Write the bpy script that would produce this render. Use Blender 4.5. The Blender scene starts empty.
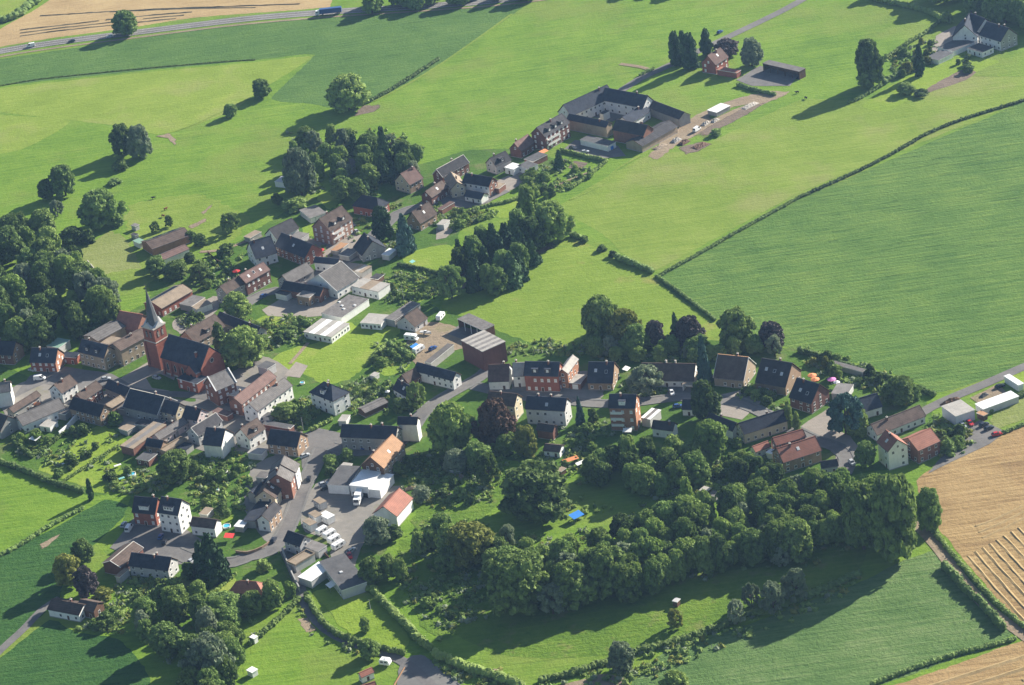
import bpy, bmesh, math, random
import numpy as np
from mathutils import Vector, Matrix
R_ = math.radians
random.seed(7); rng = np.random.default_rng(7)
scene = bpy.context.scene
COL = scene.collection

# ------------------------------------------------------------------ camera, world, sun, exposure
FPX = 2600.0; PITCH = R_(27); CAMH = 507.0; ROLL = R_(8)
SUN_AZ, SUN_EL = 35.0, 26.0
cf = Vector((0, math.cos(PITCH), -math.sin(PITCH))); c0 = Vector((1, 0, 0)); c1 = Vector((0, math.sin(PITCH), math.cos(PITCH)))
CR = math.cos(ROLL)*c0 - math.sin(ROLL)*c1; CU = math.sin(ROLL)*c0 + math.cos(ROLL)*c1
CAM = Vector((0, -CAMH/math.tan(PITCH), CAMH))
cd = bpy.data.cameras.new('camera'); cam = bpy.data.objects.new('camera', cd); COL.objects.link(cam)
cam.matrix_world = Matrix(((CR.x, CU.x, -cf.x, CAM.x), (CR.y, CU.y, -cf.y, CAM.y), (CR.z, CU.z, -cf.z, CAM.z), (0, 0, 0, 1)))
cd.sensor_width = 36; cd.lens = FPX*36/1024; cd.clip_start = 1; cd.clip_end = 12000
scene.camera = cam
world = bpy.data.worlds.new('World'); scene.world = world; world.use_nodes = True
wn = world.node_tree; sky = wn.nodes.new('ShaderNodeTexSky'); sky.sky_type = 'NISHITA'; sky.sun_disc = False
sky.sun_elevation = R_(SUN_EL); sky.sun_rotation = R_(90-SUN_AZ); sky.altitude = 300
bg = wn.nodes['Background']; bg.inputs[1].default_value = 0.058; wn.links.new(sky.outputs[0], bg.inputs[0])
sd = bpy.data.lights.new('sun', 'SUN'); sd.energy = 5.0; sd.angle = R_(0.55); sd.color = (1.0, 0.94, 0.83)
sun = bpy.data.objects.new('sun', sd); COL.objects.link(sun)
sv = Vector((math.cos(R_(SUN_EL))*math.cos(R_(SUN_AZ)), math.cos(R_(SUN_EL))*math.sin(R_(SUN_AZ)), math.sin(R_(SUN_EL))))
sun.rotation_euler = sv.to_track_quat('Z', 'Y').to_euler(); sun.location = (300, 300, 600)
scene.view_settings.view_transform = 'Standard'; scene.view_settings.look = 'None'
scene.view_settings.exposure = 1.27; scene.view_settings.gamma = 1
HAZE_DENSITY = 0.00005

def G(px, py, z=0.0):                      # the point of the level z seen at a place of the photograph
    d = cf + (px-512)/FPX*CR - (py-342.5)/FPX*CU
    return CAM + d*((z-CAMH)/d.z)
def mpp(px, py): return (G(px, py)-CAM).length/FPX

# ------------------------------------------------------------------ materials
MATS = {}
def newmat(name, rough=0.85, spec=0.25):
    m = bpy.data.materials.new(name); m.use_nodes = True; nt = m.node_tree
    b = nt.nodes['Principled BSDF']; b.inputs['Roughness'].default_value = rough; b.inputs['Specular IOR Level'].default_value = spec
    return m, nt, b
def nd(nt, t, **kw):
    n = nt.nodes.new(t)
    for k, v in kw.items(): setattr(n, k, v)
    return n
def noise(nt, vec, scale, detail=4, rough=0.6):
    n = nd(nt, 'ShaderNodeTexNoise'); n.inputs['Scale'].default_value = scale; n.inputs['Detail'].default_value = detail
    n.inputs['Roughness'].default_value = rough; nt.links.new(vec, n.inputs['Vector']); return n.outputs['Fac']
def ramp(nt, fac, stops):
    r = nd(nt, 'ShaderNodeValToRGB'); el = r.color_ramp.elements
    while len(el) < len(stops): el.new(0.5)
    for e, (p, c) in zip(el, stops): e.position = p; e.color = (*c, 1)
    nt.links.new(fac, r.inputs[0]); return r.outputs[0]
def mix(nt, fac, a, b, mode='MIX'):
    n = nd(nt, 'ShaderNodeMix', data_type='RGBA', blend_type=mode)
    for s, v in ((n.inputs[0], fac), (n.inputs[6], a), (n.inputs[7], b)):
        if isinstance(v, (int, float)): s.default_value = v
        elif isinstance(v, tuple): s.default_value = (*v, 1)
        else: nt.links.new(v, s)
    return n.outputs[2]
def mth(nt, op, a, b=0.0, c=0.0):
    n = nd(nt, 'ShaderNodeMath', operation=op)
    for s, v in zip(n.inputs, (a, b, c)):
        if isinstance(v, (int, float)): s.default_value = v
        else: nt.links.new(v, s)
    return n.outputs[0]
def objvec(nt): return nd(nt, 'ShaderNodeTexCoord').outputs['Object']
def rotvec(nt, v, ang, sc=(1, 1, 1)):
    n = nd(nt, 'ShaderNodeMapping'); n.inputs['Rotation'].default_value = (0, 0, ang); n.inputs['Scale'].default_value = sc
    nt.links.new(v, n.inputs['Vector']); return n.outputs[0]
def bump(nt, b, h, strength, dist):
    n = nd(nt, 'ShaderNodeBump'); n.inputs['Strength'].default_value = strength; n.inputs['Distance'].default_value = dist
    nt.links.new(h, n.inputs['Height']); nt.links.new(n.outputs[0], b.inputs['Normal'])

def mat_field(name, c_lo, c_mid, c_hi, rowdir=None, streak=0.5, patch=None, tram=0.0, dash=0.0, big=0.012, bmp=0.6, fine=0.55):
    """grass or crop: broad drifts, tufts, and streaks along the working direction"""
    m, nt, b = newmat(name, 0.95, 0.1); v = objvec(nt)
    a = -rowdir if rowdir is not None else 0.3
    n1 = noise(nt, v, big, 5); n2 = noise(nt, v, 0.11, 5, 0.7); n3 = noise(nt, v, fine, 4, 0.75)
    st = noise(nt, rotvec(nt, v, a, (0.03, 0.55, 0.3)), 1.0, 4, 0.7)
    s = mth(nt, 'ADD', mth(nt, 'MULTIPLY', n1, 0.35), mth(nt, 'MULTIPLY', n2, 0.25))
    s = mth(nt, 'ADD', s, mth(nt, 'MULTIPLY', n3, 0.25)); s = mth(nt, 'ADD', s, mth(nt, 'MULTIPLY', mth(nt, 'SUBTRACT', st, 0.5), streak))
    n4 = noise(nt, v, big*3.3, 4, 0.7); s = mth(nt, 'ADD', s, mth(nt, 'MULTIPLY', mth(nt, 'SUBTRACT', n4, 0.5), 0.5)); s = mth(nt, 'ADD', s, 0.08)
    col = ramp(nt, s, [(0.3, c_lo), (0.5, c_mid), (0.68, c_hi)])
    if patch:
        pm = ramp(nt, noise(nt, v, patch[1], 4, 0.65), [(patch[2], (0, 0, 0)), (patch[2]+0.12, (1, 1, 1))])
        col = mix(nt, mth(nt, 'MULTIPLY', pm, patch[3]), col, patch[0])
    if dash:
        dn = noise(nt, rotvec(nt, v, a+0.06, (0.06, 0.6, 0.3)), 1.0, 3, 0.75)
        dm = ramp(nt, dn, [(0.53, (0, 0, 0)), (0.63, (1, 1, 1))]); br = ramp(nt, noise(nt, v, 0.022, 4, 0.7), [(0.4, (0.15, 0.15, 0.15)), (0.62, (1, 1, 1))])
        col = mix(nt, mth(nt, 'MULTIPLY', mth(nt, 'MULTIPLY', dm, br), dash), col, tuple(x*0.55 for x in c_lo))
        lm = ramp(nt, noise(nt, rotvec(nt, v, a, (0.02, 0.3, 0.3)), 1.0, 4, 0.7), [(0.55, (0, 0, 0)), (0.75, (1, 1, 1))])
        col = mix(nt, mth(nt, 'MULTIPLY', lm, dash*.5), col, tuple(x*1.25 for x in c_hi))
    if tram:
        w = nd(nt, 'ShaderNodeTexWave', wave_type='BANDS', bands_direction='Y'); w.inputs['Scale'].default_value = 0.021
        w.inputs['Distortion'].default_value = 0.6; w.inputs['Detail'].default_value = 3; w.inputs['Detail Scale'].default_value = 0.3
        nt.links.new(rotvec(nt, v, a), w.inputs['Vector'])
        br = ramp(nt, noise(nt, v, 0.03, 3), [(0.42, (0, 0, 0)), (0.62, (1, 1, 1))])
        wm = ramp(nt, w.outputs['Fac'], [(0.955, (0, 0, 0)), (0.99, (1, 1, 1))])
        col = mix(nt, mth(nt, 'MULTIPLY', mth(nt, 'MULTIPLY', wm, br), tram), col, tuple(x*0.45 for x in c_lo))
    nt.links.new(col, b.inputs['Base Color'])
    bump(nt, b, mth(nt, 'ADD', n3, mth(nt, 'MULTIPLY', st, 0.8)), bmp, 0.7)
    MATS[name] = m; return m
def mat_plain(name, c, var=0.25, scale=0.6, rough=0.85, spec=0.25, dirt=0.0, metal=0.0, bricks=None, tiles=False, bmp=0.0, stain=None):
    m, nt, b = newmat(name, rough, spec); v = objvec(nt); b.inputs['Metallic'].default_value = metal
    oi = nd(nt, 'ShaderNodeObjectInfo')
    v2 = nd(nt, 'ShaderNodeVectorMath', operation='ADD'); nt.links.new(v, v2.inputs[0]); nt.links.new(oi.outputs['Location'], v2.inputs[1]); v = v2.outputs[0]
    n1 = noise(nt, v, scale, 5, 0.65); n2 = noise(nt, v, scale*6, 3, 0.6)
    f = mth(nt, 'ADD', mth(nt, 'MULTIPLY', n1, 0.7), mth(nt, 'MULTIPLY', n2, 0.3))
    lo = tuple(x*(1-var) for x in c); hi = tuple(min(0.95, x*(1+var)) for x in c)
    col = ramp(nt, f, [(0.32, lo), (0.68, hi)])
    if bricks:
        bt = nd(nt, 'ShaderNodeTexBrick'); bt.inputs['Scale'].default_value = 2.2; bt.inputs['Mortar Size'].default_value = 0.02
        bt.inputs['Color1'].default_value = (1, 1, 1, 1); bt.inputs['Color2'].default_value = (0.7, 0.7, 0.7, 1); bt.inputs['Mortar'].default_value = (1.25, 1.25, 1.25, 1)
        mp = nd(nt, 'ShaderNodeMapping'); mp.inputs['Rotation'].default_value = (R_(90), 0, 0); nt.links.new(v, mp.inputs['Vector']); nt.links.new(mp.outputs[0], bt.inputs['Vector'])
        col = mix(nt, 0.6, col, bt.outputs['Color'], 'MULTIPLY')
    if tiles:
        wv = nd(nt, 'ShaderNodeTexWave', wave_type='BANDS', bands_direction='Z'); wv.inputs['Scale'].default_value = 0.8; wv.inputs['Distortion'].default_value = 1.5
        nt.links.new(v, wv.inputs['Vector'])
        col = mix(nt, 0.35, col, ramp(nt, wv.outputs['Fac'], [(0, (0.6, 0.6, 0.6)), (1, (1.25, 1.25, 1.25))]), 'MULTIPLY')
        lich = ramp(nt, noise(nt, v, 0.25, 5, 0.7), [(0.55, (0, 0, 0)), (0.72, (1, 1, 1))])
        col = mix(nt, mth(nt, 'MULTIPLY', lich, 0.22), col, (0.12, 0.11, 0.085))
        hv = nd(nt, 'ShaderNodeHueSaturation'); nt.links.new(col, hv.inputs['Color'])
        nt.links.new(mth(nt, 'ADD', mth(nt, 'MULTIPLY', oi.outputs['Random'], 0.5), 0.78), hv.inputs['Value']); col = hv.outputs[0]
    if dirt:
        sm = ramp(nt, noise(nt, rotvec(nt, v, 0, (1, 1, 0.12)), 0.9, 4, 0.7), [(0.48, (0, 0, 0)), (0.75, (1, 1, 1))])
        col = mix(nt, mth(nt, 'MULTIPLY', sm, dirt), col, stain or tuple(x*0.45 for x in c))
    nt.links.new(col, b.inputs['Base Color'])
    if bmp: bump(nt, b, n2, bmp, 0.1)
    MATS[name] = m; return m
def mat_leaf(name, lo, hi, trans=0.24):
    m, nt, b = newmat(name, 0.75, 0.15); v = objvec(nt); oi = nd(nt, 'ShaderNodeObjectInfo')
    ge = nd(nt, 'ShaderNodeNewGeometry'); n1 = noise(nt, ge.outputs['Position'], 0.35, 4, 0.7)
    f = mth(nt, 'ADD', mth(nt, 'MULTIPLY', n1, 0.75), mth(nt, 'MULTIPLY', oi.outputs['Random'], 0.3))
    col = ramp(nt, f, [(0.3, lo), (0.8, hi)])
    nt.links.new(col, b.inputs['Base Color'])
    tr = nd(nt, 'ShaderNodeBsdfTranslucent'); nt.links.new(mix(nt, 0.5, col, (0.06, 0.1, 0.012), 'ADD'), tr.inputs[0])
    ms = nd(nt, 'ShaderNodeMixShader'); ms.inputs[0].default_value = trans
    nt.links.new(b.outputs[0], ms.inputs[1]); nt.links.new(tr.outputs[0], ms.inputs[2]); nt.links.new(ms.outputs[0], nt.nodes['Material Output'].inputs[0])
    MATS[name] = m; return m

def wdir(a, b):
    p, q = G(*a), G(*b); return math.atan2(q.y-p.y, q.x-p.x)
D_ROAD = wdir((0, 55), (200, 22)); D_HEDGE = wdir((658, 275), (1024, 103)); D_TRK = wdir((940, 545), (1024, 640)); D_BL = wdir((0, 560), (120, 500)); D_STUB = wdir((918, 478), (1024, 424))
mat_field('pasture', (0.078, 0.159, 0.015), (0.133, 0.227, 0.022), (0.179, 0.270, 0.034), D_HEDGE, 0.6, dash=0.22, patch=((0.19, 0.215, 0.05), 0.014, 0.5, 0.45))
mat_field('pasture_pale', (0.142, 0.204, 0.024), (0.191, 0.263, 0.036), (0.252, 0.309, 0.052), D_ROAD, 0.35, patch=((0.24, 0.25, 0.08), 0.02, 0.52, 0.5))
mat_field('pasture_dry', (0.121, 0.192, 0.022), (0.168, 0.240, 0.032), (0.220, 0.279, 0.051), D_HEDGE, 0.5, dash=0.2, patch=((0.25, 0.24, 0.09), 0.015, 0.5, 0.5))
mat_field('paddock_grass', (0.116, 0.192, 0.020), (0.163, 0.240, 0.029), (0.220, 0.289, 0.046), 0.2, 0.4, patch=((0.3, 0.22, 0.09), 0.035, 0.58, 0.5))
mat_field('lawn', (0.127, 0.208, 0.019), (0.183, 0.266, 0.029), (0.245, 0.313, 0.046), 0.4, 0.25, patch=((0.28, 0.28, 0.08), 0.04, 0.55, 0.4))
mat_field('dry_lawn', (0.139, 0.179, 0.042), (0.187, 0.221, 0.059), (0.237, 0.255, 0.095), 0.4, 0.25)
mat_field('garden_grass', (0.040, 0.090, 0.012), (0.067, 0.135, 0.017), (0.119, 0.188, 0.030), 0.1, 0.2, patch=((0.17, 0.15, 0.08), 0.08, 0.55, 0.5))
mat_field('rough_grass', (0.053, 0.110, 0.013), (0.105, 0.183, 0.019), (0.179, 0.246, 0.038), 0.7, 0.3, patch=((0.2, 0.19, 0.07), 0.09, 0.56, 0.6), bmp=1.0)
mat_field('crop_green', (0.058, 0.125, 0.022), (0.096, 0.175, 0.033), (0.141, 0.216, 0.041), D_HEDGE, 0.85, dash=0.75, bmp=1.0)
mat_field('crop_top', (0.054, 0.116, 0.024), (0.080, 0.153, 0.032), (0.110, 0.186, 0.041), D_ROAD, 0.6, dash=0.5, bmp=0.8)
mat_field('crop_beet', (0.022, 0.069, 0.016), (0.041, 0.104, 0.022), (0.066, 0.135, 0.031), D_BL, 0.55, dash=0.5, bmp=1.0)
mat_field('meadow_mown', (0.057, 0.116, 0.028), (0.097, 0.166, 0.047), (0.155, 0.215, 0.078), D_HEDGE, 0.6, bmp=1.0)
mat_field('stubble', (0.211, 0.134, 0.060), (0.305, 0.206, 0.092), (0.381, 0.265, 0.123), D_STUB, 1.1, patch=((0.33, 0.21, 0.1), 0.03, 0.55, 0.5), dash=0.35, bmp=0.6)
mat_field('stubble_far', (0.285, 0.198, 0.095), (0.368, 0.261, 0.129), (0.423, 0.310, 0.155), D_ROAD, 0.7, bmp=0.5)
mat_field('soil', (0.12, 0.09, 0.07), (0.17, 0.13, 0.1), (0.22, 0.17, 0.13), D_HEDGE, 0.5)
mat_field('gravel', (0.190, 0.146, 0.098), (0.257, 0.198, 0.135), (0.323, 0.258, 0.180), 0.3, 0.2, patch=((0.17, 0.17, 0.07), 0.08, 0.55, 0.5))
mat_field('asphalt', (0.115, 0.111, 0.107), (0.162, 0.152, 0.144), (0.209, 0.196, 0.182), 0.3, 0.15, patch=((0.085, 0.085, 0.09), 0.12, 0.55, 0.5), bmp=0.15)
mat_field('asphalt_pale', (0.13, 0.125, 0.12), (0.17, 0.165, 0.155), (0.22, 0.21, 0.195), 0.3, 0.2, bmp=0.15)
mat_field('yard_asphalt', (0.162, 0.154, 0.141), (0.223, 0.206, 0.182), (0.284, 0.257, 0.223), 0.3, 0.2, patch=((0.19, 0.18, 0.08), 0.07, 0.55, 0.5), bmp=0.15)
mat_field('paving', (0.21, 0.185, 0.16), (0.28, 0.245, 0.21), (0.34, 0.3, 0.26), 0.3, 0.15, bmp=0.2)
mat_plain('white', (0.78, 0.77, 0.74), 0.1, 0.5, dirt=0.25, stain=(0.4, 0.38, 0.34))
mat_plain('cream', (0.55, 0.48, 0.34), 0.12, 0.5, dirt=0.25)
mat_plain('grey_render', (0.33, 0.32, 0.3), 0.15, 0.5, dirt=0.3)
mat_plain('pale_grey', (0.5, 0.49, 0.48), 0.1, 0.5, dirt=0.25)
mat_plain('beige', (0.36, 0.28, 0.2), 0.15, 0.5, dirt=0.3)
mat_plain('pink_render', (0.6, 0.5, 0.48), 0.1, 0.5, dirt=0.2)
mat_plain('lavender', (0.55, 0.56, 0.62), 0.08, 0.5, dirt=0.15)
mat_plain('brick', (0.25, 0.12, 0.085), 0.25, 0.6, bricks=1, dirt=0.25)
mat_plain('red_brick', (0.3, 0.105, 0.07), 0.2, 0.6, bricks=1, dirt=0.2)
mat_plain('dark_brick', (0.18, 0.085, 0.065), 0.25, 0.6, bricks=1, dirt=0.3)
mat_plain('tan_brick', (0.33, 0.225, 0.15), 0.2, 0.6, bricks=1, dirt=0.25)
mat_plain('pink_brick', (0.38, 0.22, 0.16), 0.18, 0.6, bricks=1, dirt=0.2)
mat_plain('orange_brick', (0.38, 0.185, 0.11), 0.2, 0.6, bricks=1, dirt=0.2)
mat_plain('brown_wood', (0.12, 0.065, 0.04), 0.3, 1.0, dirt=0.3)
mat_plain('maroon_cladding', (0.14, 0.062, 0.055), 0.2, 0.3, dirt=0.3)
mat_plain('slate', (0.036, 0.043, 0.06), 0.4, 0.4, 0.85, 0.15, tiles=True)
mat_plain('charcoal', (0.052, 0.05, 0.054), 0.4, 0.4, 0.85, 0.15, tiles=True)
mat_plain('brown_tile', (0.105, 0.077, 0.064), 0.4, 0.4, 0.85, 0.15, tiles=True)
mat_plain('purple_tile', (0.15, 0.095, 0.082), 0.3, 0.4, 0.85, 0.15, tiles=True)
mat_plain('red_tile', (0.28, 0.115, 0.078), 0.25, 0.4, 0.75, 0.25, tiles=True)
mat_plain('orange_tile', (0.42, 0.235, 0.125), 0.22, 0.5, 0.75, 0.25, tiles=True)
mat_plain('grey_roof', (0.16, 0.148, 0.14), 0.35, 0.4, 0.85, 0.15, tiles=True)
mat_plain('spire_slate', (0.12, 0.125, 0.13), 0.25, 0.4, 0.85, 0.15, tiles=True)
mat_plain('pale_roof', (0.37, 0.345, 0.31), 0.2, 0.35, 0.8, 0.25, dirt=0.35)
mat_plain('tan_roof', (0.28, 0.22, 0.16), 0.25, 0.35, 0.85, 0.2, dirt=0.35)
mat_plain('felt', (0.1, 0.098, 0.1), 0.3, 0.3, 0.85, 0.2, dirt=0.3)
mat_plain('white_sheet', (0.78, 0.78, 0.76), 0.08, 0.4, 0.5, 0.4, dirt=0.12)
mat_plain('green_roof', (0.2, 0.32, 0.24), 0.15, 0.4, 0.6, 0.3)
mat_plain('trim', (0.78, 0.77, 0.74), 0.06, 1.0, 0.5, 0.4)
mat_plain('stone_trim', (0.5, 0.46, 0.4), 0.15, 1.0)
mat_plain('glass', (0.03, 0.035, 0.045), 0.2, 1.0, 0.12, 0.6)
mat_plain('blind', (0.55, 0.55, 0.55), 0.1, 1.0, 0.5, 0.4)
mat_plain('solar', (0.02, 0.025, 0.06), 0.2, 1.0, 0.2, 0.6)
mat_plain('door_wood', (0.1, 0.06, 0.04), 0.2, 1.0)
mat_plain('iron', (0.06, 0.06, 0.065), 0.2, 1.0, 0.5, 0.4)
mat_plain('dark_inside', (0.03, 0.027, 0.025), 0.2, 1.0)  # near-black that paints in the shade of open bays, gates and belfry
mat_plain('bark', (0.1, 0.075, 0.055), 0.3, 2.0)
mat_plain('timber', (0.33, 0.24, 0.15), 0.25, 1.0)
mat_plain('straw', (0.34, 0.245, 0.12), 0.25, 0.5, 0.95, 0.1, bmp=0.8)
mat_plain('straw_dull', (0.2, 0.17, 0.11), 0.3, 0.5, 0.95, 0.1, bmp=0.8)
mat_plain('rubble', (0.42, 0.38, 0.33), 0.35, 1.5, 0.95, 0.1, bmp=0.8)
mat_plain('tyre', (0.02, 0.02, 0.02), 0.2, 1.0)
mat_plain('rim', (0.4, 0.4, 0.42), 0.1, 1.0, 0.3, 0.5, metal=0.6)
mat_plain('lamp_glass', (0.8, 0.8, 0.75), 0.05, 1.0, 0.2, 0.5)
for nm, c in dict(paint_white=(0.75, 0.75, 0.74), paint_silver=(0.42, 0.44, 0.46), paint_red=(0.45, 0.02, 0.025), paint_blue=(0.03, 0.08, 0.25), paint_dark=(0.03, 0.035, 0.05), paint_black=(0.015, 0.015, 0.018), paint_green=(0.05, 0.14, 0.09)).items():
    mat_plain(nm, c, 0.05, 1.0, 0.3, 0.5)
for nm, c in dict(cloth_red=(0.55, 0.035, 0.03), cloth_orange=(0.7, 0.25, 0.1), cloth_blue=(0.03, 0.2, 0.6), cloth_pink=(0.6, 0.2, 0.45), cloth_white=(0.75, 0.74, 0.7), cloth_teal=(0.2, 0.45, 0.42), water_blue=(0.06, 0.4, 0.6), cloth_yellow=(0.6, 0.42, 0.1)).items():
    mat_plain(nm, c, 0.12, 1.0, 0.7, 0.3)
mat_leaf('leaf_dark', (0.029, 0.053, 0.016), (0.265, 0.384, 0.104))
mat_leaf('leaf_mid', (0.046, 0.083, 0.020), (0.342, 0.451, 0.118))
mat_leaf('leaf_bright', (0.092, 0.165, 0.029), (0.320, 0.420, 0.107))
mat_leaf('leaf_yellow', (0.120, 0.140, 0.025), (0.308, 0.319, 0.077))
mat_leaf('leaf_grey', (0.101, 0.143, 0.078), (0.355, 0.402, 0.257))
mat_leaf('leaf_copper', (0.06, 0.032, 0.024), (0.19, 0.115, 0.085), 0.1)
mat_leaf('leaf_purple', (0.055, 0.045, 0.048), (0.135, 0.11, 0.112), 0.08)
mat_leaf('leaf_needle', (0.020, 0.053, 0.022), (0.098, 0.169, 0.066), 0.06)
mat_leaf('leaf_blue', (0.039, 0.091, 0.075), (0.126, 0.224, 0.196), 0.06)
M = MATS

# ------------------------------------------------------------------ helpers
class MB:
    def __init__(s): s.v = []; s.f = []; s.m = []
    def face(s, pts, mi=0):
        n = len(s.v); s.v += [tuple(p) for p in pts]; s.f.append(tuple(range(n, n+len(pts)))); s.m.append(mi)
    def box(s, x0, x1, y0, y1, z0, z1, mi=0, skip=''):
        n = len(s.v); s.v += [(x, y, z) for z in (z0, z1) for x, y in ((x0, y0), (x1, y0), (x1, y1), (x0, y1))]
        for k, q in zip('bt-+lr', ((3, 2, 1, 0), (4, 5, 6, 7), (0, 1, 5, 4), (2, 3, 7, 6), (3, 0, 4, 7), (1, 2, 6, 5))):
            if k not in skip: s.f.append(tuple(n+i for i in q)); s.m.append(mi)
    def solid(s, bot, top, mi=0, mt=None):
        n = len(s.v); k = len(bot); s.v += [tuple(p) for p in bot]+[tuple(p) for p in top]
        s.f.append(tuple(n+i for i in range(k-1, -1, -1))); s.m.append(mi); s.f.append(tuple(n+k+i for i in range(k))); s.m.append(mi if mt is None else mt)
        for i in range(k):
            j = (i+1) % k; s.f.append((n+i, n+j, n+k+j, n+k+i)); s.m.append(mi)
    def tube(s, a, b, r0, r1, k=6, mi=0):
        a = Vector(a); b = Vector(b); d = (b-a).normalized(); u = d.orthogonal().normalized(); w = d.cross(u)
        cs = [(math.cos(6.2832*i/k), math.sin(6.2832*i/k)) for i in range(k)]
        s.solid([a+(u*c+w*q)*r0 for c, q in cs], [b+(u*c+w*q)*r1 for c, q in cs], mi)
    def build(s, name, mats, parent=None, smooth=False):
        me = bpy.data.meshes.new(name); me.from_pydata(s.v, [], s.f)
        if not isinstance(mats, (list, tuple)): mats = [mats]
        for q in mats: me.materials.append(M[q] if isinstance(q, str) else q)
        me.polygons.foreach_set('material_index', s.m)
        if smooth: me.polygons.foreach_set('use_smooth', [True]*len(s.f))
        me.update(); return link(name, me, parent)
def link(name, me, parent=None):
    o = bpy.data.objects.new(name, me); COL.objects.link(o)
    if parent is not None: o.parent = parent
    return o
def tag(o, label, cat, group=None, kind=None):
    o['label'] = label; o['category'] = cat
    if group: o['group'] = group
    if kind: o['kind'] = kind
    return o
def empty(name, loc, rz=0.0, sc=(1, 1, 1)):
    o = bpy.data.objects.new(name, None); COL.objects.link(o); o.location = loc; o.rotation_euler = (0, 0, rz); o.scale = sc; o.empty_display_size = 0.5
    return o
def jpoly(pts, step=7.0, amp=0.5, close=True):
    w = [G(*p) for p in pts]; out = []
    n = len(w)
    for i in range(n if close else n-1):
        a, b = w[i], w[(i+1) % n]; k = max(1, int((b-a).length/step)); nn = Vector((-(b-a).y, (b-a).x, 0)).normalized()
        for q in range(k): out.append(a.lerp(b, q/k) + (nn*random.uniform(-amp, amp) if q else Vector()))
    if not close: out.append(w[-1])
    return out
LAYER = [0.02]
def patch(name, pts, mat, amp=0.5, z=None, label=None):
    if z is None: LAYER[0] += 0.0015; z = LAYER[0]
    mb = MB()
    if amp >= 0.5:
        w = [G(*p) for p in pts]; n = len(w); ring = []
        for i in range(n):
            p0, p1, p2, p3 = w[i-1], w[i], w[(i+1) % n], w[(i+2) % n]; k = max(2, int((p2-p1).length/(2.2 if (p2-p1).length < 150 else 8))); sm = 0.55 if (p2-p1).length < 60 else 0.12
            for q in range(k):
                t = q/k; lin = p1.lerp(p2, t); cr_ = 0.5*((2*p1)+(p2-p0)*t+(2*p0-5*p1+4*p2-p3)*t*t+(3*p1-p0-3*p2+p3)*t**3)
                if (p1-p0).length > 150 or (p3-p2).length > 150: cr_ = lin
                v = lin.lerp(cr_, sm); v = v+Vector((random.uniform(-1, 1), random.uniform(-1, 1), 0))*min(amp*.7, (p2-p1).length*.12); ring.append(v)
        mb.face([(p.x, p.y, z) for p in ring])
    else: mb.face([(p.x, p.y, z) for p in jpoly(pts, 6, amp)])
    if mb.f and Vector(mb.v[0]) is not None:
        a = sum(mb.v[i][0]*mb.v[(i+1) % len(mb.v)][1]-mb.v[(i+1) % len(mb.v)][0]*mb.v[i][1] for i in range(len(mb.v)))
        if a < 0: mb.f[0] = tuple(reversed(mb.f[0]))
    o = mb.build(name, mat); o['kind'] = 'structure'; return o
def worn(name, pts, mat):
    key = mat+'_worn'
    if key not in M:
        m = M[mat].copy(); m.name = key; nt = m.node_tree; out = nt.nodes['Material Output']; b = nt.nodes['Principled BSDF']
        at = nd(nt, 'ShaderNodeAttribute', attribute_name='depth'); nz = noise(nt, objvec(nt), 0.35, 5, 0.75)
        al = ramp(nt, mth(nt, 'ADD', mth(nt, 'MULTIPLY', at.outputs['Fac'], 1.1), mth(nt, 'MULTIPLY', mth(nt, 'SUBTRACT', nz, 0.5), 1.5)), [(0.3, (0, 0, 0)), (0.65, (1, 1, 1))])
        tr = nd(nt, 'ShaderNodeBsdfTransparent'); ms = nd(nt, 'ShaderNodeMixShader'); nt.links.new(al, ms.inputs[0]); nt.links.new(tr.outputs[0], ms.inputs[1]); nt.links.new(b.outputs[0], ms.inputs[2]); nt.links.new(ms.outputs[0], out.inputs[0]); M[key] = m
    LAYER[0] += 0.0015; z = LAYER[0]; ring = jpoly(pts, 3, .6); c = sum(ring, Vector())/len(ring); mb = MB(); n = len(ring)
    mb.v = [(p.x, p.y, z) for p in ring]+[(c.x+(p.x-c.x)*.55, c.y+(p.y-c.y)*.55, z) for p in ring]; mb.f = [(i, (i+1) % n, n+(i+1) % n, n+i) for i in range(n)]+[tuple(range(n, 2*n))]; mb.m = [0]*(n+1)
    a = sum(ring[i].x*ring[(i+1) % n].y-ring[(i+1) % n].x*ring[i].y for i in range(n))
    if a < 0: mb.f = [q[::-1] for q in mb.f]
    o = mb.build(name, M[key]); at = o.data.attributes.new('depth', 'FLOAT', 'POINT'); at.data.foreach_set('value', [0.0]*n+[1.0]*n); o['kind'] = 'structure'; return o
def smooth_line(pts, step=5.0):
    w = [G(*p) for p in pts]; w = [w[0]*2-w[1]]+w+[w[-1]*2-w[-2]]; out = []
    for i in range(1, len(w)-2):
        p0, p1, p2, p3 = w[i-1:i+3]; k = max(2, int((p2-p1).length/step))
        for q in range(k):
            t = q/k; out.append(0.5*((2*p1)+(p2-p0)*t+(2*p0-5*p1+4*p2-p3)*t*t+(3*p1-p0-3*p2+p3)*t**3))
    out.append(w[-2]); return out
def offs(line, d):
    out = []
    for i, p in enumerate(line):
        t = line[min(i+1, len(line)-1)]-line[max(i-1, 0)]; n = Vector((-t.y, t.x, 0)).normalized(); out.append(p+n*d)
    return out
def ribbon(name, pts, width, mat, z=None, off=0.0, thick=0.0, line=None):
    if z is None: LAYER[0] += 0.0015; z = LAYER[0]
    L = line or smooth_line(pts); a = offs(L, off+width/2); b = offs(L, off-width/2); mb = MB()
    for i in range(len(L)-1):
        q = [b[i], b[i+1], a[i+1], a[i]]
        if thick: mb.solid([(p.x, p.y, z-thick) for p in q], [(p.x, p.y, z) for p in q])
        else: mb.face([(p.x, p.y, z) for p in q])
    o = mb.build(name, mat); o['kind'] = 'structure'; return o

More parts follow.
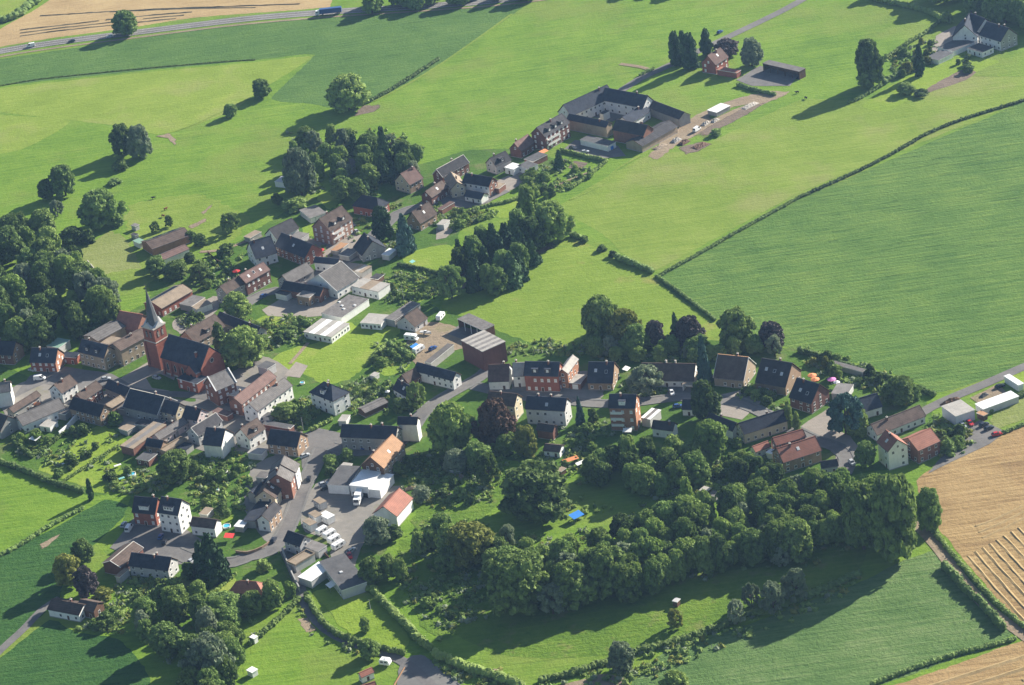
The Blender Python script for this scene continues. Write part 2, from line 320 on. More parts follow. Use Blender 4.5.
# ------------------------------------------------------------------ the land
mb = MB()
for i in range(12):
    for j in range(16):
        x0 = -1200+200*i; y0 = -1000+200*j
        mb.face([(x0, y0, 0), (x0+200, y0, 0), (x0+200, y0+200, 0), (x0, y0+200, 0)])
g = mb.build('ground', 'pasture'); g['kind'] = 'structure'
patch('far_meadow', [(-60, 10), (0, 22), (48, -2), (60, -30), (-60, -30)], 'pasture_pale')
patch('stubble_field', [(-60, 62), (0, 47), (60, 37), (128, 28), (200, 17), (330, 7), (345, -40), (65, -40), (52, -2), (0, 29), (-60, 60)], 'stubble_far')
patch('crop_field', [(-60, 74), (0, 59), (128, 40), (200, 30), (330, 16), (430, 10), (526, 5), (470, 44), (420, 76), (374, 100), (336, 108), (312, 104), (271, 98), (315, 55), (256, 60), (140, 71), (0, 86), (-60, 100)], 'crop_top')
patch('pale_meadow', [(-60, 103), (0, 88), (140, 73), (256, 62), (311, 57), (258, 92), (230, 112), (176, 131), (155, 134), (112, 125), (0, 112), (-60, 110)], 'pasture_pale')
patch('dry_meadow', [(-60, 112), (0, 115), (70, 121), (20, 150), (-60, 160)], 'pasture_pale')
patch('dry_meadow', [(560, 205), (600, 232), (656, 270), (800, 192), (1030, 98), (1060, 50), (900, 95), (840, 100), (800, 100), (740, 128), (690, 150), (640, 158)], 'pasture_dry')
patch('paddock', [(440, 305), (500, 268), (565, 238), (600, 249), (655, 276), (722, 322), (700, 345), (560, 350), (520, 345), (470, 318)], 'paddock_grass')
patch('crop_field', [(660, 277), (800, 199), (1060, 86), (1060, 350), (1000, 374), (938, 393), (905, 378), (830, 355), (775, 345), (728, 325)], 'crop_green')
patch('stubble_field', [(918, 478), (960, 455), (1060, 408), (1060, 660), (1024, 630), (985, 585), (948, 540), (925, 510)], 'stubble')
patch('stubble_field', [(780, 705), (880, 689), (940, 670), (1060, 632), (1060, 720), (780, 760)], 'stubble')
patch('mown_meadow', [(620, 700), (660, 655), (760, 620), (860, 582), (905, 560), (948, 552), (1012, 634), (940, 664), (880, 685), (800, 700), (760, 740), (620, 740)], 'meadow_mown')
patch('bare_soil', [(545, 690), (580, 680), (600, 674), (625, 678), (632, 700), (545, 715)], 'gravel')
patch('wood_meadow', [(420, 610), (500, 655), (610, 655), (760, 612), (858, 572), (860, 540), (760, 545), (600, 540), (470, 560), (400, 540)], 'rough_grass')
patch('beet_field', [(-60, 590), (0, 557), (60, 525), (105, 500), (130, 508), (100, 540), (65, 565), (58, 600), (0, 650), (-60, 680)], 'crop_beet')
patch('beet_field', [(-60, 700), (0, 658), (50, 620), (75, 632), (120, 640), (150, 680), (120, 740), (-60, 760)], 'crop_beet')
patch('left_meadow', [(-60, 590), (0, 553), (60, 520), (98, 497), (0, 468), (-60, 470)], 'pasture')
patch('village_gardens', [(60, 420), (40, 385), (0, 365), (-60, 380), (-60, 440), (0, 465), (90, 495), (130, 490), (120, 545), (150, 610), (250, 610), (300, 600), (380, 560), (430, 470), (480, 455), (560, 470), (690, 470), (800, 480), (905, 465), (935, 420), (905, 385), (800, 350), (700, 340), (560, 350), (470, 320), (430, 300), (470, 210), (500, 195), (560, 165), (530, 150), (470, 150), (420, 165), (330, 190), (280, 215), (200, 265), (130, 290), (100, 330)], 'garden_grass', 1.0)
patch('horse_paddock', [(130, 205), (200, 195), (250, 220), (220, 250), (180, 245), (130, 240)], 'pasture_dry', 2)
patch('garden_lawn', [(82, 248), (110, 232), (128, 240), (140, 270), (122, 272), (100, 280), (80, 262)], 'dry_lawn', 1.5)
patch('lawn', [(95, 278), (140, 268), (150, 300), (125, 312), (100, 300)], 'pasture', 1.5)
patch('lawn', [(262, 366), (288, 350), (318, 342), (345, 322), (372, 330), (402, 326), (384, 352), (348, 380), (322, 384), (300, 372), (285, 378)], 'lawn', 1.2)
patch('lawn', [(403, 258), (412, 252), (440, 245), (462, 250), (455, 272), (432, 276), (410, 268)], 'lawn', 1)
patch('lawn', [(405, 275), (440, 278), (438, 292), (420, 302), (400, 292)], 'lawn', 1)
patch('lawn', [(484, 210), (506, 200), (530, 205), (520, 216), (500, 218)], 'lawn', 1)
patch('lawn', [(320, 193), (345, 190), (342, 200), (330, 210), (318, 200)], 'lawn', 1)
patch('lawn', [(302, 228), (318, 221), (320, 234), (308, 238)], 'lawn', 1)
patch('lawn', [(252, 322), (272, 313), (292, 318), (286, 326), (262, 328)], 'lawn', 1)
patch('lawn', [(372, 366), (390, 358), (412, 364), (404, 372), (385, 376)], 'lawn', 1)
patch('lawn', [(346, 388), (370, 380), (385, 392), (378, 412), (360, 402)], 'dry_lawn', 1)
patch('lawn', [(58, 455), (100, 425), (126, 440), (118, 470), (90, 488), (40, 470)], 'lawn', 1)
patch('lawn', [(90, 488), (130, 466), (140, 478), (112, 494)], 'lawn', 1)
patch('lawn', [(212, 515), (228, 508), (233, 518), (216, 526)], 'lawn', 1)
patch('lawn', [(142, 478), (158, 471), (163, 478), (148, 486)], 'dry_lawn', 1)
patch('lawn', [(198, 598), (232, 578), (236, 584), (205, 606)], 'lawn', 1)
patch('lawn', [(312, 592), (355, 585), (372, 595), (410, 640), (402, 650), (372, 644), (345, 630), (330, 612)], 'lawn', 1)
patch('lawn', [(255, 640), (300, 600), (318, 622), (345, 642), (368, 655), (352, 690), (240, 710)], 'pasture', 1)
patch('lawn', [(1012, 400), (1060, 382), (1060, 405), (1010, 424), (998, 430), (990, 420)], 'dry_lawn', 1)
patch('lawn', [(1008, 376), (1060, 355), (1060, 372), (1018, 384)], 'lawn', 1)
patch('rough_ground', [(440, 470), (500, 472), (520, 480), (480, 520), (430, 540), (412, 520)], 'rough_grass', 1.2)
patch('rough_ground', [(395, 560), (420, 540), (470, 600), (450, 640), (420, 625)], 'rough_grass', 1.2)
patch('garden_lawn', [(862, 105), (905, 78), (960, 58), (1000, 62), (930, 90), (885, 112)], 'lawn', 0.8)
patch('garden_lawn', [(1000, 62), (1030, 52), (1040, 75), (970, 76)], 'pasture', 0.8)
patch('farm_lawn', [(648, 92), (720, 92), (758, 96), (700, 128), (690, 122), (660, 104)], 'pasture', 0.8)
patch('soil_bed', [(924, 94), (928, 88), (962, 70), (976, 72), (966, 80)], 'soil', 0.5)
patch('soil_bed', [(568, 168), (574, 161), (588, 163), (582, 170)], 'soil', 0.3)
worn('bare_patch', [(350, 118), (362, 105), (384, 104), (376, 112)], 'soil')
worn('bare_patch', [(152, 136), (170, 132), (178, 140), (176, 147), (168, 138)], 'gravel')
worn('bare_patch', [(296, 618), (308, 616), (318, 632), (306, 634)], 'gravel')
worn('bare_patch', [(200, 213), (214, 203), (212, 207), (202, 216)], 'gravel')
worn('bare_patch', [(186, 227), (208, 217), (208, 221), (190, 230)], 'gravel')
worn('bare_patch', [(38, 545), (62, 533), (48, 547), (40, 551)], 'gravel')
worn('bare_patch', [(428, 300), (445, 276), (505, 262), (560, 238), (566, 243), (510, 270), (470, 290)], 'soil')
# yards
patch('back_yards', [(286, 242), (304, 238), (322, 240), (345, 228), (374, 242), (380, 256), (352, 262), (330, 264), (306, 258), (292, 262)], 'paving', 0.6)
patch('back_yards', [(438, 184), (462, 184), (468, 198), (500, 190), (512, 176), (528, 170), (534, 176), (508, 192), (480, 206), (450, 202)], 'paving', 0.6)
patch('back_yards', [(250, 470), (282, 452), (300, 470), (292, 505), (272, 545), (256, 530), (244, 508)], 'yard_asphalt', 0.6)
patch('back_yards', [(196, 398), (232, 372), (262, 356), (290, 372), (268, 408), (256, 425), (300, 430), (300, 446), (262, 452), (224, 450), (206, 430)], 'yard_asphalt', 0.6)
patch('back_yards', [(10, 420), (0, 395), (40, 376), (70, 388), (62, 404)], 'yard_asphalt', 0.6)
patch('back_yards', [(172, 322), (214, 296), (222, 304), (196, 332), (180, 334)], 'paving', 0.6)
patch('back_yards', [(512, 378), (560, 372), (600, 372), (600, 400), (520, 398)], 'yard_asphalt', 0.6)
patch('farm_yard', [(564, 149), (575, 140), (618, 146), (626, 156), (600, 159)], 'asphalt', 0.2)
patch('farm_court', [(585, 115), (610, 104), (640, 110), (612, 122)], 'asphalt', 0.1)
patch('builders_yard', [(648, 156), (658, 146), (672, 132), (694, 117), (722, 103), (765, 92), (790, 92), (765, 104), (738, 115), (706, 130), (676, 146), (656, 160)], 'gravel', 1.2)
worn('bare_soil', [(690, 137), (712, 124), (745, 107), (770, 100), (752, 113), (722, 128), (700, 140)], 'soil')
worn('bare_soil', [(676, 148), (700, 141), (716, 143), (700, 152), (684, 156)], 'soil')
worn('green_strip', [(704, 118), (735, 106), (752, 103), (725, 114), (708, 122)], 'rough_grass')
patch('house_court', [(736, 80), (760, 66), (800, 74), (790, 86), (752, 86)], 'asphalt', 0.3)
patch('gravel_yard', [(418, 325), (436, 322), (458, 328), (474, 345), (452, 352), (428, 372), (405, 354), (408, 338)], 'gravel', 0.6)
patch('barn_yard', [(448, 334), (458, 326), (486, 332), (474, 344)], 'asphalt', 0.2)
patch('workshop_yard', [(262, 310), (282, 298), (300, 300), (330, 290), (347, 292), (322, 316), (300, 318), (268, 316)], 'paving', 0.4)
patch('workshop_yard', [(318, 268), (345, 262), (372, 266), (372, 282), (352, 286), (335, 290)], 'paving', 0.4)
patch('church_forecourt', [(104, 388), (150, 361), (176, 376), (168, 394), (130, 388)], 'paving', 0.2)
patch('church_garden', [(146, 378), (160, 374), (182, 384), (176, 392), (152, 388)], 'garden_grass', 0.2)
patch('village_square', [(10, 400), (30, 376), (60, 366), (112, 374), (132, 386), (84, 392), (44, 384)], 'asphalt', 0.3)
patch('back_yards', [(60, 402), (125, 386), (190, 402), (236, 400), (246, 440), (206, 452), (150, 438), (128, 430), (88, 416)], 'yard_asphalt', 0.4)
patch('village_square', [(298, 436), (318, 428), (344, 434), (348, 452), (322, 462), (312, 474), (302, 468)], 'asphalt', 0.3)
patch('caravan_yard', [(300, 508), (318, 482), (340, 478), (366, 490), (404, 486), (392, 508), (366, 540), (352, 570), (332, 562), (330, 540), (305, 532)], 'yard_asphalt', 0.5)
patch('house_court', [(110, 548), (134, 518), (172, 520), (202, 540), (206, 560), (172, 566), (140, 560)], 'asphalt', 0.3)
patch('house_court', [(686, 410), (716, 396), (742, 390), (762, 402), (742, 420), (706, 412)], 'paving', 0.3)
patch('house_court', [(786, 436), (832, 406), (842, 410), (832, 428), (850, 436), (862, 450), (845, 476), (834, 470), (836, 456), (815, 440)], 'paving', 0.4)
patch('car_park', [(928, 474), (946, 452), (958, 432), (980, 420), (1006, 432), (990, 444), (960, 458)], 'asphalt', 0.3)
patch('house_court', [(668, 386), (690, 384), (692, 398), (666, 400)], 'asphalt', 0.2)
patch('house_court', [(284, 376), (296, 362), (308, 366), (300, 378)], 'paving', 0.2)
patch('house_court', [(970, 398), (998, 384), (1006, 392), (982, 406)], 'gravel', 0.4)
patch('house_terrace', [(436, 228), (452, 220), (458, 226), (446, 238), (436, 240)], 'paving', 0.3)
patch('house_terrace', [(494, 182), (508, 176), (524, 178), (506, 188)], 'paving', 0.3)
patch('house_court', [(936, 36), (955, 26), (975, 40), (985, 50), (955, 52), (930, 58)], 'paving', 0.3)
patch('road_end', [(400, 664), (420, 655), (442, 668), (470, 700), (400, 705)], 'asphalt_pale', 0.6)

# roads
ROADS = []
HW = [(-60, 65), (0, 51.5), (60, 42), (128, 33.5), (200, 24.5), (256, 18), (330, 12), (430, 6), (520, -2), (640, -20)]
ribbon('road', HW, 9.5, 'asphalt')
for d in (-3.6, 0, 3.6): ribbon('road_marking', HW, 0.16, 'trim', off=d)
ribbon('cycle_path', [(-60, 71.5), (0, 57), (60, 47.5), (128, 38.8), (200, 29.5), (256, 23.2), (330, 17), (430, 10.5), (520, 3), (640, -14)], 2.2, 'gravel')
def street(pts, w, mat='asphalt', pave=True):
    ROADS.append((smooth_line(pts, 3), w/2+(2.2 if pave else .8)))
    ribbon('road', pts, w, mat)
    if pave:
        for s in (-1, 1): ribbon('pavement', pts, 1.1, 'asphalt_pale', z=LAYER[0]+0.12, off=s*(w/2+0.55), thick=0.12)
street([(840, -22), (795, 4), (770, 17), (722, 40), (668, 66), (640, 79), (614, 95), (560, 125), (520, 146)], 5.5, pave=False)
street([(505, 190), (470, 205), (440, 200), (420, 207), (398, 214), (374, 236), (352, 256), (320, 274), (300, 292), (274, 291), (255, 298), (240, 308), (215, 322)], 5.5)
street([(215, 322), (188, 345), (225, 352), (262, 365)], 3, pave=False)
street([(60, 372), (100, 378), (140, 392), (200, 396), (236, 406), (260, 425), (300, 438), (322, 445)], 5, pave=False)
street([(322, 448), (312, 470), (302, 490), (294, 512), (284, 534), (270, 551), (250, 556), (235, 562), (205, 563), (175, 552)], 5.5)
street([(330, 446), (360, 452), (400, 442), (424, 412), (446, 396), (468, 384), (484, 374), (498, 360)], 5)
street([(474, 386), (520, 396), (560, 400), (604, 404), (640, 402), (690, 397), (745, 405), (790, 428), (815, 440), (838, 448), (848, 460), (843, 474)], 4.6)
street([(1070, 348), (1024, 367), (985, 384), (942, 402), (920, 414), (900, 428)], 5, pave=False)
ribbon('farm_track', [(912, 520), (922, 530), (938, 548), (962, 580), (990, 610), (1030, 640), (1070, 672)], 4.5, 'gravel')
ribbon('farm_track', [(-40, 690), (0, 651), (25, 628), (42, 610), (60, 598)], 3.6, 'asphalt')
street([(284, 548), (296, 575), (304, 600), (318, 622), (338, 637), (366, 648), (400, 660), (430, 685), (445, 710)], 4.2, pave=False)
ribbon('footpath', [(290, 364), (297, 356), (303, 349), (308, 343)], 1.8, 'gravel')
ribbon('footpath', [(200, 252), (215, 251), (228, 248), (262, 236)], 2.5, 'gravel')
ribbon('footpath', [(545, 196), (558, 185), (575, 178), (596, 170)], 2.0, 'gravel')
ribbon('footpath', [(176, 131), (200, 122), (246, 100), (258, 93)], 1.2, 'pasture_dry')
ribbon('footpath', [(338, 112), (340, 108), (374, 101), (424, 75), (470, 44), (512, 14)], 1.6, 'pasture_dry')
ribbon('farm_track', [(620, 64), (640, 67), (650, 70)], 3, 'gravel')
ribbon('footpath', [(640, 156), (616, 170), (600, 186), (570, 200)], 1.5, 'pasture_dry')
# straw left in rows on the mown fields
def rows(lines, w, h, mat, label):
    mb = MB()
    for pts in lines:
        L = smooth_line(pts, 4); A = offs(L, w/2); B = offs(L, -w/2)
        hs = [h*random.uniform(0.6, 1.15) for _ in L]; js = [random.uniform(-0.25, 0.25) for _ in L]
        gap = 0
        for i in range(len(L)-1):
            if gap > 0: gap -= 1; continue
            if random.random() < .012: gap = 1
            t0 = L[i]+Vector((js[i], js[i], hs[i])); t1 = L[i+1]+Vector((js[i+1], js[i+1], hs[i+1]))
            mb.face([B[i], B[i+1], t1, t0]); mb.face([t0, t1, A[i+1], A[i]])
    o = mb.build('straw', mat); o['kind'] = 'stuff'; o['label'] = label; o['category'] = 'straw'; return o
ln = []
for k in range(0, 10):
    s = k*8
    ln.append([(968+s*0.9, 556-s*1.0+k*4), (990+s, 582-s*0.95+k*4), (1020+s, 616-s*0.9+k*3), (1050+s, 648-s*0.9+k*3)])
for k in range(3):
    ln.append([(982-k*3, 538-k*6), (1000, 530-k*6.5), (1060, 500-k*7)])
rows(ln, 1.5, 0.35, 'straw', 'rows of cut straw on the stubble field beside the farm track')
rows([[(20, 27-k*0+k*3.1), (60, 23+k*2.6), (130+k*9, 14.5+k*2.0), (200-k*8, 9+k*3.2)] for k in (1, 2, 3)] + [[(110, 12), (180, 9), (256, 7.5)], [(40, 16), (150, 9.5), (300, 4)]], 1.6, 0.5, 'straw_dull', 'rows of cut straw on the far stubble field above the road')
rows([[(880, 700+k*12), (940, 683+k*12), (1060, 645+k*12)] for k in range(3)], 2.2, 0.5, 'straw', 'rows of cut straw on the stubble field below the mown meadow')

# ------------------------------------------------------------------ building kit
WINC = {}
def window_mesh(w, h, style):
    key = (round(w, 1), round(h, 1), style)
    if key not in WINC:
        mb = MB(); t = 0.14 if style != 'light' else 0.24
        mb.box(-w/2, w/2, -0.05, 0.02, -h/2, h/2, 0)
        mb.box(-w/2+t, -0.04, -0.075, -0.04, -h/2+t, h/2-t, 1); mb.box(0.04, w/2-t, -0.075, -0.04, -h/2+t, h/2-t, 1)
        mb.box(-w/2-0.1, w/2+0.1, -0.14, 0.0, -h/2-0.1, -h/2-0.001, 0)
        me = bpy.data.meshes.new('window'); me.from_pydata(mb.v, [], mb.f)
        for q in ('trim', 'blind' if style == 'light' else 'glass'): me.materials.append(M[q])
        me.polygons.foreach_set('material_index', mb.m); WINC[key] = me
    return WINC[key]
DOORC = {}
def door_mesh(w, h, mat):
    k = (round(w, 1), round(h, 1), mat)
    if k not in DOORC:
        mb = MB(); mb.box(-w/2, w/2, -0.06, 0.02, 0.02, h, 0); mb.box(-w/2+0.12, w/2-0.12, -0.09, -0.05, 0.15, h-0.12, 1); mb.box(w/2-0.3, w/2-0.2, -0.14, -0.09, h*0.45, h*0.5, 2)
        me = bpy.data.meshes.new('door'); me.from_pydata(mb.v, [], mb.f)
        for q in ('trim', mat, 'iron'): me.materials.append(M[q])
        me.polygons.foreach_set('material_index', mb.m); DOORC[k] = me
    return DOORC[k]
def put(name, me, par, x, y, z, rz):
    o = link(name, me, par); o.location = (x, y, z); o.rotation_euler = (0, 0, rz); return o
def facade(root, rz0, p0, p1, floors, fh, z0, style, door=None, skip=0.12, step=3.0, ww=1.15, wh=1.35, always=False, top=None):
    """windows along the wall from p0 to p1 (outside is to the right of p0->p1, local -y when p0->p1 is +x)"""
    a = Vector((*p0, 0)); b = Vector((*p1, 0)); d = b-a; L = d.length
    if L < 2.2: return
    d.normalize(); rz = math.atan2(d.y, d.x); n = Vector((d.y, -d.x, 0))
    wnrm = Matrix.Rotation(rz0, 3, 'Z') @ n
    to = (CAM-root.location); to.z = 0; to.normalize()
    if not always and wnrm.dot(to) < 0.03: return
    nc = max(1, int(L/step)); dc = nc//2 if door else -1
    for f in range(floors):
        z = z0+f*fh+1.55
        if top and z+wh/2 > top: break
        for c in range(nc):
            if f == 0 and c == dc:
                q = a+d*((c+0.5)*L/nc)+n*0.001; put('door', door_mesh(1.2, 2.1, door), root, q.x, q.y, 0, rz); continue
            if random.random() < skip: continue
            q = a+d*((c+0.5)*L/nc+random.uniform(-0.15, 0.15)); put('window', window_mesh(ww, wh, style), root, q.x, q.y, z, rz)
def chimney(par, x, y, z, h=1.4, mat='dark_brick', w=0.66):
    mb = MB(); mb.box(x-w/2, x+w/2, y-w/2, y+w/2, z-1.6, z+h, 0); mb.box(x-w/2-0.1, x+w/2+0.1, y-w/2-0.1, y+w/2+0.1, z+h, z+h+0.16, 1)
    mb.tube((x, y, z+h+0.16), (x, y, z+h+0.6), 0.16, 0.14, 8, 1)
    return mb.build('chimney', [mat, 'stone_trim'], par)
REP = []; FOOT = []
def house(name, label, cat, R1, R2, E, e, pitch=42, wall='white', roof='slate', left=None, right=None, hip=(0, 0), sky=0, chim=1, dorm=0, dside=-1,
          style='glass', group=None, floors=None, door='door_wood', solar=0, hw=None, wstep=3.0, cmat='dark_brick', trimr=None, over=0.4, win=True, ddark='charcoal', balc=0, gdoor=0, bay=False, coping=False):
    tp = math.tan(R_(pitch)); h = e+4
    for _ in range(30):
        r1, r2, ew = G(*R1, h), G(*R2, h), G(*E, e); d = (r2-r1); d.z = 0; d.normalize(); n = Vector((-d.y, d.x, 0))
        off = (ew-r1).dot(n); half = min(max(abs(off), 1.6), 11) if hw is None else hw
        h = 0.5*h+0.5*(e+half*tp)
    if off > 0: r1, r2, d, n = r2, r1, -d, -n; left, right = right, left; hip = (hip[1], hip[0])
    L = (r2-r1).length; c = (r1+r2)/2; rz = math.atan2(d.y, d.x)
    REP.append((name, round(L, 1), round(half*2, 1), round(e, 1), round(h, 1)))
    root = empty(name, (c.x, c.y, 0), rz); tag(root, label, cat, group); FOOT.append((c.x, c.y, rz, L/2+1, half+.8))
    x0, x1 = -L/2-hip[0], L/2+hip[1]; wl = half-over; wx0, wx1 = x0+0.3, x1-0.3; ew_ = e+over*tp*0 ; zt = e
    # walls
    mb = MB(); mats = [wall, left or wall, right or wall]; topz = h-0.18-over*0
    ez = e-0.05
    mb.face([(wx0, -wl, 0), (wx1, -wl, 0), (wx1, -wl, ez), (wx0, -wl, ez)], 0); mb.face([(wx1, wl, 0), (wx0, wl, 0), (wx0, wl, ez), (wx1, wl, ez)], 0)
    gz = ez+wl*tp-0.1
    if hip[0] > 0.1: mb.face([(wx0, wl, 0), (wx0, -wl, 0), (wx0, -wl, ez), (wx0, wl, ez)], 1)
    else: mb.face([(wx0, wl, 0), (wx0, -wl, 0), (wx0, -wl, ez), (wx0, 0, gz), (wx0, wl, ez)], 1)
    if hip[1] > 0.1: mb.face([(wx1, -wl, 0), (wx1, wl, 0), (wx1, wl, ez), (wx1, -wl, ez)], 2)
    else: mb.face([(wx1, -wl, 0), (wx1, wl, 0), (wx1, wl, ez), (wx1, 0, gz), (wx1, -wl, ez)], 2)
    mb.box(wx0-0.06, wx1+0.06, -wl-0.06, wl+0.06, -0.02, 0.35, 3, skip='b')
    mb.build('wall', mats+['grey_render'], root)
    # roof
    mb = MB(); t = 0.22; rx0, rx1 = -L/2, L/2
    if hip[0] > 0.1 or hip[1] > 0.1:
        E4 = [(x0, -half, e), (x1, -half, e), (x1, half, e), (x0, half, e)]; U = [(x, y, z-t) for x, y, z in E4]
        A, B = (rx0, 0, h), (rx1, 0, h)
        mb.face([E4[0], E4[1], B, A]); mb.face([E4[2], E4[3], A, B]); mb.face([E4[1], E4[2], B]); mb.face([E4[3], E4[0], A])
        for i in range(4): mb.face([U[i], U[(i+1) % 4], E4[(i+1) % 4], E4[i]], 1)
        mb.face(U[::-1], 1)
        ends = []
        if hip[0] > 0.1: ends += [(E4[0], A), (E4[3], A)]
        if hip[1] > 0.1: ends += [(E4[1], B), (E4[2], B)]
        for p, q in ends+[(A, B)]: mb.tube(Vector(p)+Vector((0, 0, .02)), Vector(q)+Vector((0, 0, .02)), 0.14, 0.14, 5, 0)
    else:
        for s in (-1, 1):
            bot = [(rx0, s*half, e-t), (rx1, s*half, e-t), (rx1, s*0.001, h-t), (rx0, s*0.001, h-t)]; top = [(x, y, z+t) for x, y, z in bot]
            if s > 0: bot = bot[::-1]; top = top[::-1]
            mb.solid(bot, top, 1, 0)
        mb.box(rx0, rx1, -0.17, 0.17, h-0.08, h+0.07, 2)  # ridge cap; pale trimr colours paint in the light caught along a ridge
        for x in (rx0, rx1):
            for s in (-1, 1): mb.tube((x, s*half, e-0.02), (x, 0, h-0.02), 0.1, 0.1, 4, 1)
    for s in (-1, 1): mb.tube((x0, s*(half+0.06), e-0.1), (x1, s*(half+0.06), e-0.1), 0.09, 0.09, 5, 3)
    rf = mb.build('roof', [roof, 'trim' if trimr else 'door_wood', trimr or roof, 'iron'], root)
    ch = chim if isinstance(chim, (list, tuple)) else [random.uniform(-0.3, 0.3) for _ in range(chim)]
    for q in ch: chimney(rf, q*L, random.choice((-0.7, 0.7)), h-0.5, 1.25, cmat)
    sl = math.atan(tp)
    def onroof(nm, mat, cx, u, w, l, side=-1, rim=None):
        mbb = MB(); mbb.box(-w/2, w/2, -l/2, l/2, -0.02, 0.09, 0); 
        if rim: mbb.box(-w/2-0.09, w/2+0.09, -l/2-0.09, l/2+0.09, -0.03, 0.06, 1)
        o = mbb.build(nm, [mat, rim or mat], root); y = side*half*(1-u); o.location = (cx, y, e+u*(h-e)+0.02); o.rotation_euler = ((sl if side < 0 else -sl), 0, 0); return o
    for k in range(sky): onroof('skylight', 'glass' if k % 2 else 'blind', (k-(sky-1)/2)*min(4.2, L*0.7/max(1, sky))+random.uniform(-.4, .4), random.uniform(0.42, 0.62), 0.95, 1.3, rim='trim')
    if solar:
        sdp = 1 if solar == 'back' else -1; npan = max(1, int((L-2)/1.3))
        mbb = MB(); sw = half/math.cos(sl)*0.66
        for k in range(npan): mbb.box(-npan*0.65+k*1.3+0.03, -npan*0.65+k*1.3+1.27, -sw/2, sw/2, 0, 0.1, 0)
        mbb.box(-npan*0.65-0.08, npan*0.65+0.08, -sw/2-0.08, sw/2+0.08, 0, 0.06, 1)
        o = mbb.build('solar_panel', ['solar', 'rim'], root); o.location = (0, sdp*half*0.5, e+0.5*(h-e)+0.04); o.rotation_euler = ((sl if sdp < 0 else -sl), 0, 0)
    for k in range(dorm):
        dx = (k-(dorm-1)/2)*(L*0.72/max(1, dorm)); dw = min(2.6, L*0.5/max(1, dorm)) if not bay else min(4.2, L*0.5); s = dside
        yf = s*half*0.8; zf = e+0.2*(h-e); zt_ = min(zf+1.9, h-0.25); yb = s*half*(1-min(0.98, (zt_-e)/(h-e)))
        mbb = MB(); xa, xb = dx-dw/2, dx+dw/2
        ya, yb2 = (yf, yb) if s < 0 else (yb, yf)
        mbb.box(xa, xb, ya, yb2, zf-0.5, zt_-0.05, 0); mbb.box(xa-0.2, xb+0.2, ya-(0.3 if s < 0 else 0), yb2+(0.3 if s > 0 else 0), zt_-0.05, zt_+0.12, 1)
        dm = mbb.build('dormer', [wall if ddark == 'wall' else ('trim' if ddark == 'white' else ddark), roof], root)
        nw = max(1, int(dw/1.4))
        for w_ in range(nw): put('window', window_mesh(1.0, 1.05, style), dm, dx+(w_-(nw-1)/2)*1.25, yf+s*0.01, (zf+zt_)/2+0.1, 0 if s < 0 else math.pi)
    nfl = floors or max(1, int(round(e/2.75))); fh = e/nfl if nfl > 1 else 2.7
    if win:
        kw = dict(top=e-0.05, step=wstep)
        if e >= 2.4:
            facade(root, rz, (wx0, -wl), (wx1, -wl), nfl, fh, 0, style, door, **kw); facade(root, rz, (wx1, wl), (wx0, wl), nfl, fh, 0, style, **kw)
        ex = (nfl+1) if h-e > 2.6 else nfl
        for (p, q, hp) in (((wx1, -wl), (wx1, wl), hip[1]), ((wx0, wl), (wx0, -wl), hip[0])):
            facade(root, rz, p, q, nfl, fh, 0, style, step=3.3, skip=0.25, top=e)
            if not hp and h-e > 2.8: 
                a = Vector((*p, 0)); b = Vector((*q, 0)); m_ = (a+b)/2
                if (Matrix.Rotation(rz, 3, 'Z') @ Vector(((1 if p[0] > 0 else -1), 0, 0))).dot((CAM-root.location).normalized()) > 0.02:
                    put('window', window_mesh(1.0, 1.2, style), root, m_.x, m_.y, e+0.9, R_(90) if p[0] > 0 else R_(-90))
    for k in range(gdoor): put('garage_door', door_mesh(2.4, 2.15, 'trim'), root, (k-(gdoor-1)/2)*2.9, -wl-0.01, 0, 0)
    for k in range(balc):
        z = 2.9+k*2.75
        if z > e-1.5: break
        mbb = MB(); xa, xb = -L*0.42, L*0.02
        mbb.box(xa, xb, -wl-1.4, -wl-0.003, z-0.18, z, 0)
        for q in range(9): x = xa+(xb-xa)*q/8; mbb.box(x-0.04, x+0.04, -wl-1.4, -wl-1.34, z, z+1.0, 0)
        mbb.box(xa, xb, -wl-1.42, -wl-1.32, z+0.95, z+1.05, 0); mbb.box(xa+.1, xb-.1, -wl-1.37, -wl-1.35, z+0.1, z+0.85, 0)
        mbb.build('balcony', ['trim'], root)
    if coping:
        mbb = MB()
        for x in (rx0, rx1):
            for s in (-1, 1):
                bot = [(x-0.25, s*(half+0.1), e-0.1), (x+0.25, s*(half+0.1), e-0.1), (x+0.25, 0, h+0.25), (x-0.25, 0, h+0.25)]; top = [(a, b, c_+0.3) for a, b, c_ in bot]
                if s > 0: bot = bot[::-1]; top = top[::-1]
                mbb.solid(bot, top, 0)
        mbb.build('gable_coping', ['trim'], root)
    return root
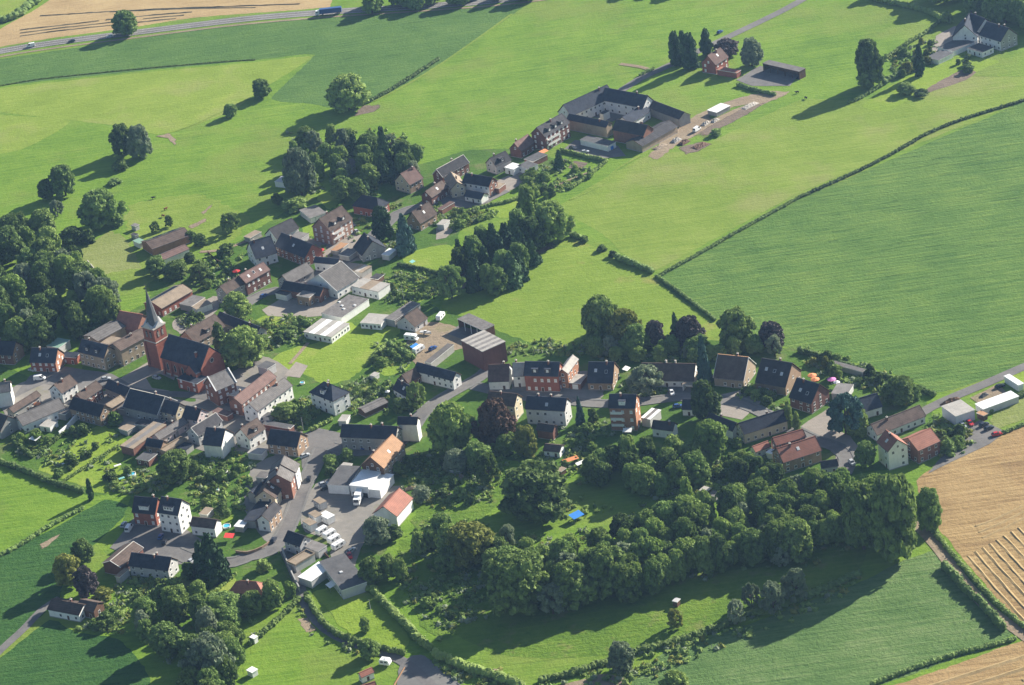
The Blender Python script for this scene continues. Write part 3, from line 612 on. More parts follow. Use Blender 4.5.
def block(name, label, cat, A, B, C, h, wall='white', roof='felt', open_front=False, gdoor=0, win='', style='glass', par=0.0, group=None, drop=0.0, doorm='trim', strips=None, sky=0, rim='trim', step=3.0, posts=True, fascia=None, blue_end=False, wh=1.3):
    a, b, c = G(*A, h), G(*B, h), G(*C, h); d = b-a; d.z = 0; L = d.length; d.normalize(); n = Vector((-d.y, d.x, 0)); D = (c-b).dot(n)
    e_ = c-b; e_.z = 0
    if D < 0: e_ = -e_
    sk = math.atan2(n.cross(e_.normalized()).z, n.dot(e_.normalized())); sk = max(-.5, min(.5, sk))
    a_ = a.copy(); bb = b.copy(); wt = L/(L+e_.length); d = Matrix.Rotation(sk*(1-wt), 3, 'Z') @ d; n = Vector((-d.y, d.x, 0)); D = (c-b).dot(n); a = bb-d*L; sh_ = (a_+c)/2-(a+bb+n*D+bb+n*D+a)/4-(bb-bb); sh_ = (a_+c)/2-(a+(bb+n*D))/2; sh_.z = 0; a = a+sh_; b = bb+sh_; c = c+sh_
    if D < 0: a, b = b, a; d, n, D = -d, -n, -D
    D = min(max(D, 2.0), 40); rz = math.atan2(d.y, d.x); o_ = a
    REP.append((name, 'flat', round(L, 1), round(D, 1), round(h, 1)))
    root = empty(name, (a.x+d.x*L/2, a.y+d.y*L/2, 0), rz); tag(root, label, cat, group); m_ = a+d*L/2+n*D/2; FOOT.append((m_.x, m_.y, rz, L/2+.8, D/2+.8))
    x0, x1 = -L/2+0.2, L/2-0.2; y0, y1 = 0.2, D-0.2; hf = h-drop; t = 0.24
    mb = MB()
    if open_front:
        w = 0.25
        mb.solid([(x0, y1-w, 0), (x1, y1-w, 0), (x1, y1, 0), (x0, y1, 0)], [(x0, y1-w, h-t), (x1, y1-w, h-t), (x1, y1, h-t), (x0, y1, h-t)])
        for xa, xb in ((x0, x0+w), (x1-w, x1)): mb.solid([(xa, y0, 0), (xb, y0, 0), (xb, y1-w, 0), (xa, y1-w, 0)], [(xa, y0, hf-t), (xb, y0, hf-t), (xb, y1-w, h-t), (xa, y1-w, h-t)])
        mb.face([(x0+w, y0, 0.03), (x1-w, y0, 0.03), (x1-w, y1-w, 0.03), (x0+w, y1-w, 0.03)], 1)  # floor coloured near-black for the shade inside the open front
    else:
        mb.solid([(x0, y0, 0), (x1, y0, 0), (x1, y1, 0), (x0, y1, 0)], [(x0, y0, hf-t), (x1, y0, hf-t), (x1, y1, h-t), (x0, y1, h-t)])
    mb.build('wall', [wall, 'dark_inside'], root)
    mb = MB(); X0, X1 = -L/2, L/2
    if strips:
        N = max(3, int(L/strips[1])); 
        for k in range(N):
            xa = X0+(X1-X0)*k/N; xb = X0+(X1-X0)*(k+1)/N
            mb.solid([(xa, 0, hf-t), (xb, 0, hf-t), (xb, D, h-t), (xa, D, h-t)], [(xa, 0, hf), (xb, 0, hf), (xb, D, h), (xa, D, h)], 1 if k % 2 else 0)
    else: mb.solid([(X0, 0, hf-t), (X1, 0, hf-t), (X1, D, h-t), (X0, D, h-t)], [(X0, 0, hf), (X1, 0, hf), (X1, D, h), (X0, D, h)], 2, 0)
    if par:
        for q in ((X0, X1, 0.0, 0.25), (X0, X1, D-0.25, D), (X0, X0+0.25, 0.25, D-0.25), (X1-0.25, X1, 0.25, D-0.25)): mb.box(q[0], q[1], q[2], q[3], h+0.004, h+par, 2)
    rf = mb.build('roof', [roof, strips[0] if strips else roof, fascia or rim], root)
    for k in range(sky):
        mb2 = MB(); x = X0+L*(k+0.5)/sky+random.uniform(-.6, .6); y = D*random.uniform(0.35, 0.65); mb2.box(x-0.6, x+0.6, y-0.6, y+0.6, h-0.05, h+0.3, 0); mb2.box(x-0.5, x+0.5, y-0.5, y+0.5, h+0.3, h+0.36, 1); mb2.build('skylight', ['trim', 'blind'], rf)
    if open_front and posts:
        k = max(2, int(L/4.5)+1)
        for i in range(1, k-1): mb2 = MB(); x = x0+(x1-x0)*i/(k-1); mb2.box(x-0.12, x+0.12, y0, y0+0.25, 0, hf-t); mb2.build('post', 'trim' if wall in ('white', 'brick') else 'brown_wood', root)
    for k in range(gdoor): x = (k-(gdoor-1)/2)*(L/gdoor); put('garage_door', door_mesh(min(2.5, L/gdoor-0.5), min(2.3, hf-0.5), doorm), root, x, y0-0.01, 0, 0)
    nfl = max(1, int(round(h/2.9)))
    if 'f' in win: facade(root, rz, (x0, y0), (x1, y0), nfl, h/nfl if nfl > 1 else 2.6, 0, style, None if gdoor else 'door_wood', step=step, top=hf-0.3, wh=wh)
    if 'r' in win: facade(root, rz, (x1, y0), (x1, y1), nfl, h/nfl if nfl > 1 else 2.6, 0, style, step=step, top=hf-0.3, wh=wh)
    if 'l' in win: facade(root, rz, (x0, y1), (x0, y0), nfl, h/nfl if nfl > 1 else 2.6, 0, style, step=step, top=hf-0.3, wh=wh)
    if blue_end: put('door', door_mesh(min(2.4, D-1), 2.1, 'cloth_blue'), root, x1+0.01, D/2, 0, R_(90))
    return root

# ------------------------------------------------------------------ buildings
VH = 'houses of the village'; VS = 'sheds and garages of the village'; VB = 'barns and workshops of the village'; FM = 'wings of the courtyard farm'
def hs(label, *a, name='village_house', cat='house', group=VH, **k): return house(name, label, cat, *a, group=group, **k)
def sh(label, *a, name='shed', cat='shed', group=VS, **k): return block(name, label, cat, *a, group=group, **k)
# far corner homestead
hs('large white house with dark roof and grey slate-clad gable, beside the dark wood', (986.8, 21.2), (1009, 28), (990, 38.5), 5.5, 42, 'white', 'slate', right='grey_render', chim=2)
hs('dark-roofed middle part of the white homestead, set back between two white houses', (970.7, 13), (985.5, 18.5), (975, 34), 5, 42, 'white', 'slate')
hs('narrow white gabled house at the yard side of the far homestead', (964.5, 25), (969, 13.5), (956.5, 26), 4.5, 45, 'white', 'slate')
sh('low white extension in front of the large white homestead house', (970.7, 48), (982.4, 54), (990, 47.5), 3, 'white', 'charcoal', win='fr', name='house_extension', cat='extension')
sh('flat-roofed garage with white wall beside the paved homestead yard', (938.5, 46.9), (953, 52), (973.6, 42), 2.8, 'white', 'felt', gdoor=1, name='garage', cat='garage')
sh('small flat outbuilding at the garden end of the homestead yard', (929.7, 57), (938.5, 61.5), (950, 53), 2.6, 'white', 'felt', name='outbuilding')
# red farmhouse by the lane
hs('dark red brick house with brown roof beside the tall poplars', (707.4, 55.5), (720.5, 47.3), (716, 65), 5.5, 45, 'red_brick', 'purple_tile', sky=1, style='light')
sh('long red brick front extension below the brown-roofed brick house', (716.6, 69.5), (736.6, 73), (741, 70), 3.2, 'red_brick', 'red_tile', name='house_extension', cat='extension')
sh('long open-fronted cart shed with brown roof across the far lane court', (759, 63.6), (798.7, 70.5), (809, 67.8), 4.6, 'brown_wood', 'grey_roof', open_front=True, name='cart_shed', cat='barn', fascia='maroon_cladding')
sh('low hall with bright white roof alone on the builders yard', (706.6, 110), (716.6, 112.4), (730.8, 105.4), 2.6, 'grey_render', 'white_sheet', name='storage_hall', cat='hall')
# courtyard farm
fk = dict(name='farm_wing', cat='farm building', group=FM)
hs('long rear wing of the courtyard farm, outer side on the open meadow', (563, 104.7), (607, 84.5), (578, 113.2), 6, 45, 'white', 'slate', **fk)
hs('white-walled wing of the courtyard farm with blue-black roof and window rows, nearest the lane', (605, 87.5), (648, 95.5), (602, 100.2), 6.5, 45, 'white', 'slate', wstep=4.5, **fk)
hs('front wing of the courtyard farm with tall grey-brown outer wall above the white garages', (569, 113.5), (609, 121.5), (576, 121.5), 5.8, 40, 'beige', 'slate', win=False, **fk)
hs('brick-ended corner building of the courtyard farm beside its front wing', (616.4, 119), (648, 125), (616.4, 130.6), 6.5, 42, 'brick', 'charcoal', left='brick', win=False, **fk)
hs('inner wing of the courtyard farm with a pale chimney block, right of the court', (622, 117.3), (643.5, 104), (637, 119.5), 4.2, 34, 'white', 'slate', **fk)
hs('dark grey-roofed barn wing of the courtyard farm pointing at the builders yard', (651, 99.5), (684.5, 112), (654, 110), 4.5, 35, 'grey_render', 'charcoal', win=False, chim=0, **fk)
hs('long low dark-roofed front shed of the courtyard farm', (633, 140), (669, 120), (642, 146.4), 3.6, 22, 'beige', 'charcoal', win=False, chim=0, **fk)
sh('long white garage row with a blue end door on the farm yard', (579.8, 139.5), (607.6, 146.4), (616, 141.6), 3.1, 'white', 'felt', blue_end=True, name='garage_row', cat='garage', rim='trim')
sh('small white annex with dark roof inside the farm courtyard', (599, 113.2), (603, 114.3), (610, 110.8), 4, 'white', 'charcoal', name='annex', cat='annex')
# row from the farm down to the village
hs('tall brick apartment house with three big dormers beside the farm yard', (536.5, 127.4), (561.8, 113.1), (549, 134.5), 8, 42, 'dark_brick', 'charcoal', dorm=3, style='light', balc=2)
hs('house with dark red-brown roof and white side gable, below the dormered apartment house', (514, 143), (528, 134), (529, 146), 4.2, 45, 'dark_brick', 'purple_tile', right='white')
sh('low dark-roofed shed under the orange awning', (524.4, 158.8), (533, 162), (547, 154.5), 3, 'brick', 'felt')
hs('house with pinkish white gable and dark dormered roof beside the open meadow', (489.5, 158), (505.4, 150.8), (502.5, 164), 4.5, 42, 'pink_render', 'charcoal', dorm=1)
sh('flat annex with a glaring white roof beside the pinkish gabled house', (505, 167), (513.5, 169.8), (521, 164.8), 3.4, 'white', 'white_sheet', win='f', name='annex', cat='annex')
sh('flat dark-roofed annex next to the glaring white roof', (518.6, 165.4), (527.4, 169.8), (536.5, 164.2), 3.4, 'white', 'felt', win='f', name='annex', cat='annex')
hs('tan-walled house with red-brown roof standing alone by the tree belt', (400.3, 173.7), (414.2, 166.4), (412, 184), 5, 42, 'tan_brick', 'purple_tile', left='cream')
hs('long house with broad dark grey roof and pale gable edge on the meadow side', (436.2, 169.3), (463.3, 154.6), (442, 177.6), 5, 44, 'dark_brick', 'charcoal', trimr='stone_trim')
hs('small cream gabled house with pale tan roof between the dark roofs', (457.4, 181.9), (450.8, 171.5), (445, 180.6), 5, 40, 'cream', 'tan_roof')
hs('small brick house with mottled tan roof behind the hipped corner house', (425.2, 191.3), (442, 180.3), (433.6, 196.6), 4.5, 40, 'dark_brick', 'brown_tile', sky=1, style='light')
hs('white house with blue-black roof and brick gable above the terrace garden', (465.5, 173), (492.6, 177.4), (465.5, 183), 5.8, 40, 'white', 'slate', right='brick')
hs('low white lean-to with dark roof attached below the brick-gabled white house', (467, 189.5), (484.5, 193), (478, 199), 2.8, 35, 'white', 'slate', chim=0, name='lean_to', cat='annex')
hs('steep brown-roofed corner house with one white skylight beside the blue spruce', (411.5, 211.8), (428.8, 201.5), (420, 224), 4, 50, 'tan_brick', 'brown_tile', sky=1)
hs('red brick house under a black hipped roof behind the tall dark conifer', (362, 195), (377, 197.5), (374, 209.6), 4.5, 42, 'red_brick', 'slate', hip=(3.5, 3.5), chim=0)
hs('small house with black gabled roof between the dormered brick house and the conifer', (363.9, 232.2), (372.7, 241), (352.6, 246.5), 3.6, 42, 'grey_render', 'slate')
hs('tall pink brick house with brown roof and two white-topped dormers', (318.9, 218.6), (341.6, 205.4), (335, 229), 7.6, 42, 'pink_brick', 'brown_tile', dorm=2, ddark='charcoal', style='light', balc=2)
sh('grey flat garages with three white doors above the lawn beside the dormered brick house', (310, 218), (327, 212.7), (315.5, 204.6), 3, 'pale_grey', 'grey_roof', gdoor=3, name='garage_row', cat='garage')
hs('grey-roofed house with white gable on the meadow edge, back of the slate-roofed pair', (269, 228.8), (291.8, 217.8), (278.5, 238), 4, 42, 'white', 'charcoal', chim=0)
hs('white gabled house with wide blue-black roof facing the horse meadow', (248.6, 242), (270.5, 235.4), (261.7, 257.5), 5, 44, 'white', 'slate', sky=1)
hs('house with slate roof and red brick gable behind the pale stone barns', (281.5, 232.5), (312.3, 244.2), (297, 255), 5, 42, 'brick', 'slate', right='red_brick', sky=1)
hs('low white house with blue-black roof between two grey barn roofs', (315, 256.6), (339.4, 258.8), (313.8, 262.5), 4.5, 40, 'white', 'slate', chim=0)
hs('barn with huge plain grey roof and white-edged gable by the workshops', (318.6, 274.6), (341.3, 260.9), (342.8, 287.8), 4.2, 32, 'white', 'grey_roof', chim=0, name='barn', cat='barn', group=VB, trimr='pale_roof')
hs('light grey barn with dark hatch window in its gable', (282, 275.4), (307, 262.2), (296, 280.8), 5, 38, 'grey_render', 'grey_roof', chim=0, name='barn', cat='barn', group=VB)
hs('long brick stable with black roof in the workshop yard', (284.2, 280.5), (323.7, 287.5), (285.7, 290), 4, 36, 'brick', 'slate', chim=0, name='stable', cat='stable', group=VB)
sh('brick annex with flat grey roof in front of the black-roofed stable', (298, 295), (309, 298.4), (315.7, 291.5), 4.8, 'tan_brick', 'grey_roof', win='fr', name='annex', cat='annex')
sh('small dark-roofed outbuilding with white gable wall beside the stable', (275.4, 293), (286.4, 296), (290.8, 292.5), 3, 'white', 'charcoal', name='outbuilding')
hs('dark red brick terrace with purple-brown roof and three skylights', (238.8, 275.4), (263.4, 261.8), (246.3, 283.2), 6.6, 38, 'dark_brick', 'purple_tile', sky=3, style='light', floors=2)
hs('grey-brown terrace end behind the round street tree', (219.5, 286.2), (238.2, 275.8), (229, 292.5), 6, 38, 'grey_render', 'brown_tile')
sh('white workshop under a patchy pale roof with an open dark bay', (347.6, 286.4), (377.6, 290.5), (393, 283), 4.2, 'white', 'pale_roof', strips=('tan_roof', 4.5), win='f', name='workshop', cat='workshop', group=VB)
sh('long workshop with striped grey roof panels and white side wall', (319.4, 313.5), (341.3, 317.1), (370.6, 298.4), 3.6, 'white', 'grey_roof', name='workshop', cat='workshop', group=VB, sky=4)
sh('white flat-roofed pavilion with a long window row on the big lawn', (301.8, 331.8), (331, 336.5), (350.8, 323), 3.4, 'white', 'pale_roof', strips=('white_sheet', 2.6), win='fr', step=2.2, name='pavilion', cat='hall', group=VB)
sh('long low grey-roofed shed pointing up from the big lawn', (385, 317.9), (394.5, 320.8), (420, 303.5), 3.6, 'grey_render', 'grey_roof', name='long_shed')
sh('low white building with window band at the top of the big lawn', (360.8, 322.3), (381.3, 324.8), (389, 315), 3, 'white', 'pale_roof', win='f', step=1.9, name='annex', cat='annex')
hs('brownish gabled outbuilding beside the gravel caravan yard', (404, 316.6), (417.2, 307.6), (414.2, 327.5), 3, 36, 'pale_grey', 'brown_tile', chim=0, name='outbuilding', cat='shed', group=VS)
# meadow edge, left
hs('long brick-ended stable with solar panels on its roof beside the horse meadow', (145.6, 241.7), (184.5, 227.5), (154.4, 248.5), 4, 17, 'orange_brick', 'brown_tile', chim=0, solar='back', win=False, name='stable', cat='stable', group=VB)
hs('long white-walled shed with red-brown roof parallel to the solar stable', (150, 259.3), (185.2, 244.2), (158.5, 262.2), 3.5, 22, 'white', 'purple_tile', chim=0, win=False, name='long_shed', cat='shed', group=VS)
sh('pale green garden hut at the corner of the solar stable', (134, 240.5), (139, 244.5), (144.5, 241), 2.8, 'white', 'green_roof', name='garden_hut', cat='hut')
sh('small grey box shed on the meadow above the pale green hut', (131.5, 225), (135, 227), (138.5, 224.5), 2.6, 'pale_grey', 'grey_roof')
sh('small dark box shed just above the pale green hut', (131, 234), (135, 236), (138, 234), 2.2, 'grey_render', 'charcoal')
hs('red brick school hall with solar panels behind the church spire', (151.5, 302), (183, 284.1), (159.3, 310), 4.5, 18, 'red_brick', 'tan_roof', chim=0, solar='back', style='light', name='school_hall', cat='hall')
sh('low garage row with tan roof and white front beside the school hall', (196, 310), (211.5, 303.4), (202, 295.8), 3, 'white', 'tan_roof', gdoor=3, name='garage_row', cat='garage')
sh('flat grey link roof between the school hall and the garage row', (180.8, 303.4), (191.5, 307), (203.5, 297.5), 3.2, 'grey_render', 'grey_roof', name='annex', cat='annex')
hs('long house with grey-brown roof and small front gable right behind the church', (184.4, 331.3), (215, 313.7), (206, 337.5), 5, 40, 'beige', 'brown_tile', dorm=1)
hs('long low house under a blue-black roof behind the big street trees', (219.6, 311.5), (260.6, 326.9), (231.3, 326), 4.5, 40, 'grey_render', 'slate')
hs('large block with bright red tiled roof left of the church tower', (119.4, 310.5), (142.8, 314.4), (121, 328.5), 4.5, 42, 'brick', 'red_tile', chim=0, win=False)
hs('big beige corner house with brown roof on the village square', (112.8, 344), (142.8, 327.8), (120.5, 351), 8, 24, 'beige', 'brown_tile', floors=2, chim=2)
hs('beige house with black mansard front and dormers on the village square', (82, 338.8), (108.4, 345.4), (96.7, 356.5), 6.5, 48, 'beige', 'slate', dorm=2)
hs('long flat-pitched grey hall roof behind the beige square houses', (89.4, 335.9), (118, 320.5), (99, 340.5), 6, 15, 'beige', 'grey_roof', chim=0, win=False, name='village_hall', cat='hall', group=VB)
sh('hall with pale green metal roof next to the wood', (45.4, 346), (58.6, 347.6), (71, 339.5), 4.2, 'pale_grey', 'green_roof', name='hall', cat='hall', group=VB)
hs('red brick house with black roof and sunlit orange gable on the square', (31.5, 347.6), (57.9, 348.3), (32.2, 362.5), 5, 45, 'red_brick', 'slate', right='orange_brick', sky=2, style='light')  # gable's sunlit tone put into a lighter, more orange brick
hs('dark-roofed house with tan gable cut off by the picture edge near the wood', (-6, 340.3), (16, 341.7), (10.3, 355.5), 5, 42, 'dark_brick', 'slate', right='tan_brick')
hs('big bare white gable house at the picture edge below the square', (-14, 385), (10, 381), (-6, 394), 7.5, 35, 'white', 'grey_roof', win=False)
hs('long low brown roof between the bare white gable and the orange sunshade', (8.8, 408), (36.6, 390.5), (14, 412.5), 3.5, 38, 'grey_render', 'brown_tile', chim=0)
hs('long white house with grey roof above the walled gardens', (16.1, 416), (59, 397.8), (31, 422.5), 4.2, 32, 'white', 'grey_roof', chim=1)
hs('dark house cut by the picture edge with a pale skylight below the long white house', (-12, 409), (8, 416), (-10, 428), 4, 40, 'grey_render', 'charcoal', sky=1)
hs('beige-roofed house with white side wall turned to the street trees', (53.5, 384.6), (69.6, 374.4), (62.5, 393.2), 5.2, 40, 'white', 'brown_tile')
hs('house with sunlit brown roof next to the white-sided house', (76.2, 394), (96, 380.5), (87, 398.8), 5, 38, 'dark_brick', 'brown_tile')
hs('house with big blue-black roof and tan brick gable above the long garden', (73.2, 396.6), (104.7, 405.2), (76.2, 410.5), 5, 42, 'tan_brick', 'slate')
hs('small house with pale brown roof joined to the tan brick gable', (105.5, 404.4), (120.8, 395), (111.3, 408.5), 4.2, 30, 'tan_brick', 'tan_roof', chim=0)
hs('dark slate house at the corner of the church forecourt', (108.8, 378.8), (130, 387.6), (106, 388.5), 4.5, 40, 'grey_render', 'slate')
hs('long row with black slate front and pale ridge facing the church garden', (130, 388.3), (165, 396.3), (144, 412), 4.5, 40, 'grey_render', 'slate', trimr='stone_trim')
hs('house with cream gable and black roof at the end of the slate row', (165, 399.3), (180, 403), (168.5, 413.5), 4.8, 45, 'cream', 'slate', chim=1)
hs('house with pinkish white gable beside the cream gabled house', (186, 405.4), (201.5, 408.6), (192.3, 420), 5, 42, 'pink_render', 'slate')
hs('low pink-walled back building with grey roof below the cream gable', (154.2, 434.5), (183.5, 416.9), (161.8, 438.5), 3.6, 35, 'pink_render', 'grey_roof', chim=1)
sh('long brick outbuilding with flat yellowish roof beside the big garden', (120.5, 445.4), (133, 449), (166, 424.5), 3.8, 'brick', 'tan_roof', name='long_shed', strips=('grey_roof', 6))
hs('small black-roofed building between the flat yellowish roof and the tan terrace', (146.9, 437.8), (163.7, 440.5), (144.5, 445.5), 4, 40, 'tan_brick', 'slate', chim=0)
sh('tan-walled flat terrace building in front of the pink back building', (160, 450), (165.5, 453), (186.4, 439.8), 3.2, 'tan_brick', 'tan_roof', par=0.6, rim='tan_roof', name='terrace_building', cat='annex')
sh('low dark brick shed with flat grey roof at the garden end of the tan terrace', (135, 458.6), (148.3, 460.8), (158, 453.5), 3, 'dark_brick', 'felt', win='f')
hs('grey-tiled house behind the white gable house with the black roof', (190.8, 427.9), (215.7, 412.5), (203.5, 433), 5, 40, 'pale_grey', 'charcoal', trimr='stone_trim')
hs('white house with black roof and big blank white gable in the village centre', (206.2, 427.1), (225.5, 428.8), (201.5, 440), 6.2, 42, 'white', 'slate', hw=5.6, win=False)
hs('house with tan-brown roof and white wall beside the big blank white gable', (240, 428.8), (257, 417.8), (249, 439.5), 5.5, 42, 'white', 'brown_tile', dorm=1, right='brick')
hs('brick presbytery with stepped white gable copings and grey roof beside the church', (207.7, 377.3), (228.2, 368.5), (217.4, 390.8), 7.8, 42, 'brick', 'grey_roof', coping=True, style='light', chim=0)
sh('red brick church annex with white windows and dark roof', (177.6, 378), (196.7, 384.4), (206.5, 377), 5, 'red_brick', 'slate', win='fl', style='light', name='annex', cat='annex')
hs('long house with purple-brown roof between the presbytery and the white row', (233.7, 397.8), (268.8, 370), (242, 404.5), 6, 36, 'brick', 'purple_tile', style='light')
hs('long white terraced row with mossy grey roof and many windows', (248.6, 403.5), (284.2, 377.3), (257, 412), 6.2, 36, 'white', 'grey_roof', chim=2, floors=2)
hs('dark brick house with black roof and tan brick gable at the square', (270.3, 428.8), (301, 432.5), (270.3, 444.3), 4.8, 42, 'tan_brick', 'slate', dorm=0)
sh('flat shed with light grey roof behind the tan brick gable house', (248, 452.5), (262, 455), (266, 449), 3, 'pale_grey', 'pale_roof')
hs('stately white villa with black hipped roof and white roof windows', (324, 381.5), (331.5, 384.4), (319.4, 396.4), 7.2, 42, 'white', 'slate', hip=(5.2, 5.2), dorm=1, ddark='white', chim=2, sky=2)
# centre
hs('long grey-rendered house with black roof facing the square', (342, 424), (397.6, 426.3), (339.5, 437), 6, 42, 'grey_render', 'slate', chim=2, floors=2)
hs('tall white cube house with black roof at the road bend', (398, 416.6), (418, 417), (401.5, 424.4), 8.2, 42, 'white', 'slate', win=False)
hs('tall house with weathered orange roof in the middle of the village', (370.5, 457.4), (392.5, 434), (384, 468.5), 7, 40, 'beige', 'orange_tile', left='brown_wood', sky=1)
sh('white hall with white sheet roof and open dark gate below the orange roof', (349.5, 485), (368.6, 487.3), (382.5, 469.5), 5.2, 'white', 'white_sheet', gdoor=2, doorm='dark_inside', name='hall', cat='hall', group=VB)  # gate panels coloured dark for the shade of the open gateway
sh('white lean-to hall along the sunny side of the white sheet roof', (369.5, 488.6), (380.5, 491), (392.5, 474.5), 4, 'white', 'white_sheet', drop=0, name='lean_to', cat='hall', group=VB)
sh('dark-roofed garage with a wide white door beside the white hall', (328.3, 484), (349, 486.4), (360, 466.6), 4.2, 'white', 'felt', gdoor=2, name='garage', cat='garage')
sh('pale flat-roofed shed tucked behind the dark-roofed garage', (335.6, 469.8), (345, 471), (353, 463.3), 3, 'grey_render', 'pale_roof')
hs('white house with orange-red roof at the corner of the caravan yard', (383.2, 506.5), (399.6, 487.9), (398.2, 515.5), 5, 36, 'white', 'red_tile', win=False, chim=0)
sh('huge barn with striped pale roof and maroon cladding beside the gravel yard', (456.4, 340.3), (482.8, 349.5), (510, 341), 9.6, 'maroon_cladding', 'pale_roof', strips=('grey_roof', 1.7), name='barn', cat='barn', group=VB, rim='grey_roof')
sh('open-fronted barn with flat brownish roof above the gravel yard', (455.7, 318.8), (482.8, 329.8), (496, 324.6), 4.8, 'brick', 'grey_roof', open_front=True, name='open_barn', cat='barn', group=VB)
sh('long narrow lean-to with grey roof beside the huge striped barn', (424.2, 362), (430.8, 363.2), (454.2, 344.4), 3.5, 'grey_render', 'grey_roof', name='lean_to')
hs('long white farmhouse with black roof below the huge striped barn', (416.9, 362), (456.4, 372.3), (424, 373.4), 4.8, 42, 'white', 'slate', chim=0)
hs('small white gabled house with black roof beside the leafy bend tree', (397.8, 378.8), (416, 389), (392.9, 389.3), 3.4, 44, 'white', 'slate', sky=1)
hs('low brown-roofed link behind the small white gabled house', (401.5, 375.2), (416.9, 366.4), (410, 382), 3.2, 40, 'dark_brick', 'brown_tile', chim=0, name='link_building', cat='annex')
hs('long wooden garden shed with spotted grey roof in the orchard', (360.5, 408.5), (384, 397.5), (366, 412.6), 2.6, 20, 'brown_wood', 'grey_roof', chim=0, win=False, name='long_shed', cat='shed', group=VS)
hs('low white house with purple-brown roof opposite the copper beech', (488.5, 364.5), (509.5, 363.8), (486.5, 382), 4.2, 42, 'white', 'purple_tile', style='light')
hs('white gabled house between the low white house and the red brick block', (512.5, 362.7), (525, 362.2), (511.5, 376.5), 5.5, 42, 'white', 'pale_roof')
hs('large red brick block with two rows of white windows and slate roof', (525, 361.2), (560, 362), (523.7, 375.6), 7.6, 44, 'red_brick', 'slate', dorm=2, style='light', floors=2, wstep=2.6)
hs('pale-roofed rear wing with orange brick end of the red brick block', (562, 369.5), (573, 354.5), (568, 374), 7.2, 38, 'orange_brick', 'pale_roof', chim=0)
sh('low flat garage with pale roof between the red brick block and the dark-roofed house', (569.6, 382.5), (580.6, 384), (586.5, 375), 3, 'brick', 'pale_roof', gdoor=1, name='garage', cat='garage')
hs('bungalow with large slate roof and sunlit tan gable on the through road', (588.6, 361.7), (614.5, 361.9), (585.9, 383), 3.6, 44, 'tan_brick', 'slate', sky=2)
hs('half white and half grey house with light gable opposite the red brick block', (527, 395.7), (567, 398), (526.6, 409), 7.2, 42, 'white', 'slate', right='pale_grey', chim=2, floors=2, sky=1)
hs('cream gabled house hidden behind the copper beech', (489, 390.8), (517.5, 393.7), (490, 404), 7.2, 42, 'cream', 'brown_tile', floors=2)
hs('small dark outhouse in front of the half grey house', (538, 422.5), (555, 425), (536.5, 430), 4, 40, 'dark_brick', 'charcoal', chim=0, win=False, name='outhouse', cat='shed', group=VS)
hs('small white garden house with brown-grey roof on the slope', (545, 443.5), (562, 445.2), (540, 450.3), 2.9, 28, 'white', 'brown_tile', chim=0, name='garden_house', cat='house')
hs('tall orange brick apartment house with white balconies on the slope', (609.3, 393.9), (636.6, 394.2), (608, 408), 10.6, 42, 'orange_brick', 'slate', dorm=1, balc=3, ddark='white', style='light', floors=3)
sh('flat annex with white and grey roof beside the orange apartment house', (640, 417.6), (650, 419.2), (662, 409.6), 4, 'pale_grey', 'white_sheet', strips=('grey_roof', 4), name='annex', cat='annex')
hs('small house with white gable and dark roof below the flat white annex', (653.2, 419.8), (675, 422.5), (648, 428), 4, 42, 'white', 'charcoal')
hs('long bungalow with brown roof and two broad chimneys on the through road', (641.5, 362.7), (695.7, 363.5), (646, 380.5), 3.2, 36, 'white', 'brown_tile', chim=[-0.05, 0.12], cmat='stone_trim')
sh('open garage with white frame and tan roof at the end of the long bungalow', (681, 384.7), (695.7, 385.6), (707.4, 371), 3.1, 'white', 'tan_roof', open_front=True, name='garage', cat='garage', posts=False)
hs('low black-roofed house with white front under the dark roadside tree', (682.5, 399), (696.5, 399.3), (682, 409.5), 3.2, 42, 'white', 'slate', chim=0)
hs('low dark-roofed row along the paved court beside the bright roadside tree', (709, 412.5), (736.9, 422.8), (718, 426), 4, 40, 'white', 'slate')
hs('long cream house with slate roof across the paved court', (738.6, 422.9), (783, 409), (741, 435.5), 4.5, 40, 'cream', 'slate')
hs('house with large brown roof and beige gable next to the bluish conifer', (717.8, 353.9), (748.6, 357), (711, 377.5), 4, 44, 'beige', 'brown_tile', trimr='orange_tile')
hs('house with dark roof, three skylights and tan brick gable near the crop field', (761.8, 357.9), (792.5, 362.9), (756.4, 382.5), 4.2, 44, 'tan_brick', 'charcoal', sky=3)
hs('house with dark roof and dark brick gable beside the orange parasols', (796.9, 377.4), (819.8, 384.2), (791, 398), 4.8, 44, 'dark_brick', 'slate', sky=2)
sh('flat grey shed between the brick gable house and the cedar', (830.3, 393.4), (847, 394.5), (854.4, 384), 3, 'pale_grey', 'grey_roof')
sh('narrow grey garden shed at the edge of the crop field', (828, 363), (862, 371.5), (867, 369), 2.6, 'grey_render', 'grey_roof', name='garden_shed')
hs('white-sided house with black roof behind the cedar', (857, 398.5), (877, 392.8), (867, 411), 3.6, 40, 'white', 'slate', chim=0)
hs('long brown-roofed white house ending at the lane', (870.5, 424.2), (919.6, 404.9), (899.5, 426.5), 3.4, 38, 'white', 'brown_tile')
hs('tall white house with dark red roof and a white gable at the village edge', (886, 429.5), (897.6, 439.6), (882.6, 447.5), 8.4, 42, 'white', 'red_tile', sky=1)
hs('brick house with light red roof joined to the tall white house', (907.9, 438), (930.6, 427.9), (907, 456), 6, 30, 'brick', 'red_tile', chim=0)
sh('cubic white garage with light grey flat roof beside the car park', (942, 406), (955.3, 416.9), (974.3, 409.6), 4.6, 'lavender', 'pale_roof', name='garage', cat='garage')
sh('long low shelter with white flat roof beside the car park hedge', (975.8, 403.7), (983, 409.8), (1018.3, 396), 3, 'pale_grey', 'white_sheet', name='shelter')
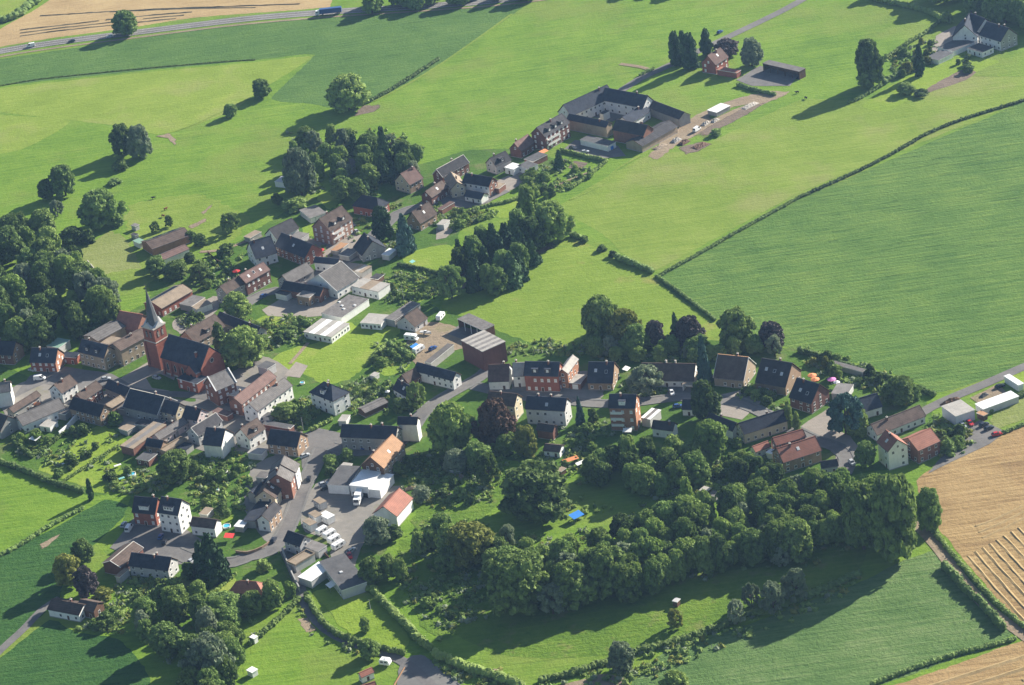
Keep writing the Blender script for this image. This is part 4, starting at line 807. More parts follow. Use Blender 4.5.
sh('narrow white-topped shed by the lane at the picture edge', (1004.4, 375.9), (1018.3, 385.7), (1023.4, 383.2), 3, 'white', 'white_sheet')
sh('tiny brown-roofed hut between the white garage and the long shelter', (976.5, 412.5), (983.5, 416), (988, 413.5), 2.5, 'brown_wood', 'orange_tile', name='hut', cat='hut')
hs('long brick house with main red tiled roof and chimney on the wood edge', (776.4, 448.3), (815.2, 435.9), (781.5, 463.5), 5, 38, 'tan_brick', 'red_tile', sky=1, chim=[-0.18])
hs('shorter red-roofed rear part of the long brick house at the wood edge', (772.4, 437.6), (802.8, 428.8), (774.5, 446), 5.2, 36, 'brick', 'red_tile', chim=0)
hs('low red-roofed lean-to between the cream house and the long brick house', (752, 446.5), (768, 440.5), (756.5, 452), 3, 34, 'white', 'red_tile', chim=0, name='lean_to', cat='annex')
sh('little white flat shed under the red roof eaves at the wood edge', (766, 452), (772, 454.5), (777, 450.5), 2.8, 'white', 'white_sheet')
hs('dark grey-roofed cottage half buried in trees beside the red roof', (820, 461.5), (837.2, 458.8), (824.5, 468), 3.2, 40, 'pale_grey', 'charcoal', chim=0)
# lower left
hs('red brick house with black roof and large white dormer on the court', (134.4, 496), (157.9, 498), (127.5, 512), 5.8, 48, 'red_brick', 'slate', dorm=1, bay=True, ddark='white', style='light', floors=2)
hs('tall white house with black roof and broad sunlit gable on the court', (161, 496.2), (182, 499.3), (157, 512.5), 8.8, 46, 'white', 'slate', dorm=1, ddark='wall', bay=True)
hs('small white house with brown-grey roof next to the tall conifers', (192.3, 516.6), (217.2, 519.4), (187, 525.5), 4.4, 38, 'white', 'brown_tile', chim=0)
hs('barn with dark brown roof and white ridge below the brick court house', (110, 560.8), (133.5, 541.2), (121, 567), 4.5, 24, 'dark_brick', 'brown_tile', chim=0, win=False, trimr='stone_trim', name='barn', cat='barn', group=VB)
hs('grey-white house with long blue-black roof below the court', (131.3, 552.3), (171.5, 557.3), (129.5, 566), 4.6, 42, 'pale_grey', 'slate', chim=2)
sh('small flat tan-roofed annex between the barn and the blue-black roof', (115.2, 576), (119.6, 577.6), (129, 568.8), 3, 'pale_grey', 'tan_roof', name='annex', cat='annex')
hs('brown-roofed chalet bungalow with white base beside the field lane', (52, 598.5), (84, 604.5), (48, 609.5), 3.4, 28, 'white', 'brown_tile', hip=(0, 0))
hs('cross wing of the brown chalet with dark wooden gable', (80, 599), (98, 602.5), (84, 610), 3.6, 30, 'brown_wood', 'brown_tile', chim=0)
hs('dark red hip-roofed house at the bottom lane corner', (240, 580.5), (256, 581.5), (247, 594), 3.4, 42, 'tan_brick', 'red_tile', hip=(4, 4), chim=1)
hs('brick part of the street terrace with grey roof and brick gable', (276.6, 474.6), (280.4, 464.8), (292, 480.5), 8, 36, 'brick', 'grey_roof', chim=1, style='light', floors=2)
hs('white part of the street terrace with grey roof near the square', (280.6, 464.3), (284.4, 455.3), (299, 466), 8, 36, 'white', 'grey_roof', chim=0, floors=2)
hs('grey-roofed house with cream street wall in the middle of the street row', (263.2, 490.5), (271.3, 478), (275.3, 498.5), 5.2, 38, 'cream', 'brown_tile', sky=1)
hs('end house of the street row with pale blue-white gable and tan wall', (261.7, 515.4), (274.2, 501.4), (270.8, 520), 5.2, 38, 'tan_brick', 'charcoal', left='white')
sh('long dark flat roof behind the end house of the street row', (243.4, 519.8), (255.5, 521.3), (271.3, 500.5), 3.6, 'grey_render', 'slate', name='long_shed', rim='slate')
sh('pale canopy at the garden end of the long dark flat roof', (234, 526), (243, 527.5), (248, 521), 2.6, 'grey_render', 'white_sheet', name='canopy')
hs('black-roofed back building with white chimney stack behind the street row', (250.8, 491.5), (268, 477), (258.5, 494), 4, 34, 'grey_render', 'slate')
sh('small grey flat-roofed shed above the street row gardens', (256, 477), (266, 478.6), (270.5, 472.2), 3, 'grey_render', 'grey_roof')
hs('house with deep blue roof and wide light grey gable at the street bend', (287.9, 530.2), (304.7, 536), (283, 541), 4.6, 40, 'pale_grey', 'slate', chim=0)
sh('flat grey-roofed back building beside the deep blue roof', (305, 545.5), (318, 552.5), (325, 545.5), 3.4, 'pale_grey', 'grey_roof', name='annex', cat='annex')
sh('tan flat-roofed terrace building between the blue roof and the white canopy', (289.3, 561.5), (295, 567), (312.5, 554), 3.4, 'pale_grey', 'tan_roof', par=0.5, rim='tan_roof', name='terrace_building', cat='annex')
sh('workshop with bright white flat roof above the lane hedge', (296, 577), (311, 580.6), (334, 565.5), 3.4, 'pale_grey', 'white_sheet', name='workshop', cat='workshop', group=VB)
sh('flat grey-roofed building with glazed end above the garden lawn', (325, 562), (338.5, 594), (361, 581), 4.2, 'pale_grey', 'felt', win='f', step=1.8, name='workshop', cat='workshop', group=VB, sky=1)
hs('small cottage with weathered red roof and white end at the bottom lane', (358.6, 672.9), (372, 667), (361, 677.2), 2.8, 38, 'white', 'red_tile', chim=0, name='cottage')
hs('red-roofed cottage cut by the lower picture edge', (356, 687), (375, 681), (360, 693), 2.8, 38, 'white', 'red_tile', chim=0, name='cottage')
sh('small white hut in the trees left of the bottom paddock', (249, 637), (254, 639), (258, 636), 2.5, 'white', 'white_sheet', name='hut', cat='hut')
sh('small white canopy at the lower edge of the bottom paddock', (246, 670), (252, 673), (258, 669), 2.4, 'white', 'white_sheet', name='canopy')

# smaller outbuildings that fill the plots
sh('low shed with faded orange tile roof at the foot of the dormered brick house', (331, 250), (338.5, 251.5), (348, 243.5), 2.6, 'grey_render', 'orange_tile')
sh('flat grey yard roof between the faded orange shed and the black gabled house', (338.5, 254.5), (349, 256.5), (358, 250), 2.8, 'grey_render', 'grey_roof')
sh('small dark pavilion roof beside the black gabled house', (363, 254), (370, 255.5), (376, 250.5), 2.8, 'white', 'charcoal', win='f')
sh('white-roofed shed next to the blue spruce', (381, 254.5), (389, 255.5), (397, 249), 2.8, 'pale_grey', 'white_sheet')
sh('rusty pale roof above the white workshop', (351, 270), (362, 272.5), (372, 266), 3, 'grey_render', 'tan_roof', strips=('pale_roof', 3))
sh('dark little shed at the allotment side of the white workshop', (370, 278), (378, 279.5), (384, 274.5), 2.8, 'brown_wood', 'charcoal')
sh('flat grey roofs between the slate-roofed house and the lawn', (290.5, 236.5), (301, 239), (308.5, 233.5), 3, 'pale_grey', 'grey_roof')
sh('brown flat roof in the garden row of the meadow edge houses', (243, 236.5), (250, 238), (262, 231.5), 2.6, 'grey_render', 'tan_roof')
sh('dark flat link between the presbytery and the purple-brown roof', (226.5, 394), (236.5, 397), (246.5, 388), 4, 'brick', 'slate', name='annex', cat='annex')
sh('low reddish roofed building in the lane below the presbytery', (212, 411), (227, 416.5), (233, 412.5), 2.8, 'brick', 'purple_tile')
sh('long brownish flat roof behind the tan brick gable house', (262, 424), (290, 429), (294, 425), 3, 'dark_brick', 'felt')
sh('yellowish tan canopy behind the small white house on the court', (199, 513.5), (207, 515), (213.5, 508), 2.8, 'grey_render', 'tan_roof', name='canopy')
sh('dark yard shed behind the slate row, nearest the pale ridge', (136, 423.5), (147, 427), (152, 421), 2.8, 'grey_render', 'charcoal')
sh('dark yard shed between the slate row and the yellowish roof', (150, 424.5), (159, 427), (165, 421), 3, 'brick', 'felt')
sh('flat grey yard roof against the small pale brown roof', (118, 408), (128, 411), (134, 404.5), 3, 'grey_render', 'grey_roof')
sh('pale concrete shed beside the white conservatory wall of the walled garden', (57, 412.5), (65, 415), (72, 408.5), 3.2, 'grey_render', 'grey_roof')
sh('dark shed leaning on the white-sided house by the square', (64, 404), (72, 406), (77, 401), 3, 'grey_render', 'felt')
sh('low white conservatory at the garden front of the long white house', (40, 425.5), (50, 428), (57, 421), 2.6, 'white', 'pale_roof', win='f')
sh('flat tan roof in the inner yard of the beige square houses', (101, 342.5), (112, 345), (121, 338), 5, 'beige', 'tan_roof')
sh('low brick wing between the orange-gabled house and the beige mansard house', (62, 356), (76, 358.5), (79, 353), 3.6, 'red_brick', 'slate', win='f', style='light', name='annex', cat='annex')
sh('long low brick garage row with dark roof by the steep corner house', (437, 208.5), (442, 209.5), (455, 202), 2.8, 'brick', 'purple_tile', name='garage_row', cat='garage')
sh('pale veranda roof on the terrace of the steep corner house', (437.5, 224), (444, 225.5), (449, 220), 2.8, 'pale_grey', 'pale_roof', name='veranda', cat='annex')
sh('brick terrace annex right of the blue-black roofed white house', (490, 187), (499, 189), (505, 183.5), 3, 'brick', 'tan_roof', name='annex', cat='annex')
sh('grey roofed sheds in a row behind the low pink-walled building', (168, 429), (176, 431.5), (186, 424), 3, 'grey_render', 'grey_roof')
sh('dark flat roof shed at the tan terrace, nearest the large tree', (176, 447), (186, 450), (193, 444), 2.8, 'grey_render', 'slate', rim='slate')
sh('pale blue flat roof joined to the villa', (336, 421.5), (345, 420.5), (352, 414), 2.6, 'pale_grey', 'pale_roof', name='garage', cat='garage')
sh('small garage with dark roof below the white terraced row', (262, 416), (269, 418), (273, 413), 2.6, 'white', 'felt', name='garage', cat='garage')
sh('flat felt roof at the sunny side of the long purple-brown roofed house', (258, 366), (267, 369.5), (275, 363.5), 4, 'pale_grey', 'felt', name='annex', cat='annex')

# ------------------------------------------------------------------ the church
def church():
    tp_h = 20.0; a = G(149.3, 328.3, tp_h); b = G(161.7, 321.7, tp_h)
    r1, r2 = G(168, 333.4, 15), G(209.4, 345.4, 15); d = r2-r1; d.z = 0; L = d.length; d.normalize(); rz = math.atan2(d.y, d.x)
    ew = G(160, 357, 8.2); n = Vector((-d.y, d.x, 0)); half = abs((ew-r1).dot(n)); half = min(max(half, 5), 8.5); H = 8.2+half*math.tan(R_(48))
    for _ in range(20):
        r1, r2 = G(168, 333.4, H), G(209.4, 345.4, H); d = r2-r1; d.z = 0; L = d.length; d.normalize(); n = Vector((-d.y, d.x, 0)); half = min(max(abs((G(160, 357, 8.2)-r1).dot(n)), 5), 8.5); H = 0.5*H+0.5*(8.2+half*math.tan(R_(48)))
    rz = math.atan2(d.y, d.x); c = (r1+r2)/2
    REP.append(('church', L, half*2, H))
    root = empty('church', (c.x, c.y, 0), rz); tag(root, 'red brick church with slate roof and tall grey spire in the village centre', 'church')
    w = half-0.5; e = 8.0; x0, x1 = -L/2+0.4, L/2-0.4; tpn = math.tan(R_(48)); gz = e+w*tpn+0.5
    mb = MB()
    mb.face([(x0, -w, 0), (x1, -w, 0), (x1, -w, e), (x0, -w, e)]); mb.face([(x1, w, 0), (x0, w, 0), (x0, w, e), (x1, w, e)])
    mb.face([(x0, w, 0), (x0, -w, 0), (x0, -w, e), (x0, 0, gz-.7), (x0, w, e)]); mb.face([(x1, -w, 0), (x1, w, 0), (x1, w, e), (x1, 0, gz-.7), (x1, -w, e)])
    mb.box(x0-.08, x1+.08, -w-.08, w+.08, -0.02, 0.8, 1, skip='b')
    for k in range(6):
        x = x0+1+(x1-x0-2)*k/5
        mb.solid([(x-.4, -w-1.0, 0), (x+.4, -w-1.0, 0), (x+.4, -w-.003, 0), (x-.4, -w-.003, 0)], [(x-.4, -w-0.25, 6.2), (x+.4, -w-0.25, 6.2), (x+.4, -w-.003, 6.8), (x-.4, -w-.003, 6.8)])
    mb.build('wall', ['red_brick', 'stone_trim'], root)
    mb = MB()
    for s in (-1, 1):
        bot = [(-L/2+.3, s*half, e-.15), (L/2-.3, s*half, e-.15), (L/2-.3, s*.001, e+half*tpn-.25), (-L/2+.3, s*.001, e+half*tpn-.25)]; top = [(x, y, z+.25) for x, y, z in bot]
        if s > 0: bot = bot[::-1]; top = top[::-1]
        mb.solid(bot, top, 0)
    mb.box(-L/2, L/2, -.15, .15, e+half*tpn-.05, e+half*tpn+.12, 0)
    rf = mb.build('roof', ['slate'], root); chimney(rf, L*0.3, -half*0.55, e+half*tpn*0.42, 2.2, 'red_brick', 0.9)
    # pointed windows between the buttresses
    for k in range(5):
        x = x0+1+(x1-x0-2)*(k+.5)/5; mb = MB(); p = [(-.5, 0), (.5, 0), (.5, 2.4), (0, 3.4), (-.5, 2.4)]
        mb.solid([(q*1.35, .0, z*1.1-.15) for q, z in p], [(q*1.35, -.08, z*1.1-.15) for q, z in p], 0); mb.solid([(q, -.085, z) for q, z in p], [(q, -.12, z) for q, z in p], 1)
        o = mb.build('window', ['stone_trim', 'glass'], root); o.location = (x, -w, 2.6)
    # transept gable near the chancel end, and the low side aisle
    tx = L*0.34; mb = MB(); tw, tl, te = 3.2, 3.0, 7.0
    mb.box(tx-tw, tx+tw, -w-tl, -w+2, 0, te, 0, skip='t'); mb.face([(tx-tw, -w-tl, te), (tx+tw, -w-tl, te), (tx, -w-tl, te+3.6)], 0)
    for s in (-1, 1):
        bot = [(tx+s*(tw+.3), -w-tl-.2, te-.35), (tx+s*(tw+.3), 1, te-.35), (tx, 1, te+3.4), (tx, -w-tl-.2, te+3.4)]; top = [(x, y, z+.22) for x, y, z in bot]
        if s < 0: bot = bot[::-1]; top = top[::-1]
        mb.solid(bot, top, 1)
    mb.build('transept', ['red_brick', 'slate'], root)
    mb = MB(); mb.solid([(-.7+0, 0, 0), (.7, 0, 0), (.7, 0, 2.2), (0, 0, 3.2), (-.7, 0, 2.2)], [(-.7, -.1, 0), (.7, -.1, 0), (.7, -.1, 2.2), (0, -.1, 3.2), (-.7, -.1, 2.2)], 0)
    o = mb.build('window', ['glass'], root); o.location = (tx, -w-tl-.002, 3.0)
    mb = MB(); mb.tube((0, 0, 0), (0, -.1, 0), 1.15, 1.15, 16, 0); mb.tube((0, -.105, 0), (0, -.14, 0), .9, .9, 16, 1)
    o = mb.build('rose_window', ['stone_trim', 'glass'], root); o.location = (x1, 0, 9.0); o.rotation_euler = (0, 0, R_(90))
    # tower and spire: the front left corner of the nave
    inv = Matrix.Rotation(-rz, 3, 'Z'); S = min(max((b-a).length, 6.0), 7.6); q = inv @ (a-Vector((c.x, c.y, 0)))
    cx, cy = q.x-1.2, q.y+S*0.5
    tw = S/2; mb = MB(); mb.box(cx-tw, cx+tw, cy-tw, cy+tw, 0, tp_h, 0); mb.box(cx-tw-.2, cx+tw+.2, cy-tw-.2, cy+tw+.2, 13.0, 13.4, 1); mb.box(cx-tw-.3, cx+tw+.3, cy-tw-.3, cy+tw+.3, tp_h-.5, tp_h+.1, 1)
    for sx in (-1, 1):
        for sy in (-1, 1): mb.box(cx+sx*tw-.55, cx+sx*tw+.55, cy+sy*tw-.55, cy+sy*tw+.55, 0, 12.4, 0)
    tw_o = mb.build('tower', ['red_brick', 'stone_trim'], root)
    for ang in (0, 90, 180, 270):
        for s in (-1, 1):
            mb = MB(); p = [(-.55, 0), (.55, 0), (.55, 2.6), (0, 3.5), (-.55, 2.6)]; mb.solid([(x, 0, z) for x, z in p], [(x, -.1, z) for x, z in p], 0)
            for j in range(5): mb.box(-.5, .5, -.2, -.1, .3+j*.5, .42+j*.5, 1)
            o = mb.build('belfry_window', ['dark_inside', 'stone_trim'], tw_o); m_ = Matrix.Rotation(R_(ang), 3, 'Z') @ Vector((s*1.25, -tw-.002, 0)); o.location = (cx+m_.x, cy+m_.y, 15.2); o.rotation_euler = (0, 0, R_(ang))
    mb = MB(); k = 8; r0 = tw*.9/math.cos(math.pi/8); zb = tp_h+.1; top = (cx, cy, zb+17.5)
    ring = [(cx+r0*math.cos(math.pi/8+i*math.pi/4), cy+r0*math.sin(math.pi/8+i*math.pi/4), zb) for i in range(8)]; ring2 = [(cx+(x-cx)*.66, cy+(y-cy)*.66, zb+4.2) for x, y, z in ring]
    for i in range(8):
        j = (i+1) % 8; mb.face([ring[i], ring[j], ring2[j], ring2[i]]); mb.face([ring2[i], ring2[j], top])
    sp = mb.build('spire', ['spire_slate'], root)
    mb = MB(); mb.tube((cx, cy, zb+17.2), (cx, cy, zb+20), .09, .07, 6); mb.box(cx-.7, cx+.7, cy-.06, cy+.06, zb+18.9, zb+19.05); mb.tube((cx, cy, zb+17.4), (cx, cy, zb+17.75), .22, .22, 8); mb.build('cross', ['iron'], sp)
    for ang in (0, 90, 180, 270):
        mb = MB(); p0 = [(-tw*.7, -tw-.25, 0), (tw*.7, -tw-.25, 0), (0, -tw-.25, 2.2)]; p1 = [(-tw*.7, -tw*.3, 0), (tw*.7, -tw*.3, 0), (0, -tw*.3, 2.2)]
        mb.solid(p0[::-1], p1[::-1], 0); o = mb.build('spire_gable', ['pale_grey'], sp); o.location = (cx, cy, zb+.02); o.rotation_euler = (0, 0, R_(ang))
church()

# ------------------------------------------------------------------ trees, bushes, hedges
def ico(sub):
    bm = bmesh.new(); bmesh.ops.create_icosphere(bm, subdivisions=sub, radius=1)
    v = np.array([q.co[:] for q in bm.verts]); f = np.array([[q.index for q in p.verts] for p in bm.faces]); bm.free(); return v, f
IV, IF = ico(2)
def crown_mesh(name, lobes, leaf, nleaf, seed, jit=0.3):
    """lobes: (x, y, z, r, zsquash); ragged lobes plus loose leaf sprays round each"""
    r = np.random.default_rng(seed); V = []; F = []; n = 0
    for (x, y, z, rad, sq) in lobes:
        v = IV*(1+r.uniform(-jit, jit, (len(IV), 1))); v = v*np.array([rad, rad, rad*sq])+np.array([x, y, z]); V.append(v); F += (IF+n).tolist(); n += len(v)
        m = max(4, int(nleaf*rad/np.mean([q[3] for q in lobes])))
        dr = r.normal(size=(m, 3)); dr /= np.linalg.norm(dr, axis=1)[:, None]; dr[:, 2] = np.where(dr[:, 2] < -.4, -dr[:, 2], dr[:, 2])
        c = dr*np.array([rad, rad, rad*sq])*r.uniform(.95, 1.35, (m, 1))+np.array([x, y, z])
        t = np.cross(dr+r.normal(size=(m, 3))*.7, r.normal(size=(m, 3))); t /= np.linalg.norm(t, axis=1)[:, None]+1e-9
        b = np.cross(t, dr+r.normal(size=(m, 3))*.5); b /= np.linalg.norm(b, axis=1)[:, None]+1e-9
        s = leaf*r.uniform(.6, 1.4, (m, 1)); t = t*np.array([1, 1, .6]); b = b*np.array([1, 1, .6])
        q = np.stack([c-t*s-b*s*.6, c+t*s-b*s*.6, c+t*s*.7+b*s, c-t*s*.7+b*s], 1).reshape(-1, 3); V.append(q)
        F += [[n+4*i, n+4*i+1, n+4*i+2, n+4*i+3] for i in range(m)]; n += 4*m
    me = bpy.data.meshes.new(name); me.from_pydata(np.concatenate(V).tolist(), [], F); me.materials.append(M['leaf_mid']); me.update(); return me
def lobes_round(seed, n, flat=1.0, r0=.3, top=.62, low=.28):
    r = np.random.default_rng(seed); L = [(0, 0, .42+low*.4, .46, .66)]; off = r.uniform(-.14, .14, 4)
    for k in range(n):
        t = (k+r.random())/n; z = low+.04+(.86-low)*t; th = k*2.39996+r.uniform(-.6, .6)
        prof = max(.12, 1-((t-.4)/(.62 if t > .4 else .62))**2)**.5; R = prof*(.84+off[int(th/1.5708+t*2) % 4]*1.3)*r.uniform(.66, 1.04)
        rad = r0*r.uniform(.55, 1.3); L.append((R*math.cos(th), R*math.sin(th), z, rad, .38))
    for k in range(n//5): th = r.uniform(0, 6.28); q = r.uniform(0, .45); L.append((q*math.cos(th), q*math.sin(th), .85+.06*r.random(), r0*r.uniform(.7, 1.1), .38))
    return L
def lobes_cone(seed, n, narrow=1.0, low=.05):
    r = np.random.default_rng(seed); L = []
    for k in range(n):
        t = (k+r.random())/n; z = low+(1-low)*t; R = (1-t)**.8*.72*narrow; th = k*2.4+r.uniform(-.5, .5); rad = (.12+.26*(1-t))*narrow
        L.append((R*math.cos(th)*r.uniform(.6, 1.05), R*math.sin(th)*r.uniform(.6, 1.05), z-.03, rad, .28))
    for k in range(7): t = k/7; L.append((0, 0, low+(1-low)*t, .5*(1-t)+.05, .3))
    return L
def lobes_column(seed, n):
    r = np.random.default_rng(seed); L = []
    for k in range(n):
        t = (k+r.random())/n; z = .05+.9*t; R = .55*math.sin(math.pi*min(1, t*.85+.2))**.7; th = k*2.4; L.append((R*math.cos(th)*r.uniform(.3, 1), R*math.sin(th)*r.uniform(.3, 1), z, .42*r.uniform(.7, 1.2)*(1-.45*t), .22))
    return L
CROWNS = {}
for i in range(4): CROWNS.setdefault('broad', []).append(crown_mesh('broad_crown', lobes_round(10+i, 130, r0=.16, low=.1), .055, 40, 10+i))
for i in range(3): CROWNS.setdefault('oval', []).append(crown_mesh('oval_crown', lobes_round(30+i, 100, r0=.16, low=.06), .057, 44, 30+i))
for i in range(3): CROWNS.setdefault('loose', []).append(crown_mesh('loose_crown', lobes_round(50+i, 52, r0=.15, low=.12)[1:], .07, 60, 50+i, .4))
for i in range(2): CROWNS.setdefault('cone', []).append(crown_mesh('cone_crown', lobes_cone(60+i, 40), .085, 46, 60+i, .25))
for i in range(2): CROWNS.setdefault('column', []).append(crown_mesh('column_crown', lobes_column(70+i, 26), .1, 44, 70+i))
for i in range(4): CROWNS.setdefault('bush', []).append(crown_mesh('bush_crown', lobes_round(80+i, 14, r0=.36, low=.0), .14, 36, 80+i, .3))
def trunk_mesh(top, limbs, seed):
    r = random.Random(seed); mb = MB(); mb.tube((0, 0, -.02), (.01, .01, top*.55), .075, .055, 8); mb.tube((.01, .01, top*.54), (0, .02, top), .055, .02, 7)
    for k in range(limbs):
        a = r.uniform(0, 6.28); z = top*r.uniform(.35, .7); mb.tube((0, 0, z), (.45*math.cos(a), .45*math.sin(a), z+.2), .032, .012, 5)
    me = bpy.data.meshes.new('trunk'); me.from_pydata(mb.v, [], mb.f); me.materials.append(M['bark']); return me
TRUNK = {'broad': trunk_mesh(.7, 4, 1), 'oval': trunk_mesh(.6, 4, 2), 'loose': trunk_mesh(.75, 6, 3), 'cone': trunk_mesh(.9, 0, 4), 'column': trunk_mesh(.7, 2, 5), 'bush': trunk_mesh(.4, 4, 6)}
TREES = []
def plant(pos, h, w, form, leaf, label, group=None, name=None, cat=None):
    nm = name or {'cone': 'conifer_tree', 'bush': 'garden_bush', 'column': 'columnar_tree'}.get(form, 'broadleaf_tree')
    ct = cat or {'bush': 'bush'}.get(form, 'tree')
    root = empty(nm, pos, random.uniform(0, 6.28), (w/2/.95, w/2/.95*random.uniform(.92, 1.08), h/1.02)); tag(root, label, ct, group)
    link('trunk', TRUNK[form], root); cr = link('crown', random.choice(CROWNS[form]), root)
    cr.material_slots[0].link = 'OBJECT'; cr.material_slots[0].material = M['leaf_'+leaf]
    TREES.append((root, nm, w*h)); return root
def tree(x, yb, yt, wpx, form, leaf, label, group=None, **k):
    if form in ('broad', 'oval', 'bush'): yb -= min(.16*wpx, .22*(yb-yt))
    p = G(x, yb); m = mpp(x, yb); el = math.asin(CAMH/(p-CAM).length); h = max(1.2, (yb-yt)*m/math.cos(el)*(.97 if form in ('cone', 'column') else .93)); return plant(p, h, wpx*m, form, leaf, label, group, **k)
def inside(x, y, poly):
    c = False; n = len(poly)
    for i in range(n):
        (x1, y1), (x2, y2) = poly[i], poly[i-1]
        if (y1 > y) != (y2 > y) and x < (x2-x1)*(y-y1)/(y2-y1)+x1: c = not c
    return c
def blocked(p, m=.3):
    for x, y, rz, a, b in FOOT:
        dx, dy = p.x-x, p.y-y; c, q = math.cos(rz), math.sin(rz)
        if abs(dx*c+dy*q) < a+m and abs(-dx*q+dy*c) < b+m: return True
    for line, w in ROADS:
        for q in line:
            if (q.x-p.x)**2+(q.y-p.y)**2 < (w+m)**2: return True
    return False
def grove(poly, n, hmin, hmax, wr, kinds, group, sep=.62, tries=9000, cz=.62):
    """poly: where the crowns show in the photograph; kinds: (weight, form, leaf, label)"""
    xs = [p[0] for p in poly]; ys = [p[1] for p in poly]; pts = []; k = 0
    tot = sum(q[0] for q in kinds)
    while len(pts) < n and k < tries:
        k += 1; x = random.uniform(min(xs), max(xs)); y = random.uniform(min(ys), max(ys))
        if not inside(x, y, poly): continue
        h = random.uniform(hmin, hmax); p = G(x, y, h*cz); p.z = 0; w = h*wr*random.uniform(.75, 1.25)
        if blocked(p, .8): continue
        if any((p-q).length < sep*(w+w2)/2 for q, w2 in pts): continue
        pts.append((p, w)); u = random.random()*tot
        for wt, form, leaf, label in kinds:
            u -= wt
            if u <= 0: break
        plant(p, h, w*(.85 if form == 'cone' else 1), form, leaf, label, group)
T = tree
# single trees on the open fields
T(127, 38, 9, 24, 'broad', 'dark', 'lone roadside tree with clear trunk beside the top road')
T(125, 158, 122, 25, 'oval', 'mid', 'left twin of the big tree pair on the pale meadow')
T(142, 161, 123, 24, 'oval', 'grey', 'right twin of the big tree pair, beside the bare worn patch')
T(121, 172, 160, 15, 'bush', 'mid', 'round bush at the foot of the big tree pair', name='field_bush')
T(66, 200, 163, 28, 'broad', 'dark', 'dark round tree at the upper end of the meadow tree line')
T(48, 202, 178, 17, 'broad', 'dark', 'smaller dark tree next to the dark round meadow tree')
T(103, 232, 187, 41, 'broad', 'dark', 'wide dense tree above the dry garden lawn')
T(46, 240, 207, 26, 'broad', 'mid', 'leaning tree with grey-green crown above the big wood')
T(58, 216, 199, 13, 'loose', 'grey', 'slim pale tree between the two dark meadow trees')
T(73, 248, 226, 24, 'broad', 'dark', 'low spreading tree at the shaded corner of the dry lawn')
T(88, 245, 230, 16, 'bush', 'dark', 'dark bush beside the dry garden lawn', name='field_bush')
T(118, 228, 214, 12, 'bush', 'dark', 'dark bush under the wide dense tree', name='field_bush')
T(115, 185, 179, 14, 'bush', 'dark', 'low dark bush on the meadow above the wide dense tree', name='field_bush')
T(231, 119, 103, 15, 'oval', 'dark', 'small tree casting a shadow on the bright meadow')
T(262, 101, 78, 21, 'broad', 'dark', 'round tree at the corner of the crop field')
T(350, 116, 72, 40, 'broad', 'mid', 'large spreading tree at the lower tip of the crop field')
T(231, 232, 211, 20, 'loose', 'mid', 'round fruit tree alone on the horse meadow')
T(156, 232, 220, 10, 'loose', 'mid', 'first of two young trees above the solar stable')
T(170, 227, 214, 9, 'loose', 'mid', 'second of two young trees above the solar stable, nearer its ridge')
T(191, 243, 230, 11, 'oval', 'dark', 'small dark tree at the end of the solar stable')
T(201, 248, 233, 14, 'oval', 'dark', 'fuller dark tree at the end of the solar stable')
T(158, 278, 255, 22, 'broad', 'dark', 'dark tree hiding the end of the white-walled shed')
T(178, 281, 260, 26, 'broad', 'mid', 'middle tree in front of the white-walled shed')
T(200, 279, 263, 22, 'loose', 'mid', 'light open tree in front of the white-walled shed')
T(190, 263, 252, 12, 'oval', 'dark', 'dark shrubby tree against the white-walled shed')
T(226, 257, 244, 16, 'bush', 'mid', 'green bush by the footpath to the horse meadow', name='field_bush')
T(239, 322, 291, 28, 'broad', 'mid', 'round street tree in front of the brick terrace')
T(246, 370, 325, 46, 'broad', 'mid', 'big spreading tree beside the church gable')
T(222, 352, 322, 20, 'column', 'dark', 'narrow dark tree between the church and the spreading tree')
T(108, 312, 276, 32, 'broad', 'grey', 'grey-green tree at the edge of the big wood beside the lawn')
# wood on the left
KL = [(5, 'broad', 'dark', 'dark broadleaf tree in the wood left of the lawn'), (4, 'oval', 'mid', 'mid green oval tree in the wood left of the lawn'), (1.6, 'broad', 'bright', 'light green tree in the wood left of the lawn'), (1, 'loose', 'grey', 'grey-green open tree in the wood left of the lawn')]
grove([(-30, 225), (20, 222), (60, 240), (85, 262), (100, 285), (112, 305), (90, 318), (75, 325), (40, 335), (-30, 330)], 52, 11, 19, .72, KL, 'trees of the wood left of the lawn', .52)
grove([(75, 318), (120, 308), (126, 318), (96, 332), (78, 335)], 9, 4, 7, .9, [(1, 'bush', 'mid', 'green shrub between the wood and the grey hall roof'), (1, 'bush', 'dark', 'dark shrub between the wood and the grey hall roof')], 'shrubs beside the wood edge')
# tree belt north of the village
KN = [(4, 'broad', 'dark', 'dark tree in the belt above the dormered brick house'), (3, 'oval', 'mid', 'mid green tree in the belt above the dormered brick house'), (1.3, 'loose', 'grey', 'pale grey-green tree in the belt above the dormered brick house'), (1, 'cone', 'needle', 'dark conifer in the belt above the dormered brick house')]
grove([(288, 150), (310, 128), (345, 128), (375, 132), (392, 138), (425, 152), (420, 168), (395, 170), (380, 190), (345, 188), (318, 185), (290, 190)], 40, 7, 14, .72, KN, 'trees of the belt above the brick house', .6)
T(302, 200, 143, 30, 'broad', 'grey', 'large pale tree at the meadow end of the tree belt')
T(387, 172, 125, 18, 'cone', 'needle', 'tall pointed conifer rising out of the tree belt')
T(405, 172, 138, 20, 'oval', 'dark', 'tall dark tree beside the pointed conifer')
T(297, 212, 198, 20, 'bush', 'mid', 'low green bush by the grey garages', name='field_bush')
T(278, 205, 192, 12, 'loose', 'mid', 'small tree on the meadow edge near the grey garages')
T(384, 243, 203, 21, 'oval', 'needle', 'tall dark conifer in front of the black hipped roof')
